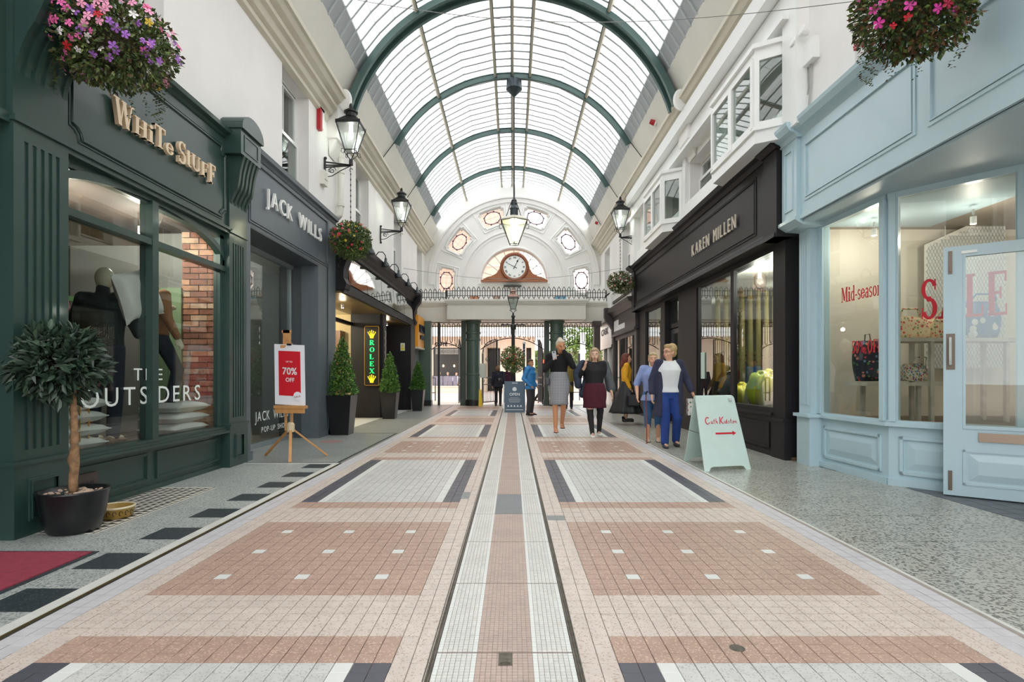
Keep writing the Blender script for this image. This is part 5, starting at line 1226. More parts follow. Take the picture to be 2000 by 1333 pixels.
for z0, z1 in ((2.05, 2.26), (.06, .24)): m = MB(); dbox(m, .035, .065, z0, z1, .045, .052); dbox(m, .042, .058, z0+.02, z0+.06, .052, .062); m.build('bolt', MATS['worn_bronze'], dr)
m = MB(); dbox(m, .25, .78, .52, .6, .055, .062); m.build('letter_plate', mat('worn_brass_plate', '9a8878', .4, .6), dr)
m = MB(); dbox(m, .13, .24, 2.225, 2.25, .045, .06); m.build('door_contact', TRIMW, dr)
# shop interior: cream walls, shelves, bags
m = MB(); m.box(3.9, 8.4, 7.06, 7.14, 0, 3.0); m.box(7.6, 7.7, 2, 7.1, 0, 3.0); m.box(4.6, 8, 2.0, 2.1, 0, 3.0); struct(m, 'wall_blue_shop', mat('cream_boutique_wall', 'ded7c9', .7, var=.05, scale=.8))
m = MB(); m.box(3.9, 7.6, 2.0, 7.06, 2.98, 3.05); struct(m, 'ceiling_blue_shop', mat('boutique_ceiling', '9a9084', .7))
m = MB(); m.prism([(3.87, 6.8, .0), (3.93, 5.7, 0), (4.6, 4.86, 0), (7.6, 4.86, 0), (7.6, 7.05, 0), (3.95, 7.05, 0)], (0, 0, .6)); struct(m, 'display_floor_blue_shop', mat('brown_display_floor', '7a6656', .5, var=.1))
WT = mat('distressed_white_wood', 'd8d2c8', .5, var=.3, scale=8, hex2='c2bbb0')
def shelf(label, x0, x1, y0, y1, z, legs):
    t = thing('display_table', label, 'table', ((x0+x1)/2, (y0+y1)/2, .6), world=True)
    for k in range(2): ya = y0+(y1-y0)*k/2; m = MB(); m.box(x0+k*.04, x1, ya+.004, ya+(y1-y0)/2-.004, z-.04, z); m.build('plank', WT, t)
    for (lx, ly) in legs: m = MB(); m.box(lx-.02, lx+.02, ly-.02, ly+.02, .6, z-.03); m.build('leg', WT, t)
shelf('low white plank display table behind the blue shop window', 3.92, 4.75, 6.1, 6.6, 1.04, [(4.15, 6.2), (4.55, 6.2), (4.15, 6.55), (4.55, 6.55)])
shelf('high white plank display table behind the canted blue window', 4.2, 5.7, 6.05, 6.45, 1.53, [(4.62, 6.1), (5.45, 6.1), (4.62, 6.4), (5.45, 6.4)])
# mesh poster panel
pp = thing('mesh_panel', 'hanging white panel with a grey diamond mesh print in the blue shop', 'panel', (5.6, 6.85, 1.2), world=True)
m = MB(); m.prism([(5.15, 6.9, 1.2), (6.15, 6.9, 1.2), (6.15, 6.9, 3.2), (5.15, 6.9, 2.75)], (0, .02, 0)); m.build('board', mat('panel_board', 'dcdad4', .6), pp)
m = MB()
for k in range(-26, 26):
    for sg in (-1, 1):
        x0_ = 5.15+k*.042; P0 = Vector((x0_, 6.893, 1.2)); P1 = Vector((x0_+sg*.95, 6.893, 3.1))
        if sg < 0: P0.x += 1.0; P1.x += 1.0
        d_ = P1-P0; t0, t1 = 0, 1
        for lim, s_ in ((5.16, 1), (6.14, -1)):
            if abs(d_.x) > 1e-6:
                tt = (lim-P0.x)/d_.x
                if (d_.x > 0) == (s_ > 0): t0 = max(t0, tt)
                else: t1 = min(t1, tt)
        # keep below the sloped top edge
        for _ in range(40):
            q = P0+d_*t1
            if q.z > 2.73+(q.x-5.15)*.45 and t1 > t0: t1 -= .025
        if t1 > t0+.03: m.bar(P0+d_*t0, P0+d_*t1, .003, .004, (0, 1, 0))
m.build('mesh_print', mat('mesh_grey', 'a7b0b7', .5), pp, kind='stuff')
for x in (5.4, 5.95): m = MB(); m.tube([(x, 6.9, 2.8), (x, 6.9, 2.98)], .004, 4); m.build('wire', MATS['pale_steel'], pp)
for i, (x, y, e) in enumerate([(4.25, 6.5, 4), (5.0, 6.0, 4), (6.3, 5.4, 8)]): spot(x, y, 2.76, e, ['angled ceiling spotlight in the blue shop above the backpack', 'ceiling spotlight in the blue shop above the high table', 'ceiling spotlight deep in the blue shop'][i], col=(1, .9, .78))
def flo(name, base, cols, sc, th=.25, th2=.5):
    """floral print: coloured cells on a base cloth"""
    m = bpy.data.materials.new(name); m.use_nodes = True; nt = m.node_tree; N = nt.nodes; L = nt.links; b = N['Principled BSDF']; b.inputs['Roughness'].default_value = .6
    geo = N.new('ShaderNodeNewGeometry'); v = N.new('ShaderNodeTexVoronoi'); v.inputs['Scale'].default_value = sc; L.new(geo.outputs['Position'], v.inputs['Vector'])
    cr = N.new('ShaderNodeValToRGB'); s = N.new('ShaderNodeSeparateColor'); L.new(v.outputs['Color'], s.inputs[0]); L.new(s.outputs[0], cr.inputs[0]); cr.color_ramp.interpolation = 'CONSTANT'
    for i, c in enumerate(cols):
        e = cr.color_ramp.elements[i] if i < 2 else cr.color_ramp.elements.new(i/len(cols))
        e.position = i/len(cols); e.color = lin(c)
    lt = N.new('ShaderNodeMath'); lt.operation = 'LESS_THAN'; lt.inputs[1].default_value = th2; L.new(v.outputs['Distance'], lt.inputs[0])
    mx = N.new('ShaderNodeMix'); mx.data_type = 'RGBA'; mx.inputs[6].default_value = lin(base); L.new(cr.outputs[0], mx.inputs[7]); L.new(lt.outputs[0], mx.inputs[0]); L.new(mx.outputs[2], b.inputs['Base Color'])
    MATS[name] = m; return m
NAVY = flo('navy_floral', '232a3d', ['c6404f', '4f7d4d', '232a3d', 'd98a7a', '6f93b5', '232a3d'], 22, th2=.42)
CRF = flo('cream_floral', 'e6cfa9', ['cc4a4a', 'e0b48e', '7c9464', 'd8706a'], 30, th2=.42)
DIT = flo('ditsy_floral', 'dcd7cf', ['b44a55', '5d7fa8', 'd6a06a', '7da06f'], 45, th2=.5)
CLD = flo('cloud_print', '2f6fa3', ['e4e7e4', '2f6fa3', '2f6fa3', 'cfd9dc'], 9, th2=.42)
def boxbag(t, name, cx_, cy_, z0, wx, wy, h, mt_, tilt=0):
    m = MB(); R = []
    for i in range(7):
        q = i/6; s_ = (1, 1.04, 1.06, 1.05, 1.0, .9, .7)[i]; ring = []
        for j in range(20):
            a = 2*pi*j/20; ca, sa = cos(a), sin(a); e = .45
            ring.append((cx_+wx*s_*math.copysign(abs(ca)**e, ca)+tilt*q*h, cy_+wy*s_*math.copysign(abs(sa)**e, sa), z0+h*q))
        R.append(ring)
    m.loft(R); return m.build(name, mt_, t, smooth=True)
t = thing('backpack', 'navy floral backpack leaning on the low white display table', 'backpack', (4.05, 6.3, 1.05), world=True)
boxbag(t, 'body', 4.12, 6.35, 1.05, .16, .08, .46, NAVY, -.12); boxbag(t, 'front_pocket', 4.13, 6.26, 1.08, .12, .03, .2, NAVY, -.12)
m = MB(); m.tube([(4.03, 6.33, 1.5), (4.03, 6.32, 1.58), (4.08, 6.32, 1.59), (4.1, 6.33, 1.5)], .008, 6); m.build('handle', mat('grey_strap', '85807c', .6), t)
m = MB(); m.tube([(4.2, 6.32, 1.46), (4.32, 6.28, 1.25), (4.36, 6.24, 1.06)], .014, 6); m.build('strap', NAVY, t)
t = thing('handbag', 'cream floral handbag on the high display table', 'handbag', (4.45, 6.2, 1.54), world=True)
boxbag(t, 'body', 4.48, 6.25, 1.54, .2, .08, .24, CRF); m = MB(); m.tube([(4.32, 6.2, 1.72), (4.36, 6.18, 1.86), (4.52, 6.18, 1.86), (4.6, 6.2, 1.72)], .012, 6); m.build('handle', CRF, t)
t = thing('handbag', 'pale floral handbag squeezed beside the blue cloud tote', 'handbag', (4.8, 6.3, 1.54), world=True)
boxbag(t, 'body', 4.82, 6.3, 1.54, .1, .08, .22, CRF); m = MB(); m.tube([(4.75, 6.24, 1.72), (4.8, 6.2, 1.84), (4.9, 6.24, 1.72)], .01, 6); m.build('handle', CRF, t)
t = thing('tote_bag', 'large blue tote with white cloud print seen through the door glass', 'bag', (5.15, 6.2, 1.54), world=True)
boxbag(t, 'body', 5.15, 6.22, 1.54, .27, .09, .4, CLD, .12); m = MB(); m.tube([(5.05, 6.16, 1.9), (5.15, 6.14, 2.02), (5.35, 6.14, 2.02), (5.4, 6.16, 1.9)], .012, 6); m.build('handle', CLD, t)
t = thing('wash_bag', 'small boxy ditsy floral bag on the low display table', 'bag', (4.55, 6.3, 1.05), world=True)
boxbag(t, 'body', 4.58, 6.32, 1.05, .12, .09, .2, DIT); m = MB(); m.tube([(4.5, 6.24, 1.22), (4.52, 6.2, 1.32), (4.64, 6.2, 1.32), (4.66, 6.24, 1.22)], .008, 6); m.build('handle', DIT, t)
# emergency light box, cameras, sensors on the right wall
t = thing('emergency_light', 'white twin-head emergency light box on the right upper wall', 'lamp', (3.45, 6.5, 4.9), world=True)
m = MB(); m.box(3.42, 3.5, 6.3, 6.7, 4.75, 5.0); m.build('housing', TRIMW, t)
for y in (6.4, 6.6): m = MB(); m.lathe((0, 0, 0), [(.03, 0), (.06, .06), (.065, .09), (.05, .1)], 12); m.xf(Matrix.Translation((3.43, y, 5.08)) @ Matrix.Rotation(-pi/2.6, 4, 'Y')); m.build('lamp_head', TRIMW, t)
m = MB(); m.tube([(3.48, 6.45, 4.75), (3.48, 6.46, 4.5), (3.48, 6.5, 4.2)], .01, 5); m.tube([(3.48, 6.52, 4.75), (3.48, 6.5, 4.5), (3.48, 6.6, 4.2)], .008, 5); m.build('cables', mat('grey_cable', 'a9aaa6', .5), t)
t = thing('security_camera', 'small white dome camera under the right cornice above the bay window', 'camera', (3.4, 7.3, 5.4), world=True)
m = MB(); m.cyl((3.34, 7.3, 5.56), (3.34, 7.3, 5.44), .02); m.build('bracket', TRIMW, t); m = MB(); m.cyl((3.2, 7.3, 5.42), (3.36, 7.3, 5.44), .045); m.build('body', TRIMW, t)
for y, lb in ((12.15, 'small red alarm beacon on the right cove, nearest'), (20.2, 'small red alarm beacon on the right cove near the end wall')):
    t = thing('alarm_beacon', lb, 'alarm', (3.06, y, 6.7), world=True); m = MB(); m.cyl((3.12, y, 6.66), (3.02, y, 6.7), .06, .05); m.build('lens', mat('alarm_red', 'b01c28', .4), t); m = MB(); m.cyl((3.15, y, 6.65), (3.12, y, 6.66), .065); m.build('base', TRIMW, t)
# left wall fittings
t = thing('downpipe', 'cream rainwater downpipe on the left wall beside the first lantern', 'pipe', (-3.4, 10.95, 4.2), world=True)
m = MB(); m.tube([(-3.4, 10.95, 5.45), (-3.4, 10.95, 4.4), (-3.42, 10.93, 4.28), (-3.46, 10.9, 4.22)], .06, 10); m.build('pipe', CREAM, t, smooth=True)
m = MB(); m.lathe((-3.4, 10.95, 5.4), [(.06, 0), (.07, .02), (.09, .18), (.095, .2), (.095, .26)], 12); m.build('hopper', CREAM, t)
for z in (4.45, 5.1): m = MB(); m.lathe((-3.4, 10.95, z), [(.06, 0), (.075, .01), (.075, .07), (.06, .08)], 12); m.build('collar', CREAM, t)
t = thing('alarm_box', 'red and white alarm box on the left wall above the grey shop', 'alarm', (-3.45, 10.0, 5.6), world=True)
m = MB(); m.box(-3.5, -3.44, 9.9, 10.12, 5.6, 5.95); m.build('cover', TRIMW, t); m = MB(); m.box(-3.5, -3.43, 9.88, 9.98, 5.52, 5.9); m.build('strobe', MATS['alarm_red'], t)
m = MB(); m.box(-3.5, -3.42, 10.05, 10.25, 4.6, 4.86); m.box(-3.42, -3.41, 10.08, 10.22, 4.7, 4.8); tag(m.build('junction_box', CREAM), 'small cream box on the left wall below the first lantern bracket', 'box')
# wires across
t = MB(); n = 20; t.tube([(-3.48+6.96*i/n, 5.5, 5.3-.45*i/n-.42*sin(pi*i/n)) for i in range(n+1)], .004, 4)
o = t.build('span_wire', mat('steel_wire', '8c8c8a', .5, .3)); tag(o, 'thin wire spanning high across the arcade at the top of the photo', 'wire')
t = MB(); t.tube([(-3.45+6.9*i/n, 17.5, 4.5-.35*sin(pi*i/n)) for i in range(n+1)], .006, 4); tag(t.build('span_wire', MATS['steel_wire']), 'thin sagging wire in front of the balcony railing', 'wire')
# ---------------------------------------------------------------- figures
def skin(name, hx): return mat(name, hx, .5, var=.05, scale=20)
def V(*a): return Vector(a)
def chain(m, pts, rs, n=12):
    for i in range(len(pts)-1): m.cap(pts[i], pts[i+1], rs[i], rs[i+1], n)
def hand(m, w, d, side, curl=.5, s=1.0, nrm=None):
    """palm, four fingers and a thumb at wrist w pointing along d"""
    d = Vector(d).normalized(); nn = Vector(nrm) if nrm else Vector((side, 0, 0))
    nn = (nn-d*nn.dot(d)).normalized(); sd = d.cross(nn).normalized()
    p = Vector(w)
    m.cap(p-d*.02*s, p+d*.03*s, .022*s, .026*s, 8)
    for k in range(4):
        o = p+d*.05*s+sd*(k-1.5)*.017*s; L_ = (.03, .036, .034, .027)[k]*s
        m.cap(p+d*.02*s+sd*(k-1.5)*.012*s, o+d*.03*s, .0125*s, .0105*s, 7)
        q = o+d*.03*s; e1 = (d*cos(curl)-nn*sin(curl)*1).normalized(); e2 = (d*cos(curl*2)-nn*sin(curl*2)).normalized()
        m.cap(q, q+e1*L_, .0098*s, .009*s, 7); m.cap(q+e1*L_, q+e1*L_+e2*L_*.8, .009*s, .008*s, 7)
    t0 = p+sd*.02*s; t1 = p+sd*.045*s+d*.03*s-nn*.01*s; m.cap(t0, t1, .012*s, .011*s, 7); m.cap(t1, t1+d*.032*s-nn*.012*s, .0105*s, .009*s, 7)
def figure(label, loc, rz, h=1.68, skinc='d9ab90', J={}, head_yaw=0, head_tilt=0, face=True, build_=1.0, mannequin=False, name='person', cat='person', headless=False, voxel=.0095, feet_dir=None, hands=True):
    t = thing(name, label, cat, loc, rz); k = h/1.7; b = build_
    D = dict(head=V(0, -.01, 1.565), neck=V(0, .01, 1.44), shL=V(-.175, .01, 1.385), shR=V(.175, .01, 1.385), elL=V(-.235, .03, 1.11), elR=V(.235, .03, 1.11), wrL=V(-.25, -.03, .87), wrR=V(.25, -.03, .87),
             hipL=V(-.09, 0, .9), hipR=V(.09, 0, .9), knL=V(-.095, -.02, .49), knR=V(.095, -.02, .49), anL=V(-.095, .02, .085), anR=V(.095, .02, .085), waist=V(0, 0, 1.08), chest=V(0, 0, 1.27), pel=V(0, 0, .93), hdL=None, hdR=None)
    for q, p in J.items(): D[q] = Vector(p)
    for q in D:
        if D[q] is not None and q not in ('hdL', 'hdR'): D[q] = D[q]*k
    sk = mat('skin_'+skinc, skinc, .5, var=.06, scale=25) if not mannequin else mat('mannequin_cream', skinc, .4)
    m = MB(); 
    tor = [(D['pel'].z-.08*k, .1, .08), (D['pel'].z, .155, .105), (D['waist'].z, .125, .09), (D['chest'].z, .15*1, .105), (D['shL'].z-.03*k, .15, .085), (D['shL'].z+.03*k, .07, .055)]
    m.rings([(z, D['waist'].x*0+0, 0, rx*k*b, ry*k*b) for z, rx, ry in tor], 16)
    for s in 'LR':
        sg = -1 if s == 'L' else 1
        chain(m, [D['sh'+s]-V(sg*.05*k, 0, 0), D['sh'+s], D['el'+s], D['wr'+s]], [.055*k, .055*k*b, .041*k*b, .026*k])
        chain(m, [D['hip'+s], D['kn'+s], D['an'+s]], [.088*k*b, .056*k*b, .037*k])
        cf = D['kn'+s].lerp(D['an'+s], .28)+V(0, .008, 0)*k; m.ell(cf, (.05*k*b, .05*k*b, .1*k), 10, 8)
        fd = Vector(feet_dir[s]) if feet_dir else V(0, -1, 0); a = D['an'+s]
        m.cap(a+V(0, 0, -.03)-fd*.03*k, a-V(0, 0, .045)+fd*.13*k, .036*k, .026*k, 10)
        if hands:
            d = D['hd'+s] if D['hd'+s] is not None else (D['wr'+s]-D['el'+s]).normalized()
            hand(m, D['wr'+s]+d*.02, d, sg, .45, k)
    if not headless:
        m.cap(D['neck']-V(0, 0, .04), D['neck'].lerp(D['head'], .6), .056*k, .05*k, 12)
        H = MB(); H.ell((0, .005, .02), (.074, .094, .098), 18, 14); H.ell((0, -.02, -.045), (.056, .068, .07), 16, 12); H.ell((0, -.055, -.085), (.03, .03, .025), 10, 8)
        if face:
            H.cap((0, -.088, .015), (0, -.108, -.022), .009, .014, 8); H.ell((0, -.088, -.055), (.03, .014, .018), 10, 6)
            for sg in (-1, 1): H.ell((sg*.076, .01, -.01), (.011, .02, .032), 8, 6); H.ell((sg*.033, -.08, .035), (.02, .01, .008), 8, 5); H.ell((sg*.042, -.06, -.03), (.02, .025, .022), 8, 6)
        Mh = Matrix.Translation(D['head']) @ Matrix.Rotation(radians(head_yaw), 4, 'Z') @ Matrix.Rotation(radians(head_tilt), 4, 'X') @ Matrix.Scale(k*1.07, 4)
        H.xf(Mh); m.add(H.v, H.f)
    else:
        m.cap(D['neck']-V(0, 0, .04), D['neck']+V(0, 0, .01), .056*k, .05*k, 12); Mh = Matrix()
    bd = m.build('body', sk, t, remesh=voxel, sm=4)
    if face and not mannequin:
        for sg in (-1, 1):
            e = MB(); e.ell((sg*.032, -.079, .012), (.0135, .009, .0075), 10, 8); e.xf(Mh); e = e.build('eye', mat('eye_white', 'e8e4de', .3), bd, smooth=True)
            i_ = MB(); i_.ell((sg*.032, -.0865, .012), (.006, .003, .006), 8, 6); i_.xf(Mh); i_.build('iris', mat('dark_iris', '2c241f', .3), bd, smooth=True)
            br = MB(); br.tube([(sg*.016, -.09, .032), (sg*.034, -.089, .037), (sg*.05, -.078, .031)], .0032, 5); br.xf(Mh); br.build('eyebrow', mat('brow_brown', '6e5138', .8), bd)
        l_ = MB(); l_.ell((0, -.1, -.05), (.023, .008, .0045), 10, 6); l_.ell((0, -.099, -.058), (.02, .008, .005), 10, 6); l_.xf(Mh); l_.build('lips', mat('lip_rose', 'b0605a', .4), bd, smooth=True)
    return t, D, Mh, k, bd
def garment(t, name, m_, spec, voxel=.012, sm=5):
    m = MB()
    for q in spec:
        if q[0] == 'r': m.rings(q[1], 24)
        elif q[0] == 'c': chain(m, q[1], q[2])
        elif q[0] == 'e': m.ell(q[1], q[2], 14, 10)
    return m.build(name, m_, t, remesh=voxel, sm=sm)
def hair(t, Mh, col, blobs, name='hair'):
    m = MB(); m.ell((0, .022, .04), (.084, .094, .09), 16, 12); m.ell((0, -.03, .088), (.066, .05, .03), 12, 8)
    for c, r in blobs: m.ell(c, r, 12, 9)
    m.xf(Mh); return m.build(name, mat('hair_'+col, col, .55, var=.3, scale=60, bump=.5, bscale=150), t, remesh=.009, sm=2)
def shoe(t, an, fd, m_, k=1, heel=0, name='shoe', wedge=False, msole=None):
    fd = Vector(fd).normalized(); up = V(0, 0, 1); sd = fd.cross(up); a = Vector(an); z0 = a.z-.085*k
    m = MB(); R = []
    for i, (u, w, hh) in enumerate([(-.075, .02, .05), (-.06, .033, .07), (0, .035, .075), (.06, .038, .055), (.12, .043, .045), (.165, .036, .036), (.19, .016, .025)]):
        base = z0+heel*max(0, 1-(u+.075)/.16)
        ring = []
        for j in range(12):
            b = 2*pi*j/12; c = a+fd*u*k+sd*w*k*cos(b); ring.append((c.x, c.y, base+(hh*k*(.5+.5*sin(b)))))
        R.append(ring)
    m.loft(R); o = m.build(name, m_, t, smooth=True)
    s_ = MB()
    if heel and not wedge: c = a-fd*.055*k; s_.cyl((c.x, c.y, z0+heel), (c.x, c.y, z0), .022, .014, 8)
    P = [a+fd*u*k+sd*w*k for u, w in ((-.07, .03), (.03, .035), (.12, .045), (.19, .012), (.19, -.012), (.12, -.045), (.03, -.035), (-.07, -.03))]
    if wedge: s_.prism([(p.x, p.y, z0) for p in P], (0, 0, heel+.01))
    else: s_.prism([(p.x, p.y, z0-.004+ (heel*.0)) for p in P[2:6]] if heel else [(p.x, p.y, z0-.004) for p in P], (0, 0, .016))
    s_.build('sole', msole or mat('dark_sole', '2a2623', .6), o); return o
def trousers(t, D, k, m_, wl=.085, wk=.072, wa=.06, top=1.0, b=1.0, ends=.03):
    return garment(t, 'trousers', m_, [('r', [(D['hipL'].z-.1*k, 0, 0, .13*k*b, .1*k*b), (D['hipL'].z, 0, 0, .172*k*b, .122*k*b), (top*k, 0, 0, .15*k*b, .11*k*b)])]+[('c', [D['hip'+s], D['kn'+s], D['an'+s]+V(0, 0, ends-.03)], [.1*k*b, wk*k*b, wa*k]) for s in 'LR'])
def top(t, D, k, m_, name, hem, arm=1.0, r=1.0, b=1.0, neck=True, length=1.0, hemw=None, el=True):
    hw = hemw or .155
    sp = [('r', [(hem*k, 0, 0, hw*k*b, hw*.72*k*b), ((hem+1.08)/2*k if hem < 1 else 1.06*k, 0, 0, .147*k*b, .108*k*b), (1.27*k, 0, -.005, .168*k*b, .122*k*b), (1.365*k, 0, 0, .165*k, .1*k), (1.425*k, 0, .005, .075*k, .065*k)])]
    for s in 'LR':
        sg = -1 if s == 'L' else 1
        sp.append(('c', [D['sh'+s]-V(sg*.06*k, 0, 0), D['sh'+s], D['el'+s], D['el'+s].lerp(D['wr'+s], arm)], [.062*k*r, .066*k*r, .053*k*r, .04*k*r]))
    if neck: sp.append(('c', [D['neck']-V(0, 0, .03*k), D['neck']+V(0, 0, .035*k)], [.066*k, .06*k]))
    return garment(t, name, m_, sp)
def skirt(t, k, m_, z0, z1, w0, d0, w1, d1, folds=0, amp=0, name='skirt', cx=0, cy_=0, mid=None):
    m = MB(); R = []; n = 48
    for i in range(13):
        q = i/12; z = z1+(z0-z1)*q; w = w1+(w0-w1)*(q if not mid else q); d = d1+(d0-d1)*q
        if mid: w += mid*sin(pi*min(1, q*1.3))
        R.append([((w*(1+amp*q*cos(folds*2*pi*j/n)))*cos(2*pi*j/n)*k+cx*q, (d*(1+amp*q*cos(folds*2*pi*j/n)))*sin(2*pi*j/n)*k+cy_*q, z*k) for j in range(n)])
    m.loft(R[::-1]); return m.build(name, m_, t, smooth=True)
def plaid(name, a, b, c, sc):
    m = bpy.data.materials.new(name); m.use_nodes = True; nt = m.node_tree; N = nt.nodes; L = nt.links; bs = N['Principled BSDF']; bs.inputs['Roughness'].default_value = .85
    tc = N.new('ShaderNodeTexCoord'); outs = []
    for ax in 'XZ':
        w = N.new('ShaderNodeTexWave'); w.bands_direction = ax; w.inputs['Scale'].default_value = sc; L.new(tc.outputs['Object'], w.inputs['Vector'])
        outs.append(w)
    m1 = N.new('ShaderNodeMix'); m1.data_type = 'RGBA'; m1.inputs[6].default_value = lin(a); m1.inputs[7].default_value = lin(b); L.new(outs[0].outputs[1], m1.inputs[0])
    m2 = N.new('ShaderNodeMix'); m2.data_type = 'RGBA'; m2.inputs[7].default_value = lin(c); L.new(m1.outputs[2], m2.inputs[6])
    mm = N.new('ShaderNodeMath'); mm.operation = 'MULTIPLY'; mm.inputs[1].default_value = .5; L.new(outs[1].outputs[1], mm.inputs[0]); L.new(mm.outputs[0], m2.inputs[0]); L.new(m2.outputs[2], bs.inputs['Base Color'])
    MATS[name] = m; return m
def knit(name, hx, var=.15): return mat(name, hx, .9, var=var, scale=60, bump=.6, bscale=180)
BLK_K = knit('black_knit', '16161a'); SKB = mat('black_cloth', '1b1b20', .8, var=.2, scale=20)

# woman in turtleneck and checked skirt
t, D, Mh, k, bd = figure('woman in black polo neck and grey checked pencil skirt, hand at her mouth', (.86, 10.25, .07), 0, 1.71, 'c98f68',
    J=dict(elL=(-.25, .0, 1.14), wrL=(-.13, -.22, 1.3), elR=(.25, -.1, 1.2), wrR=(.08, -.18, 1.47), hdL=(.5, -.1, .75), hdR=(-.35, .2, .9), knL=(-.075, -.08, .5), anL=(-.07, -.1, .09), knR=(.08, -.06, .5), anR=(.075, .2, .14), head=(.03, -.04, 1.57)), head_yaw=12, head_tilt=8)
top(t, D, k, BLK_K, 'sweater', 1.05, 1.0, 1.1); skirt(t, k, plaid('grey_check', '9a9ca2', '5c5e66', 'b9bbc0', 11), .5, 1.1, .175, .17, .155, .125, mid=.045)
hair(t, Mh, 'cfc4ae', [((0, .05, .115), (.045, .045, .04)), ((0, .06, 0), (.07, .06, .07))])
shoe(t, D['anL'], (0, -1, 0), mat('tan_strap', 'c98e74', .5), k, .07, 'heeled_sandal'); shoe(t, D['anR'], (0, -1, -.0), MATS['tan_strap'], k, .07, 'heeled_sandal')
ph = thing('mobile_phone', 'pale mobile phone held at the chest by the woman in the checked skirt', 'phone', (.86-.115, 10.0, 1.46), world=True)
m = MB(); m.obox((.755, 9.985, 1.475), (V(.036, 0, .008), V(0, .005, 0), V(-.012, 0, .075))); m.build('body', mat('phone_grey', 'a9adb3', .3), ph, bevel=.004); m = MB(); m.obox((.745, 9.979, 1.53), (V(.012, 0, 0), V(0, .002, 0), V(0, 0, .012))); m.build('camera_lens', BLK, ph)
hb = thing('shoulder_bag', 'small dark bag at the hip of the woman in the checked skirt', 'bag', (.6, 10.25, .9), world=True)
m = MB(); m.obox((.64, 10.2, 1.0), (V(.045, 0, 0), V(0, .09, 0), V(0, 0, .07))); m.build('body', mat('dark_leather', '33363c', .4), hb, bevel=.02); m = MB(); m.tube([(.64, 10.15, 1.06), (.66, 10.2, 1.25), (.7, 10.28, 1.42), (.74, 10.3, 1.47)], .008, 5); m.build('strap', MATS['dark_leather'], hb)

# woman in maroon skirt with jacket
t, D, Mh, k, bd = figure('blonde woman in black top, maroon skirt and white trainers, jacket over her shoulder', (1.5, 10.1, 0), 0, 1.62, 'dcb49c',
    J=dict(elL=(-.29, .02, 1.15), wrL=(-.2, -.15, 1.34), hdL=(.1, 0, .95), elR=(.27, .04, 1.1), wrR=(.32, -.02, .84), knL=(-.1, -.08, .49), anL=(-.06, -.12, .085), knR=(.11, .0, .49), anR=(.1, .12, .1)), head_yaw=-8, head_tilt=10, build_=1.12)
top(t, D, k, mat('black_jersey', '17171b', .8, var=.1), 'top', .98, .6, 1.05, 1.16, neck=False)
garment(t, 'jacket', mat('navy_grey_denim', '2f3a4c', .8, var=.3, scale=12), [('c', [V(-.22, .06, 1.4)*k, V(-.33, .05, 1.22)*k, V(-.31, .06, .98)*k], [.07, .085, .07]), ('c', [V(-.2, .11, 1.4)*k, V(-.12, .15, 1.1)*k, V(-.22, .12, .8)*k], [.05, .08, .07])])
garment(t, 'jacket_sleeve', mat('grey_leather_sleeve', '4d5357', .5, var=.3, scale=9), [('c', [V(.2, .04, 1.39)*k, V(.27, .05, 1.15)*k, V(.32, .05, .93)*k], [.075, .085, .095])])
skirt(t, k, mat('maroon_wool', '4c1426', .85, var=.15, scale=30), .55, 1.02, .225, .18, .18, .14, mid=.03)
garment(t, 'tights', mat('black_tights', '1e1b20', .7), [('c', [D['hip'+s]-V(0, 0, .25), D['kn'+s], D['an'+s]-V(0, 0, .03)], [.08, .066, .042]) for s in 'LR']+[('e', D['kn'+s].lerp(D['an'+s], .3)+V(0, .015, 0), (.062, .066, .11)) for s in 'LR'])
hair(t, Mh, 'b49b7c', [((-.075, .02, -.04), (.03, .06, .11)), ((.075, .02, -.04), (.03, .06, .11)), ((0, .07, -.06), (.08, .05, .13))])
WS = mat('white_trainer', 'e6e6e2', .5)
for s in 'LR': shoe(t, D['an'+s], (-.05 if s == 'L' else .05, -1, 0), WS, k, 0, 'trainer', msole=WS)

# older woman in cardigan
t, D, Mh, k, bd = figure('older woman in long navy cardigan, white top and blue trousers, looking left', (2.45, 8.65, 0), 0, 1.6, 'd8a78c',
    J=dict(elL=(-.27, .06, 1.1), wrL=(-.29, -.02, .86), elR=(.3, .04, 1.12), wrR=(.37, -.05, .9), knL=(-.08, -.06, .49), anL=(-.1, -.1, .085), knR=(.12, -.04, .48), anR=(.14, .1, .1)), head_yaw=-62, head_tilt=3, build_=1.14)
top(t, D, k, mat('white_tshirt', 'd9dce0', .8, var=.04), 'tshirt', .9, .3, 1.0, 1.2, neck=False, hemw=.17)
NVK = knit('navy_knit', '343750')
sp = [('r', [(.52*k, .13, .02, .1, .13), (.95*k, .13, .02, .085, .12), (1.25*k, .13, .02, .075, .11), (1.36*k, .1, .03, .07, .09)]), ('r', [(.5*k, -.16, .02, .08, .13), (.95*k, -.15, .02, .06, .12), (1.25*k, -.13, .02, .06, .11), (1.36*k, -.1, .03, .06, .09)]), ('r', [(.5*k, 0, .1, .2, .06), (1.0*k, 0, .1, .18, .05), (1.36*k, 0, .07, .15, .045)])]
for s in 'LR': sg = -1 if s == 'L' else 1; sp.append(('c', [D['sh'+s]-V(sg*.05, 0, 0), D['sh'+s], D['el'+s], D['el'+s].lerp(D['wr'+s], .8)], [.06, .072, .064, .055]))
garment(t, 'cardigan', NVK, sp)
trousers(t, D, k, mat('royal_blue_cloth', '1f3f86', .8, var=.15, scale=8), b=1.15, wk=.074, wa=.068)
hair(t, Mh, 'b79a6c', [((0, .06, .06), (.085, .075, .085)), ((0, .07, -.01), (.075, .05, .07)), ((0, -.02, .105), (.07, .06, .03))])
m = MB()
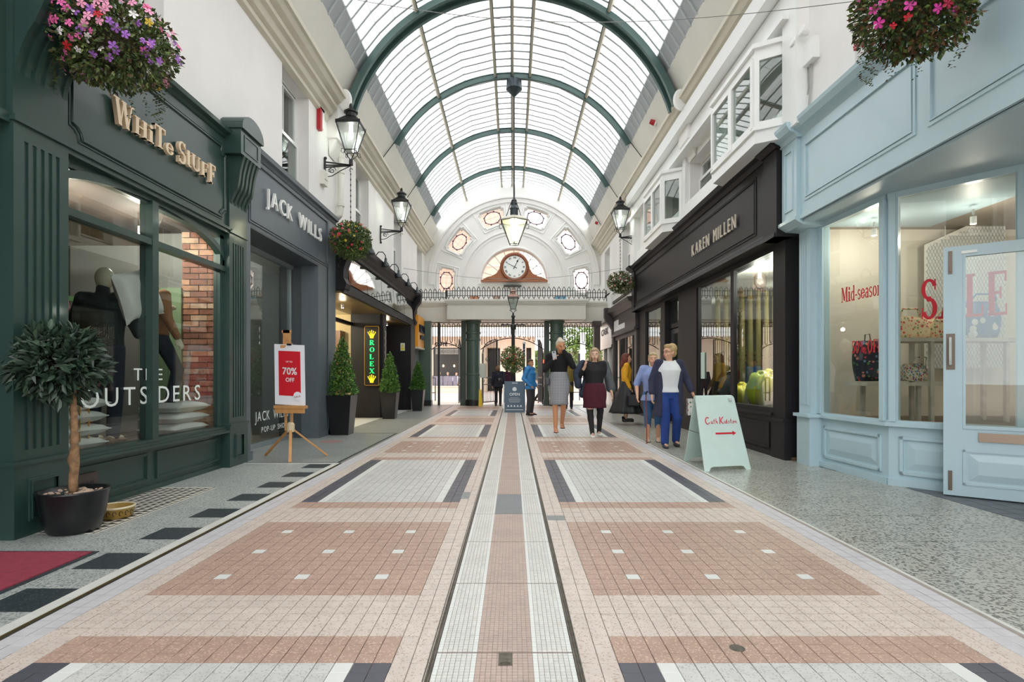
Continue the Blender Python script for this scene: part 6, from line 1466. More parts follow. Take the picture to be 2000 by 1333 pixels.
for sg in (-1, 1): m.tube([(sg*.033+.021*cos(a*pi/8), -.1, .01+.016*sin(a*pi/8)) for a in range(16)], .0022, 5, closed=True); m.tube([(sg*.054, -.098, .014), (sg*.078, 0, .014)], .002, 4)
m.tube([(-.012, -.104, .014), (.012, -.104, .014)], .002, 4); m.xf(Mh); m.build('glasses', IRON, t)
for s in 'LR': shoe(t, D['an'+s], (-.1, -1, 0), mat('navy_shoe', '2b2a3a', .5), k, 0)
m = MB(); w_ = D['wrR']; m.tube([w_+V(.03*cos(a*pi/6), .03*sin(a*pi/6), .01) for a in range(12)], .004, 4, closed=True); m.build('bracelet', BRASS, t)

# woman with a cane behind
t, D, Mh, k, bd = figure('woman in pale blue shirt half hidden behind the woman in the navy cardigan', (2.36, 9.3, 0), radians(-8), 1.5, 'd8a78c', J=dict(elL=(-.3, .03, 1.1), wrL=(-.3, -.12, .88)), build_=1.12)
top(t, D, k, mat('pale_blue_shirt', '8c9fd0', .8, var=.1), 'shirt', .78, .15, 1.25, 1.2, neck=False, hemw=.2); trousers(t, D, k, mat('mid_blue_cloth', '3f6a9c', .8, var=.15), b=1.1, ends=.2)
hair(t, Mh, 'b9a684', [((0, .05, .05), (.08, .07, .08))])
for s in 'LR': shoe(t, D['an'+s], (0, -1, 0), mat('beige_shoe', 'b9a698', .5), k, 0)
t = thing('walking_stick', 'thin red brown walking stick left of the navy cardigan woman', 'walking stick', (2.2, 9.05, 0), world=True)
m = MB(); m.tube([(2.2, 9.05, .02), (2.19, 9.08, .8)], .01, 6); m.build('shaft', mat('stick_red', '8c4a44', .4), t); m = MB(); m.tube([(2.19, 9.08, .8), (2.19, 9.06, .84), (2.19, 8.98, .85)], .013, 6); m.build('handle', BLK, t); m = MB(); m.cyl((2.2, 9.05, 0), (2.2, 9.05, .03), .016); m.build('ferrule', MATS['stick_red'], t)
t = thing('shopping_bag', 'small patterned bag hanging beside the navy cardigan woman', 'bag', (2.79, 8.7, .5), world=True)
m = MB(); m.obox((2.8, 8.68, .62), (V(.06, 0, 0), V(0, .04, 0), V(0, 0, .13))); m.build('body', flo('shopping_bag_print', 'd8d6d0', ['b4544f', '4f6f5d', 'd8d6d0', '5a6a8d'], 26, th2=.4), t); m = MB(); m.tube([(2.77, 8.68, .74), (2.8, 8.65, .82), (2.83, 8.68, .74)], .006, 5); m.build('handle', BLK, t)

# woman in yellow blouse, profile
t, D, Mh, k, bd = figure('auburn haired woman in yellow blouse and full black skirt, seen side on', (2.58, 12.55, .06), radians(86), 1.56, 'd6a488',
    J=dict(elL=(-.2, .05, 1.1), wrL=(-.2, -.06, .86), elR=(.2, .0, 1.1), wrR=(.19, -.12, .9)), build_=1.0)
top(t, D, k, mat('mustard_blouse', 'e0a21f', .7, var=.12, scale=8), 'blouse', .99, 1.0, 1.2, 1.05)
skirt(t, k, mat('black_taffeta', '1a1b20', .55, var=.2, scale=6), .22, 1.04, .42, .4, .13, .105, folds=9, amp=.09)
hair(t, Mh, '6b2f22', [((0, .07, -.03), (.08, .06, .14)), ((0, .1, -.13), (.07, .05, .1)), ((-.06, .03, -.03), (.03, .06, .08)), ((.06, .03, -.03), (.03, .06, .08))])
for s in 'LR': shoe(t, D['an'+s], (0, -1, 0), SKB, k, .06, 'wedge_sandal', wedge=True)
t = thing('handbag', 'small black handbag hanging at the yellow blouse woman\'s hand', 'handbag', (2.68, 12.3, .42), world=True)
m = MB(); m.obox((2.68, 12.22, .56), (V(.14, 0, 0), V(0, .05, 0), V(0, 0, .13))); m.build('body', mat('black_patent', '141417', .3, coat=.4), t, bevel=.03); m = MB(); m.tube([(2.6, 12.22, .68), (2.64, 12.22, .83), (2.72, 12.22, .83), (2.76, 12.22, .68)], .009, 5); m.build('handle', MATS['black_patent'], t)

# man in blue jacket
t, D, Mh, k, bd = figure('man in bright blue padded jacket standing by the open sign, hands in pockets', (.5, 15.5, 0), radians(62), 1.57, 'b98563',
    J=dict(elL=(-.25, .1, 1.1), wrL=(-.2, -.08, .92), elR=(.25, .1, 1.1), wrR=(.2, -.08, .92)), head_yaw=-28, build_=1.12)
top(t, D, k, mat('bright_blue_nylon', '2f7fc0', .5, var=.12, scale=10, bump=.5, bscale=14), 'padded_jacket', .78, 1.1, 1.35, 1.25, hemw=.18); garment(t, 'hood', MATS['bright_blue_nylon'], [('e', (0, .09*k, 1.42*k), (.12, .08, .06)), ('c', [V(0, -.02, 1.4)*k, V(0, .02, 1.45)*k], [.08, .075])])
trousers(t, D, k, mat('charcoal_cloth', '3a3a3e', .85, var=.12), b=1.12, wk=.08, wa=.068)
hair(t, Mh, '4a3b30', [((0, .03, .05), (.076, .08, .075))])
for s in 'LR': shoe(t, D['an'+s], (0, -1, 0), SKB, k, 0)
# woman from behind
t, D, Mh, k, bd = figure('woman in dark navy coat seen from behind at the gate with a small black bag', (-.52, 20.0, 0), radians(172), 1.47, 'c99d84', build_=1.1)
top(t, D, k, mat('dark_navy_coat', '232936', .8, var=.15), 'coat', .8, 1.0, 1.25, 1.2, hemw=.19); trousers(t, D, k, SKB); hair(t, Mh, '8b6a4d', [((0, .06, .0), (.085, .07, .1))])
for s in 'LR': shoe(t, D['an'+s], (0, -1, 0), SKB, k, 0)
t = thing('shoulder_bag', 'small black bag on the back of the dark coated woman at the gate', 'bag', (-.47, 19.8, .85), world=True)
m = MB(); m.ell((-.47, 19.8, .93), (.1, .04, .09), 12, 8); m.build('body', MATS['black_patent'], t, smooth=True); m = MB(); m.tube([(-.5, 19.82, 1.0), (-.52, 19.83, 1.15), (-.6, 19.88, 1.25)], .008, 5); m.build('strap', MATS['black_patent'], t)
t, D, Mh, k, bd = figure('person in plum coat standing behind the blue open sign', (-.22, 21.6, 0), radians(185), 1.46, 'c99d84', build_=1.1, voxel=.012)
top(t, D, k, mat('plum_coat', '4a2038', .8, var=.15), 'coat', .7, 1.0, 1.25, 1.25, hemw=.2); trousers(t, D, k, SKB); hair(t, Mh, '5d4636', [])
t, D, Mh, k, bd = figure('person in dark maroon coat walking beyond the blue jacket man', (1.2, 23.3, 0), radians(100), 1.45, 'a3785f', J=dict(knL=(-.09, -.15, .5), anL=(-.09, -.1, .085), knR=(.09, .02, .49), anR=(.09, .28, .12)), voxel=.012)
top(t, D, k, mat('dark_maroon_coat', '2f1c22', .8), 'coat', .72, 1.0, 1.2, 1.1, hemw=.17); trousers(t, D, k, SKB); hair(t, Mh, '251d1a', [])
for s in 'LR': shoe(t, D['an'+s], (0, -1, 0), SKB, k, 0)
t, D, Mh, k, bd = figure('person in mustard coat mostly hidden behind the checked skirt woman', (1.86, 18.3, 0), radians(170), 1.58, 'a3785f', J=dict(knL=(-.09, -.05, .5)), voxel=.012)
top(t, D, k, mat('mustard_coat', '7c6a2c', .8), 'coat', .6, 1.0, 1.2, 1.05, hemw=.17); trousers(t, D, k, SKB); hair(t, Mh, '2b2422', [])
for s in 'LR': shoe(t, D['an'+s], (0, -1, 0), SKB, k, 0, 'trainer', msole=WS)
# seated diners far away
for i, (x, hc, cc, lb) in enumerate([(-4.9, 'c7a873', '3a4450', 'blonde diner seated behind the cafe barrier at the left'), (-4.33, '8a7a70', '8f8791', 'grey clad diner seated in the middle behind the cafe barrier'), (-3.76, '4a3a33', 'c7d3de', 'diner in white seated at the right behind the cafe barrier')]):
    t, D, Mh, k, bd = figure(lb, (x, 37.0, -.35), radians(20*(i-1)), 1.68, 'd0a08a', J=dict(knL=(-.1, -.42, .86), knR=(.1, -.42, .86), anL=(-.1, -.44, .44), anR=(.1, -.44, .44), wrL=(-.1, -.25, 1.1), wrR=(.1, -.25, 1.1)), voxel=.02, face=False)
    top(t, D, k, mat('diner_top_%d' % i, cc, .8), 'top', .88, .9, 1.1, 1.0); hair(t, Mh, hc, [])
    c = thing('cafe_chair', 'dark cafe chair under the %s diner behind the barrier' % ['blonde', 'grey clad', 'white clad'][i], 'chair', (x, 37.05, 0), world=True)
    m = MB(); m.box(x-.2, x+.2, 36.85, 37.25, .4, .45); m.build('seat', IRON, c); m = MB(); m.box(x-.2, x+.2, 37.22, 37.26, .45, .9); m.build('backrest', IRON, c)
    for dx in (-.18, .18):
        for dy in (-.17, .17): m = MB(); m.box(x+dx-.015, x+dx+.015, 37.05+dy-.015, 37.05+dy+.015, 0, .4); m.build('leg', IRON, c)

# ---------------------------------------------------------------- mannequins and window props
MC = 'd8cfb8'
t, D, Mh, k, bd = figure('cream egg-headed mannequin in dark green jumper and jeans, seen from behind', (-3.88, 5.25, .475), radians(186), 1.68, MC, J=dict(elL=(-.29, -.06, 1.06), wrL=(-.27, -.16, 1.25), elR=(.25, .03, 1.12), hdL=(.1, -.3, .9)), head_yaw=50, mannequin=True, face=False, name='mannequin', cat='mannequin')
top(t, D, k, knit('dark_green_knit', '1d2b2d'), 'jumper', .93, 1.0, 1.15, 1.15); trousers(t, D, k, mat('dark_denim', '20273a', .85, var=.2, scale=30)); 
for s in 'LR': shoe(t, D['an'+s], (0, -1, 0), mat('brown_shoe', '8a6a4c', .5), k, 0)
t, D, Mh, k, bd = figure('headless mannequin in tan jumper holding its arm down beside the brick wall', (-3.92, 6.05, .68), radians(160), 1.6, MC, J=dict(elL=(-.26, .04, 1.12), wrL=(-.27, -.08, .9), elR=(.26, 0, 1.15), wrR=(.2, -.25, 1.25), knL=(-.12, -.2, .52), anL=(-.1, -.1, .085)), mannequin=True, face=False, name='mannequin', cat='mannequin', headless=True)
top(t, D, k, knit('tan_knit', '9a6b45'), 'jumper', .92, .95, 1.1, 1.2); trousers(t, D, k, MATS['dark_denim'])
for s in 'LR': shoe(t, D['an'+s], (0, -1, 0), mat('black_boot', '25222a', .5), k, 0)
t, D, Mh, k, bd = figure('headless mannequin in beige jumper half hidden behind the near pilaster', (-4.15, 4.5, .475), radians(120), 1.66, MC, mannequin=True, face=False, name='mannequin', cat='mannequin', headless=True, voxel=.012)
top(t, D, k, knit('beige_knit', 'a58a6c'), 'jumper', .92, 1.0, 1.1, 1.1); trousers(t, D, k, MATS['dark_denim'])
PIL = mat('white_cotton', 'e3dfdb', .8, var=.04, scale=6, bump=.5, bscale=12)
def pillow(label, c, u, v, w, hu, hv, th, cat='cushion', name='pillow', m_=None, group=None):
    """u,v half-axis directions of a plump pillow, w its normal"""
    t = thing(name, label, cat, c, world=True, group=group); u = Vector(u).normalized(); v = Vector(v).normalized(); w = Vector(w).normalized(); m = MB(); n = 14; c = Vector(c)
    def P(i, j, s):
        a = 2*i/n-1; b = 2*j/n-1; q = (max(0, 1-a**4)*max(0, 1-b**4))**.5
        pin = 1-.1*(1-abs(a))*(abs(b)**3)-.0; pin2 = 1-.1*(1-abs(b))*(abs(a)**3)
        return c+u*a*hu*pin2+v*b*hv*pin+w*s*th*q*(1+.08*sin(5*a+3*b))
    top_ = [P(i, j, 1) for j in range(n+1) for i in range(n+1)]; bot = [P(i, j, -1) for j in range(n+1) for i in range(n+1)]; fs = []
    for j in range(n):
        for i in range(n): a = j*(n+1)+i; fs.append((a, a+1, a+n+2, a+n+1)); b_ = (n+1)**2+a; fs.append((b_, b_+n+1, b_+n+2, b_+1))
    m.add(top_+bot, fs); m.build('cover', m_ or PIL, t, smooth=True)
    m = MB(); m.tube([c+u*a*hu+v*b*hv for a, b in ((-1, -1), (-.5, -.92), (0, -.9), (.5, -.92), (1, -1), (.92, -.5), (.9, 0), (.92, .5), (1, 1), (.5, .92), (0, .9), (-.5, .92), (-1, 1), (-.92, .5), (-.9, 0), (-.92, -.5))], .006, 5, closed=True); m.build('seam', m_ or PIL, t); return t
pillow('white pillow tilted against the shoulder of the egg-headed mannequin', (-3.64, 5.38, 1.9), (.1, .85, .3), (-.1, -.3, .9), (1, -.1, .1), .25, .24, .08)
SK = mat('white_sack', 'd4d3d0', .7, var=.08, scale=5, bump=.6, bscale=10)
for k_ in range(4): pillow('white sack, %s of the left stack in the green shop window' % ['lowest', 'second lowest', 'second highest', 'highest'][k_], (-3.83, 4.65+.03*(k_ % 2), .53+.115*k_), (0.1, 1, 0), (1, -.1, 0), (0, 0, 1), .3, .2, .062, 'sack', 'sack', SK, 'sacks in the left stack')
for k_ in range(3): pillow('white sack, %s of the right stack by the brick wall' % ['lowest', 'middle', 'highest'][k_], (-3.79, 6.2+.02*k_, .53+.115*k_), (0, 1, 0), (1, 0, 0), (0, 0, 1), .33, .2, .062, 'sack', 'sack', SK, 'sacks in the right stack')
LM = leafmats('dead', ['7a5a3c', '5f4630', '94724c'], .8)
m = MB(); rg = random.Random(9)
for i in range(330):
    x = rg.uniform(-4.3, -3.62); y = rg.uniform(4.1, 6.8); a = rg.uniform(0, 6.28); l = rg.uniform(.02, .035); u = V(cos(a), sin(a), rg.uniform(-.2, .3)); s_ = V(-sin(a), cos(a), 0)*l*.5; p = V(x, y, .466+rg.random()*.01)
    m.add([p, p+u*l*.5+s_, p+u*l, p+u*l*.5-s_], [(0, 1, 2, 3)], rg.randrange(3))
for i in range(90):
    a = rg.uniform(0, 6.28); l = .03; p = V(rg.uniform(-3.95, -3.65), rg.uniform(5.95, 6.5), .835+rg.random()*.02); u = V(cos(a), sin(a), .2); s_ = V(-sin(a), cos(a), 0)*l*.5
    m.add([p, p+u*l*.5+s_, p+u*l, p+u*l*.5-s_], [(0, 1, 2, 3)], rg.randrange(3))
tag(m.build('dry_leaves', LM), 'scattered brown dry leaves over the window floor and sacks', 'leaves', kind='stuff')
def flamingo(label, c, hx, s=1, flip=1):
    t = thing('flamingo_ornament', label, 'ornament', (c[0], c[1], .465), world=True); c = V(*c); pk = mat('flamingo_'+hx, hx, .4)
    m = MB(); m.ell(c, (.05*s, .13*s, .075*s), 14, 10); m.cap(c+V(0, .1*s, 0), c+V(0, .17*s, -.05*s), .03*s, .012*s); b = m.build('body', pk, t, smooth=True)
    m = MB(); m.tube([c+V(0, -.1, .03)*s, c+V(0, -.15, .1)*s, c+V(0, -.11, .2)*s, c+V(0, -.07, .26)*s, c+V(0, -.09, .32)*s, c+V(0, -.14, .33)*s, c+V(0, -.17, .29)*s], [.028*s, .02*s, .016*s, .016*s, .02*s, .024*s, .014*s], 8); m.build('neck', pk, t, smooth=True)
    m = MB(); m.tube([c+V(0, -.17, .29)*s, c+V(0, -.185, .25)*s, c+V(0, -.17, .225)*s], [.014*s, .01*s, .003*s], 6); m.build('beak', BLK, t)
    for d in (-.03, .04): m = MB(); m.tube([c+V(d*.4, d, -.06*s), V(c.x, c.y+d*1.3, .465)], .006, 5); m.build('leg', mat('gold_wire', 'b98b3c', .4, .5), t)
flamingo('pale pink flamingo ornament behind the bay tree crown', (-3.66, 4.62, 1.42), 'e58c98'); flamingo('bright red flamingo ornament beside the standing mannequin\'s legs', (-3.66, 4.72, 1.08), 'd8283c')
# ---------------------------------------------------------------- bay tree in black pot
BLKPOT = mat('glossy_black_pot', '0f0f13', .35, coat=.15, var=.1); SOIL = mat('gravel_soil', '9b7d68', .9, var=.4, scale=40, bump=.8, bscale=90)
t = thing('bay_tree', 'round-headed bay tree in an oval black pot, nearest left', 'plant', (-3.15, 3.95, 0), world=True)
bx, by = -3.15, 3.97
m = MB(); m.lathe((bx, by, 0), [(.14, 0), (.16, .02), (.19, .12), (.205, .24), (.213, .285), (.218, .3), (.2, .3), (.19, .27)], 28); pot = m.build('pot', BLKPOT, t, smooth=True)
m = MB(); m.lathe((bx, by, 0), [(0, .262), (.192, .262), (.19, .268), (.001, .27)], 24); m.build('soil', SOIL, t)
rg = random.Random(4); pb = None
for i in range(60):
    a = rg.uniform(0, 6.28); r = .18*rg.random()**.5
    if pb is None: m = MB(); m.ell((0, 0, 0), (.018, .013, .009), 7, 5); pb = m.build('pebble', mat('pebble', 'b7a08c', .8, var=.3, scale=30), None, smooth=True); pb.parent = t; o = pb
    else: o = pb.copy(); C.objects.link(o)
    o.location = Vector((bx+r*cos(a), by+r*sin(a), .274))-ORG[t.name]; o.rotation_euler = (rg.uniform(-.4, .4), rg.uniform(-.4, .4), a); k_ = rg.uniform(.7, 1.3); o.scale = (k_, k_, k_)
BARK = mat('tan_bark', '8f6f50', .85, var=.35, scale=25, bump=.6, bscale=60)
m = MB(); m.tube([(bx, by, .26), (bx-.005, by, .36), (bx+.005, by, .46), (bx-.002, by, .52), (bx+.008, by, .6), (bx+.004, by, .8), (bx-.01, by, 1.05)], [.03, .028, .03, .036, .024, .021, .018], 10)
m.build('trunk', BARK, t, smooth=True)
cc = V(bx-.1, by-.02, 1.2); m = MB()
for k_ in range(16):
    a = k_*2.4; e = cc+V(.2*cos(a), .2*sin(a), .18*sin(k_*1.3)); m.tube([V(bx, by, .98), (V(bx, by, .98)+e)/2+V(0, 0, .04), e], [.009, .006, .003], 5)
m.build('branches', BARK, t)
BL = leafmats('bay', ['33483a', '2b3d33', '465c49', '3b5140'], .38)
def leafmesh(L_, W_):
    m = MB(); P = [(0, 0, 0), (L_*.25, W_*.38, .004), (L_*.6, W_*.5, .003), (L_, 0, -.012*L_/.1), (L_*.6, -W_*.5, .003), (L_*.25, -W_*.38, .004), (L_*.3, 0, -.006), (L_*.65, 0, -.009)]
    m.add(P, [(0, 6, 1), (1, 6, 7, 2), (2, 7, 3), (0, 5, 6), (5, 4, 7, 6), (4, 3, 7)]); return m
lp = []
for i in range(4): o = leafmesh(.085, .03).build('leaf', BL[i], None, smooth=True); o.parent = t; lp.append(o)
cnt = 0; fol = MB(); rg = random.Random(12); org = ORG[t.name]
used = [0]*4
for i in range(2300):
    d = V(rg.gauss(0, 1), rg.gauss(0, 1), rg.gauss(0, 1)).normalized(); k_ = .45+.55*rg.random()**.6
    lump = 1+.1*sin(4*atan2(d.y, d.x)+2*d.z)+.08*sin(7*d.z+3)
    p = cc+V(d.x*.25, d.y*.27, d.z*.245)*k_*lump
    out = (d+V(rg.gauss(0, .85), rg.gauss(0, .85), rg.gauss(0, .85)+.1)).normalized()
    q = out.to_track_quat('X', 'Z'); q = q @ Matrix.Rotation(rg.uniform(-1.2, 1.2), 3, 'X').to_quaternion(); s_ = rg.uniform(.8, 1.25); mi = rg.randrange(4)
    if k_ > .82 and d.y < .35 and cnt < 296:
        if used[mi] == 0: o = lp[mi]; used[mi] = 1
        else: o = lp[mi].copy(); C.objects.link(o)
        o.location = p-org; o.rotation_mode = 'QUATERNION'; o.rotation_quaternion = q; o.scale = (s_, s_, s_); cnt += 1
    else:
        L_ = leafmesh(.085*s_, .03*s_); M_ = Matrix.Translation(p) @ q.to_matrix().to_4x4(); L_.xf(M_); fol.add(L_.v, L_.f, mi)
fol.m = fol.m; fol.build('foliage', BL, t, kind='stuff')
t = thing('dog_bowl', 'low cream and mustard water bowl with a brown scroll band by the pot', 'bowl', (-3.13, 4.32, 0), world=True)
m = MB(); m.lathe((-3.13, 4.36, 0), [(.1, 0), (.115, .01), (.13, .075), (.135, .085), (.12, .085), (.105, .03), (.001, .025)], 26); m.build('bowl', mat('mustard_glaze', 'a38440', .4), t, smooth=True)
m = MB(); m.tube([(-3.13+.128*cos(a*pi/14), 4.36+.128*sin(a*pi/14), .085) for a in range(28)], .009, 6, closed=True); m.build('rim', mat('cream_glaze', 'ddd0b0', .3), t, smooth=True)
m = MB()
for k_ in range(10):
    a = -pi*.95+k_*.33; R = [V(-3.13, 4.36, .045)+V(cos(a+.09*cos(b)), sin(a+.09*cos(b)), 0)*.1265+V(0, 0, .018*sin(b)) for b in [j*pi/5 for j in range(8)]]; m.tube(R, .003, 4)
m.build('scroll_band', mat('brown_glaze', '3b2618', .4), t, kind='stuff')
t = thing('welcome_plate', 'dark engraved plate leaning on the green shop wall behind the pot', 'plaque', (-3.48, 4.45, 0), world=True)
m = MB(); m.prism([(-3.47, 4.18, 0), (-3.47, 4.66, 0), (-3.5, 4.66, .31), (-3.5, 4.18, .31)], (-.015, 0, 0)); m.build('plate', mat('dark_wood_plaque', '4c3f3a', .5, var=.2), t)
flat_text('WELCOME', (-3.478, 4.22, .2), (0, 1, 0), (-.1, 0, 1), .05, .4, mat('engraved_letter', '231c1a', .6), t)

# ---------------------------------------------------------------- hanging baskets
def flower_mesh(r):
    m = MB()
    for k_ in range(5):
        a = 2*pi*k_/5; b0 = a-.5; b1 = a+.5
        m.add([(0, 0, .002), (r*.7*cos(b0), r*.7*sin(b0), .004), (r*cos(a-.2), r*sin(a-.2), 0), (r*cos(a+.2), r*sin(a+.2), 0), (r*.7*cos(b1), r*.7*sin(b1), .004)], [(0, 1, 2), (0, 2, 3), (0, 3, 4)])
    m.add([(r*.16*cos(j*pi/3), r*.16*sin(j*pi/3), .006) for j in range(6)], [tuple(range(6))]); return m
def basket(label, c, rad, cols, greens, nl, nf, fr, seed, chain_top=None, leafL=.05, trail=14, cluster=None, group=None):
    t = thing('hanging_basket', label, 'hanging basket', c, world=True); c = V(*c); rg = random.Random(seed)
    m = MB(); m.rings([(c.z-rad[2]*.55, c.x, c.y, rad[0]*.15, rad[0]*.15), (c.z-rad[2]*.4, c.x, c.y, rad[0]*.4, rad[0]*.4), (c.z-.02, c.x, c.y, rad[0]*.55, rad[0]*.55), (c.z, c.x, c.y, rad[0]*.55, rad[0]*.55)], 16); m.build('liner', mat('moss_liner', '3d3a26', .9, bump=.6), t)
    gl = leafmats('basket%d' % seed, greens, .5); m = MB()
    leaves(m, c, rad, nl, leafL, leafL*.55, len(gl), seed, shell=.5, droop=.2); leaves(m, c+V(rad[0]*.2, -rad[1]*.2, -rad[2]*.3), (rad[0]*.8, rad[1]*.7, rad[2]*.8), nl//3, leafL, leafL*.5, len(gl), seed+50, shell=.5, droop=.4)
    for k_ in range(trail):
        a = rg.uniform(0, 6.28); p = c+V(rad[0]*.8*cos(a), rad[1]*.8*sin(a), -rad[2]*.5); n_ = int(rg.uniform(6, 16)); 
        for j in range(n_):
            q = p+V(.02*sin(j), .02*cos(j*1.3), -j*.022)
            for sg in (-1, 1):
                u = V(sg*cos(a+j), sin(a+j)*sg, -.3).normalized()*.022; s_ = V(-u.y, u.x, 0)*.4; m.add([q, q+u*.5+s_, q+u, q+u*.5-s_], [(0, 1, 2, 3)], rg.randrange(len(gl)))
    m.build('foliage', gl, t, kind='stuff')
    prots = []
    for hx in cols: o = flower_mesh(fr).build('flower', mat('petal_'+hx, hx, .5), None); o.parent = t; prots.append(o)
    us = [0]*len(cols)
    for i in range(nf):
        for _ in range(20):
            d = V(rg.gauss(0, 1), rg.gauss(0, 1)-.4, rg.gauss(0, 1)).normalized()
            if d.z > -.75: break
        p = c+V(d.x*rad[0], d.y*rad[1], d.z*rad[2])*rg.uniform(.92, 1.06); mi = rg.randrange(len(cols)) if cluster is None else cluster(d, rg)
        if i < len(cols) and us[i] == 0: mi = i
        if us[mi] == 0: o = prots[mi]; us[mi] = 1
        else: o = prots[mi].copy(); C.objects.link(o)
        dd = (d+V(rg.gauss(0, .3), rg.gauss(0, .3)-.3, rg.gauss(0, .3))).normalized()
        o.location = p-ORG[t.name]; o.rotation_mode = 'QUATERNION'; o.rotation_quaternion = dd.to_track_quat('Z', 'Y'); s_ = rg.uniform(.7, 1.2); o.scale = (s_, s_, s_)
    if chain_top:
        tp = V(*chain_top); m = MB(); n_ = int((tp.z-c.z-rad[2]*.2)/.035)
        ap = V(c.x, c.y, c.z+rad[2]*1.1)
        for a in (0, 2.1, 4.2): m.tube([c+V(rad[0]*.5*cos(a), rad[0]*.5*sin(a), 0), ap], .004, 4)
        m.tube([ap, tp], .006, 5)
        for k_ in range(int((tp.z-ap.z)/.05)): z = ap.z+.05*k_; m.ell((ap.x, ap.y, z), (.012 if k_ % 2 else .005, .005 if k_ % 2 else .012, .026), 6, 4)
        m.build('chain', IRON, t, kind='stuff')
    return t
basket('large hanging basket of pink, lilac and white busy lizzies over the green sign', (-3.02, 4.17, 3.62), (.46, .38, .32), ['e86fb0', 'f0a3c4', 'f3eef0', 'a86ccb', 'c0202c', 'd2b23a'], ['4c6332', '3a4f28', '6f8146', '5b5232'], 3000, 210, .03, 21, (-3.02, 4.17, 5.3), leafL=.045, trail=26,
       cluster=lambda d, r: (0 if d.x < 0 else (3 if d.z < .1 and r.random() < .7 else 1)) if r.random() < .7 else r.choice([0, 1, 2, 2, 4, 5]))
basket('round hanging basket with small red, pink and yellow flowers under the first left lantern', (-3.0, 10.25, 3.62), (.38, .36, .34), ['d8324a', 'e0566c', 'd6c23e'], ['4e6630', '39502a', '6d7f3f'], 2600, 52, .028, 22, (-3.0, 10.25, 4.98), leafL=.05, trail=16)
basket('hanging basket of cream and pink trailing flowers under the right lantern', (3.02, 15.5, 3.72), (.36, .34, .3), ['e8dcc8', 'd98a92', 'f0ece2'], ['5a6a3c', '43552f', '7d8450'], 1800, 60, .03, 23, (3.02, 15.5, 4.95), leafL=.055)
basket('dark leaved hanging basket with red and magenta flowers over the blue fascia', (2.97, 4.12, 3.86), (.4, .36, .36), ['cf1f35', 'd83fa0', 'a81c40'], ['3f5526', '2d401d', '5f6f30', '6a4a30'], 3000, 44, .034, 24, (2.97, 4.12, 5.4), leafL=.05, trail=16)

# ---------------------------------------------------------------- lanterns
LB = mat('frosted_bulb', 'fff8ea', .5, emit=9)
def lantern_head(t, c, s=1.0, copper=False, n=4, rot=pi/4, lit=True):
    """four-sided tapering street lantern; c is the bottom centre"""
    c = V(*c); hm = mat('copper_brown', '9a7a6c', .5, .3) if copper else IRON
    def sq(r, z): return [c+V(r*cos(rot+2*pi*i/n), r*sin(rot+2*pi*i/n), z) for i in range(n)]
    b, tp = sq(.13*s, .0), sq(.3*s, .46*s)
    m = MB()
    for i in range(n): m.bar(b[i], tp[i], .016*s, .016*s, (0, .1, 1)); m.bar(b[i], b[(i+1) % n], .014*s, .014*s); m.bar(tp[i], tp[(i+1) % n], .03*s, .03*s); m.ell(tp[i]+V(0, 0, .03*s), .018*s, 6, 4)
    m.build('lantern_frame', IRON, t)
    for i in range(n):
        g = MB(); g.prism([b[i]*.97+c*.03, b[(i+1) % n]*.97+c*.03, tp[(i+1) % n]*.98+c*.02, tp[i]*.98+c*.02], (0, 0, .002)); g.build('pane', LGLASS, t)
    m = MB(); m.loft([sq(.32*s, .46*s), sq(.3*s, .5*s), sq(.13*s, .62*s), sq(.1*s, .64*s)]); m.lathe(c, [(.1*s, .63*s), (.1*s, .7*s), (.13*s, .71*s), (.13*s, .73*s), (.06*s, .78*s), (.03*s, .8*s), (.035*s, .83*s), (.03*s, .86*s), (.008*s, .89*s)], 10); m.build('lantern_roof', hm, t)
    m = MB(); m.ell(c+V(0, 0, .3*s), (.045*s, .045*s, .085*s), 10, 8); m.cyl(c+V(0, 0, .38*s), c+V(0, 0, .5*s), .03*s); m.build('bulb', LB if lit else mat('unlit_bulb', 'd9d6cc', .4), t, smooth=True)
    if lit:
        ld = bpy.data.lights.new('lantern_light', 'POINT'); ld.energy = 1.5; ld.shadow_soft_size = .06; lo = bpy.data.objects.new('lantern_light', ld); C.objects.link(lo); lo.parent = t; lo.location = c+V(0, 0, .2*s)-ORG[t.name]
    m = MB()
    for i in range(n):
        e = (b[i]-c).normalized(); m.tube([b[i], b[i]+V(0, 0, -.05*s)+e*.0, c+e*.06*s+V(0, 0, -.12*s), c+V(0, 0, -.17*s)], .009*s, 5)
        m.tube([b[i], b[i]+e*.06*s+V(0, 0, .0), b[i]+e*.07*s+V(0, 0, -.06*s), b[i]+e*.02*s+V(0, 0, -.08*s), b[i]+e*.01*s+V(0, 0, -.04*s)], .006*s, 4)
    m.cyl(c+V(0, 0, -.16*s), c+V(0, 0, -.26*s), .035*s, .04*s); m.build('cradle', IRON, t)
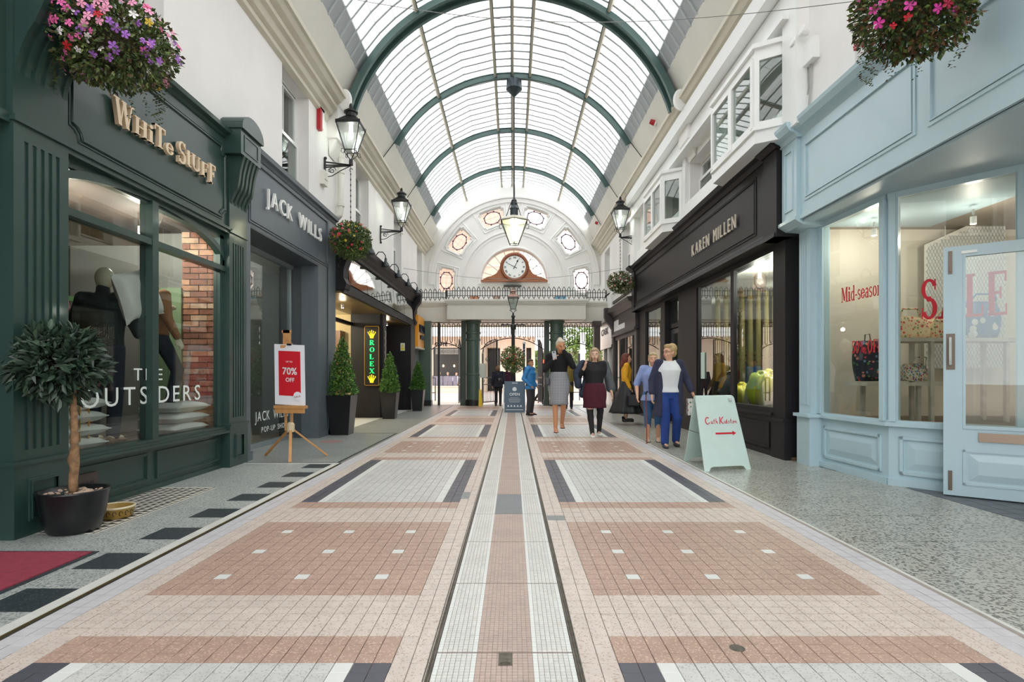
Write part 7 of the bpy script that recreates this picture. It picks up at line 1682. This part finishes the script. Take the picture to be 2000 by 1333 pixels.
def wall_lantern(sg, x, y, z, label):
    t = thing('wall_lantern', label, 'lantern', (sg*3.48, y, z), world=True)
    m = MB(); xw = sg*3.49; m.box(xw, xw-sg*.02, y-.03, y+.03, z-.28, z+.12); m.ell((xw-sg*.015, y, z+.13), .03, 6, 5); m.ell((xw-sg*.015, y, z-.3), .03, 6, 5)
    for dz, d2 in ((.06, .0), (.0, .0), (-.04, -.01)): m.bar((xw, y, z+dz), (x, y, z+d2), .022, .018, (0, 1, 0))
    R = [(xw-sg*(.06+.0*k_), y, z-.2) for k_ in range(0)]
    m.tube([(xw-sg*.02, y, z-.22), (xw-sg*.14, y, z-.2), (xw-sg*.3, y, z-.1), (x+sg*.02, y, z-.02)], .009, 5)
    for k_, r0 in ((.14, .07), (.1, .045)): m.tube([(xw-sg*(k_+r0*cos(a*.5)*(1-a/22)), y, z-.1+r0*sin(a*.5)*(1-a/22)) for a in range(16)], .007, 5)
    m.tube([(x-sg*.0+.03*cos(a*.55), y, z-.09+.03*sin(a*.55)) for a in range(9)], .006, 5); m.build('bracket', IRON, t, )
    lantern_head(t, (x, y, z+.26), 1.0); return t
wall_lantern(-1, -3.0, 10.27, 5.02, 'lit black wall lantern on the left, nearest the alarm box'); wall_lantern(-1, -2.93, 14.6, 4.92, 'lit black wall lantern on the left, farther one above the gooseneck lamps'); wall_lantern(1, 3.02, 15.5, 4.98, 'lit black wall lantern on the right above the far end of the black shop')
# pendant lantern from the roof
t = thing('pendant_lantern', 'large lit tapering glass lantern hanging on a long rod from the roof', 'lantern', (.04, 13.9, 8.5), world=True)
px_, py_ = .04, 13.9
m = MB(); m.lathe((px_, py_, 8.1), [(.005, 0), (.12, .12), (.2, .2), (.19, .42), (.18, .42)], 20); m.build('canopy', mat('slate_blue_metal', '3d474d', .3, .5), t)
m = MB(); m.cyl((px_, py_, 8.15), (px_, py_, 5.5), .02); m.build('rod', IRON, t)
def oc(r, z, n=6): return [V(px_+r*cos(2*pi*i/n+pi/6+.0), py_+r*sin(2*pi*i/n+pi/6), z) for i in range(n)]
m = MB(); b, tp = oc(.12, 4.4), oc(.37, 4.98)
for i in range(6): m.bar(b[i], tp[i], .014, .014, (0, .1, 1)); m.bar(b[i], b[(i+1) % 6], .014, .014); m.bar(tp[i], tp[(i+1) % 6], .025, .03); m.tube([tp[i], tp[i]+(tp[i]-V(px_, py_, 4.98)).normalized()*.07+V(0, 0, -.02), tp[i]+(tp[i]-V(px_, py_, 4.98)).normalized()*.06+V(0, 0, -.11), tp[i]+V(0, 0, -.13)], .008, 5)
m.build('lantern_frame', IRON, t)
for i in range(6):
    g = MB(); g.prism([b[i], b[(i+1) % 6], tp[(i+1) % 6], tp[i]], (0, 0, .002)); g.build('pane', LGLASS, t)
m = MB(); m.loft([oc(.39, 4.98), oc(.37, 5.02), oc(.2, 5.1), oc(.1, 5.12)]); m.build('roof', mat('pale_lantern_roof', 'c9c5b4', .4, .2), t)
m = MB(); m.lathe((px_, py_, 5.1), [(.1, 0), (.1, .18), (.12, .2), (.08, .27), (.08, .32), (.09, .34), (.04, .4), (.03, .48)], 12); m.build('chimney', mat('slate_blue_metal', '3d474d'), t)
m = MB()
for i in (0, 1, 3, 4): e = V(cos(2*pi*i/6+pi/6), sin(2*pi*i/6+pi/6), 0); m.tube([V(px_, py_, 5.03)+e*.26, V(px_, py_, 5.14)+e*.2, V(px_, py_, 5.32)+e*.14, V(px_, py_, 5.5)+e*.06], .01, 5)
m.lathe((px_, py_, 5.48), [(.07, 0), (.07, .03), (.03, .08)], 10); m.build('scroll_stays', IRON, t)
m = MB(); m.cyl((px_, py_, 4.5), (px_, py_, 4.95), .07, .09); m.build('lamp_tube', mat('warm_tube', 'fff0c8', .4, emit=7), t, smooth=True)
ld = bpy.data.lights.new('pendant_light', 'POINT'); ld.energy = 3; ld.color = (1, .92, .75); ld.shadow_soft_size = .08; lo = bpy.data.objects.new('pendant_light', ld); C.objects.link(lo); lo.parent = t; lo.location = V(px_, py_, 4.7)+V(.14, 0, 0)-ORG[t.name]
# free-standing lamp post
t = thing('lamp_post', 'tall black lamp post with copper topped lantern in front of the gates', 'lamp post', (.02, 17.6, 0), world=True)
lx, ly = .02, 17.6
m = MB(); m.lathe((lx, ly, 0), [(.17, 0), (.17, .1), (.13, .14), (.12, .6), (.14, .64), (.09, .7), (.075, 1.2), (.09, 1.24), (.06, 1.3), (.055, 2.3), (.06, 2.55), (.085, 2.6), (.085, 2.7), (.05, 2.75), (.045, 2.95), (.07, 2.98), (.05, 3.02)], 16); m.build('post', IRON, t, smooth=False)
m = MB(); m.bar((lx-.34, ly, 2.72), (lx+.34, ly, 2.72), .03, .03); 
for s_ in (-1, 1): m.ell((lx+s_*.35, ly, 2.72), .028, 8, 6)
m.build('ladder_bar', IRON, t)
lantern_head(t, (lx, ly, 3.22), .78, copper=True, lit=False)
m = MB(); m.tube([(lx-.02, ly-.1, 1.95), (lx-.02, ly-.34, 2.0), (lx-.02, ly-.36, 1.9)], .015, 5); m.build('basket_hook', IRON, t)
basket('full green hanging basket with tiny red flowers on the lamp post', (0.0, 17.15, 1.62), (.38, .32, .4), ['b8424a', 'd06a5a', 'c8b060'], ['5f7a44', '486234', '7f9457'], 2200, 36, .03, 25, (0.0, 17.15, 2.15), leafL=.055, trail=12)
t = thing('banner_pole', 'slim blue and white sign pole beside the lamp post basket', 'pole', (.34, 17.4, 0), world=True)
m = MB(); m.cyl((.36, 17.3, 0), (.36, 17.3, 2.1), .035); m.build('pole', mat('navy_pole', '2c4766', .4), t); m = MB(); m.ell((.36, 17.3, 2.13), .05, 8, 6); m.build('finial', TRIMW, t)
for k_ in range(4): m = MB(); m.tube([(.36+.036*cos(a*.8), 17.3+.036*sin(a*.8), 1.55+.1*k_+a*.012) for a in range(8)], .006, 4); m.build('stripe', TRIMW, t)

# ---------------------------------------------------------------- cone trees in black planters
def cone_tree(loc, s, hp, ht, label, seed):
    x, y = loc; t = thing('cone_tree', label, 'plant', (x, y, 0), world=True)
    def sq(r, z): return [V(x-r, y-r, z), V(x+r, y-r, z), V(x+r, y+r, z), V(x-r, y+r, z)]
    m = MB(); m.loft([sq(s*.36, 0), sq(s*.5, hp), sq(s*.5-.02, hp), sq(s*.5-.03, hp-.05)]); m.build('planter', BLKPOT, t)
    m = MB(); m.loft([sq(s*.45, hp-.06), sq(s*.45, hp-.045)]); m.build('soil', SOIL, t)
    m = MB(); m.tube([(x, y, hp-.06), (x+.01, y, hp+ht*.7)], [.018, .008], 6); m.build('trunk', BARK, t)
    m = MB(); gl = leafmats('cone', ['4a7a2c', '36601f', '6b9a3e', '2d4f1f'], .45)
    for k_ in range(12):
        q = k_/11; z = hp+.06+q*(ht-.12); r = s*.56*(1-q)**.75+.03; leaves(m, (x+.015*sin(k_*2), y, z), (r, r, ht*.075), int(90+330*(1-q)), .055, .026, 4, seed*30+k_, shell=.55)
    m.build('foliage', gl, t, kind='stuff')
cone_tree((-3.22, 10.45), .46, .74, 1.06, 'cone shaped shrub in a tapered black planter beside the slate grey shop', 1)
cone_tree((-3.15, 14.2), .42, .68, 1.0, 'cone shaped shrub in a tapered black planter beside the lit sign', 2)
cone_tree((-2.96, 17.3), .4, .66, .86, 'cone shaped shrub in a tapered black planter nearest the orange shop', 3)
# ---------------------------------------------------------------- easel with sale poster
t = thing('display_easel', 'light wooden studio easel standing before the slate grey shop', 'easel', (-2.95, 7.4, 0), world=True)
EW = mat('beech_wood', 'c8935a', .5, var=.12, scale=10); P0 = V(-2.96, 7.38, .42)
def leg(p1): m = MB(); m.bar(P0, p1, .035, .022, (0, 0, 1)); m.build('leg', EW, t)
leg((-2.83, 7.03, .011)); leg((-3.42, 7.66, .011)); leg((-2.56, 7.64, .011))
m = MB(); m.lathe((P0.x, P0.y, P0.z-.06), [(.045, 0), (.05, .03), (.05, .1), (.03, .13)], 12); m.build('hub', mat('pale_hub', 'd8c7a6', .4), t)
for dx in (-.05, .03): m = MB(); m.bar((-2.97+dx, 7.37, .38), (-3.0+dx, 7.42, 1.55), .028, .022, (0, 1, 0)); m.build('mast', EW, t)
m = MB(); m.obox((-3.02, 7.4, 1.62), ((.045, 0, 0), (0, .02, 0), (0, 0, .1))); m.obox((-3.03, 7.38, 1.5), ((.06, 0, 0), (0, .025, 0), (0, 0, .02))); m.box(-3.08, -2.96, 7.38, 7.4, 1.68, 1.72); m.build('clamp', EW, t)
m = MB(); m.obox((-2.92, 7.28, .7), ((.21, -.03, 0), (.008, .05, 0), (0, 0, .02))); m.obox((-2.92, 7.255, .66), ((.2, -.03, 0), (.002, .015, 0), (0, 0, .04))); m.build('ledge', EW, t)
t = thing('sale_poster', 'white framed red sale poster reading 70% off on the easel', 'poster', (-2.95, 7.28, .72), world=True)
o_ = V(-3.14, 7.31, .735); r_ = V(.425, -.06, -.02); u_ = V(-.04, .07, .8); nn = r_.cross(u_).normalized(); ru = r_.normalized(); uu = u_.normalized()
def pq(a, b, d=0): return o_+r_*a+u_*b+nn*d
def prect(name, a0, a1, b0, b1, d, m_, par): m = MB(); m.prism([pq(a0, b0, d-.003), pq(a1, b0, d-.003), pq(a1, b1, d-.003), pq(a0, b1, d-.003)], nn*.003); return m.build(name, m_, par)
prect('board', 0, 1, 0, 1, 0, mat('poster_white', 'eef0f6', .4), t); prect('red_field', .14, .86, .15, .89, .003, mat('poster_red', 'd2202f', .4), t)
PW = mat('poster_lettering', 'f6f4f4', .5)
flat_text('UP TO', pq(.39, .7, .004), ru, uu, .022, .09, PW, t); flat_text('70%', pq(.27, .5, .004), ru, uu, .095, .2, PW, t, bold=.004); flat_text('OFF', pq(.37, .38, .004), ru, uu, .055, .12, PW, t, bold=.003)
m = MB(); c_ = pq(.76, .15, .005); m.prism([c_+ru*.06*cos(a*pi/12)+uu*.06*sin(a*pi/12) for a in range(24)], nn*.002); m.build('sale_roundel', MATS['poster_white'], t)
flat_text('SALE', pq(.66, .12, .008), (ru+uu*.25), (uu-ru*.25), .022, .085, mat('roundel_red', 'b04050', .5), t)
m = MB(); m.obox(pq(.5, 1.0, 0), (ru*.03, nn*.012, uu*.012)); m.build('clip', BLK, t)
# ---------------------------------------------------------------- mint A-board
MINT = mat('mint_board_paint', 'c6dbd6', .4, var=.02)
t = thing('sandwich_board', 'mint green sandwich board with red script and a red arrow', 'sign', (2.55, 6.8, 0), world=True)
A0, A1, B0, B1 = V(2.225, 6.4, 0), V(2.83, 6.56, 0), V(2.26, 6.84, .86), V(2.79, 6.98, .86)
C0, C1 = V(2.24, 7.2, 0), V(2.84, 7.3, 0)
def boardq(a, b, p0, p1, q0, q1): lo_ = p0.lerp(p1, a); hi = q0.lerp(q1, a); return lo_.lerp(hi, b)
def panel(p0, p1, q0, q1, name):
    n_ = (p1-p0).cross(q0-p0).normalized()*.012; m = MB(); f = lambda a, b: boardq(a, b, p0, p1, q0, q1)
    P = [f(0, 0), f(.1, 0), f(.14, .045), f(.2, .055), f(.8, .055), f(.86, .045), f(.9, 0), f(1, 0), f(1, .97), f(.97, 1), f(.03, 1), f(0, .97)]
    m.prism(P, -n_); return m.build(name, MINT, t)
panel(A0, A1, B0, B1, 'front_panel'); panel(C0, C1, B0+V(0, .03, 0), B1+V(0, .03, 0), 'back_panel')
m = MB(); m.box(2.3, 2.34, 6.84, 6.9, .8, .83); m.box(2.7, 2.74, 6.9, 6.96, .8, .83); m.build('hinge', MATS['pale_steel'], t)
m = MB(); m.tube([(2.245, 6.62, .42), (2.245, 7.05, .42)], .004, 4); m.ell((2.243, 7.05, .45), .012, 6, 5); m.build('stay', IRON, t)
RB = mat('red_script_paint', 'c81a30', .4); fr_ = (A1-A0).normalized(); fu = (B0.lerp(B1, .5)-A0.lerp(A1, .5)).normalized(); fn = fr_.cross(fu).normalized()
# hand-drawn script strokes (unit em)
SC_ = {'C': [[(.62, .78), (.5, .95), (.3, .9), (.12, .6), (.1, .25), (.3, -.05), (.55, .05), (.66, .2)]],
 'a': [[(.4, .42), (.22, .45), (.08, .2), (.14, .02), (.3, .05), (.42, .4), (.38, .08), (.5, .04)]],
 't': [[(.22, .85), (.14, .1), (.3, .02)], [(.05, .52), (.38, .56)]], 'h': [[(.2, .95), (.1, 0), (.16, .3), (.3, .45), (.38, .35), (.34, .05), (.46, .02)]],
 'K': [[(.22, .98), (.08, -.02)], [(.72, .98), (.2, .45), (.6, -.02)]], 'i': [[(.14, .45), (.1, .06), (.2, .02)], [(.17, .66), (.18, .7)]],
 'd': [[(.34, .4), (.18, .44), (.06, .18), (.14, .02), (.3, .1), (.46, .95), (.36, .08), (.46, .03)]], 's': [[(.32, .4), (.2, .48), (.12, .36), (.28, .18), (.2, .02), (.04, .06)]],
 'o': [[(.22, .44), (.08, .25), (.12, .03), (.28, .04), (.36, .28), (.22, .44), (.42, .38)]], 'n': [[(.1, .44), (.08, 0), (.16, .32), (.3, .45), (.38, .3), (.34, .05), (.48, .04)]], ' ': []}
def script(word, o, h, adv, th):
    x = 0
    for ch in word:
        s_ = {'C': 1.25, 'K': 1.2}.get(ch, 1); m = MB()
        for st in SC_[ch]:
            pts = [o+fr_*(x+px*h*s_)+fu*(py*h*s_)+fn*.003 for px, py in st]
            # smooth the stroke
            for _ in range(2): pts = [pts[0]]+[q for i in range(len(pts)-1) for q in (pts[i]*.75+pts[i+1]*.25, pts[i]*.25+pts[i+1]*.75)]+[pts[-1]]
            m.tube(pts, th*(1.9 if ch in 'CK' else 1), 5)
        if m.v: m.build('letter', RB, t)
        x += adv[ch] if ch in adv else .05
ADV = {'C': .075, 'a': .04, 't': .03, 'h': .04, ' ': .012, 'K': .062, 'i': .018, 'd': .042, 's': .03, 'o': .034, 'n': .04}
script('Cath Kidston', boardq(.15, .61, A0, A1, B0, B1)+fn*.001, .075, ADV, .0028)
m = MB(); q0 = boardq(.36, .48, A0, A1, B0, B1)+fn*.001; m.prism([q0-fu*.011, q0+fr_*.24-fu*.011, q0+fr_*.235-fu*.03, q0+fr_*.285, q0+fr_*.235+fu*.03, q0+fr_*.24+fu*.011, q0+fu*.011], fn*.003); m.build('arrow', RB, t)
# ---------------------------------------------------------------- slate blue A-board
SB = mat('slate_blue_board', '4e6478', .5)
t = thing('sandwich_board', 'slate blue sandwich board reading OPEN at the end of the drain strip', 'sign', (.07, 16.7, 0), world=True)
m = MB(); m.prism([(-.24, 16.5, .0), (.36, 16.5, .0), (.36, 16.66, .93), (-.24, 16.66, .93)], (0, .03, 0)); m.build('front_panel', SB, t)
m = MB(); m.prism([(-.24, 17.0, .0), (.36, 17.0, .0), (.36, 16.72, .93), (-.24, 16.72, .93)], (0, .03, 0)); m.build('back_panel', SB, t)
m = MB(); m.prism([(-.29, 16.55, .12), (-.25, 16.55, .12), (-.25, 16.66, .84), (-.29, 16.66, .84)], (0, .03, 0)); m.build('leaflet_holder', TRIMW, t)
u_ = V(0, .16, .93).normalized(); LT = mat('board_lettering', 'dfe6ea', .5)
def bp(x, z): return V(x, 16.497+.16*z/.93-.003, z)
flat_text('VENUE', bp(-.02, .86), (1, 0, 0), u_, .035, .17, LT, t, bold=.003); flat_text('OPEN', bp(-.09, .5), (1, 0, 0), u_, .085, .3, LT, t, bold=.006)
m = MB(); c_ = bp(.06, .69); m.prism([c_+V(1, 0, 0)*.065*cos(a*pi/10)+u_*.07*sin(a*pi/10)*(1 if sin(a*pi/10) > 0 else .8) for a in range(20)], (0, -.002, 0)); m.build('crest', LT, t)
for k_ in range(5): w_ = (.13, .18, .17, .17, .15)[k_]; m = MB(); m.prism([bp(.06-w_, .43-k_*.032), bp(.06+w_, .43-k_*.032), bp(.06+w_, .443-k_*.032), bp(.06-w_, .443-k_*.032)], (0, -.002, 0)); m.build('text_line', mat('dim_board_lettering', 'a9b5bd', .5), t)
for k_ in range(5): x = -.13+k_*.095; m = MB(); m.prism([bp(x-.03, .17), bp(x+.03, .17), bp(x+.03, .185), bp(x, .23), bp(x-.03, .185)], (0, -.002, 0)); m.build('pictogram', LT, t)
m = MB(); m.prism([bp(-.2, .075), bp(.32, .075), bp(.32, .09), bp(-.2, .09)], (0, -.002, 0)); m.build('text_line', LT, t)
print('objects', len(bpy.data.objects))
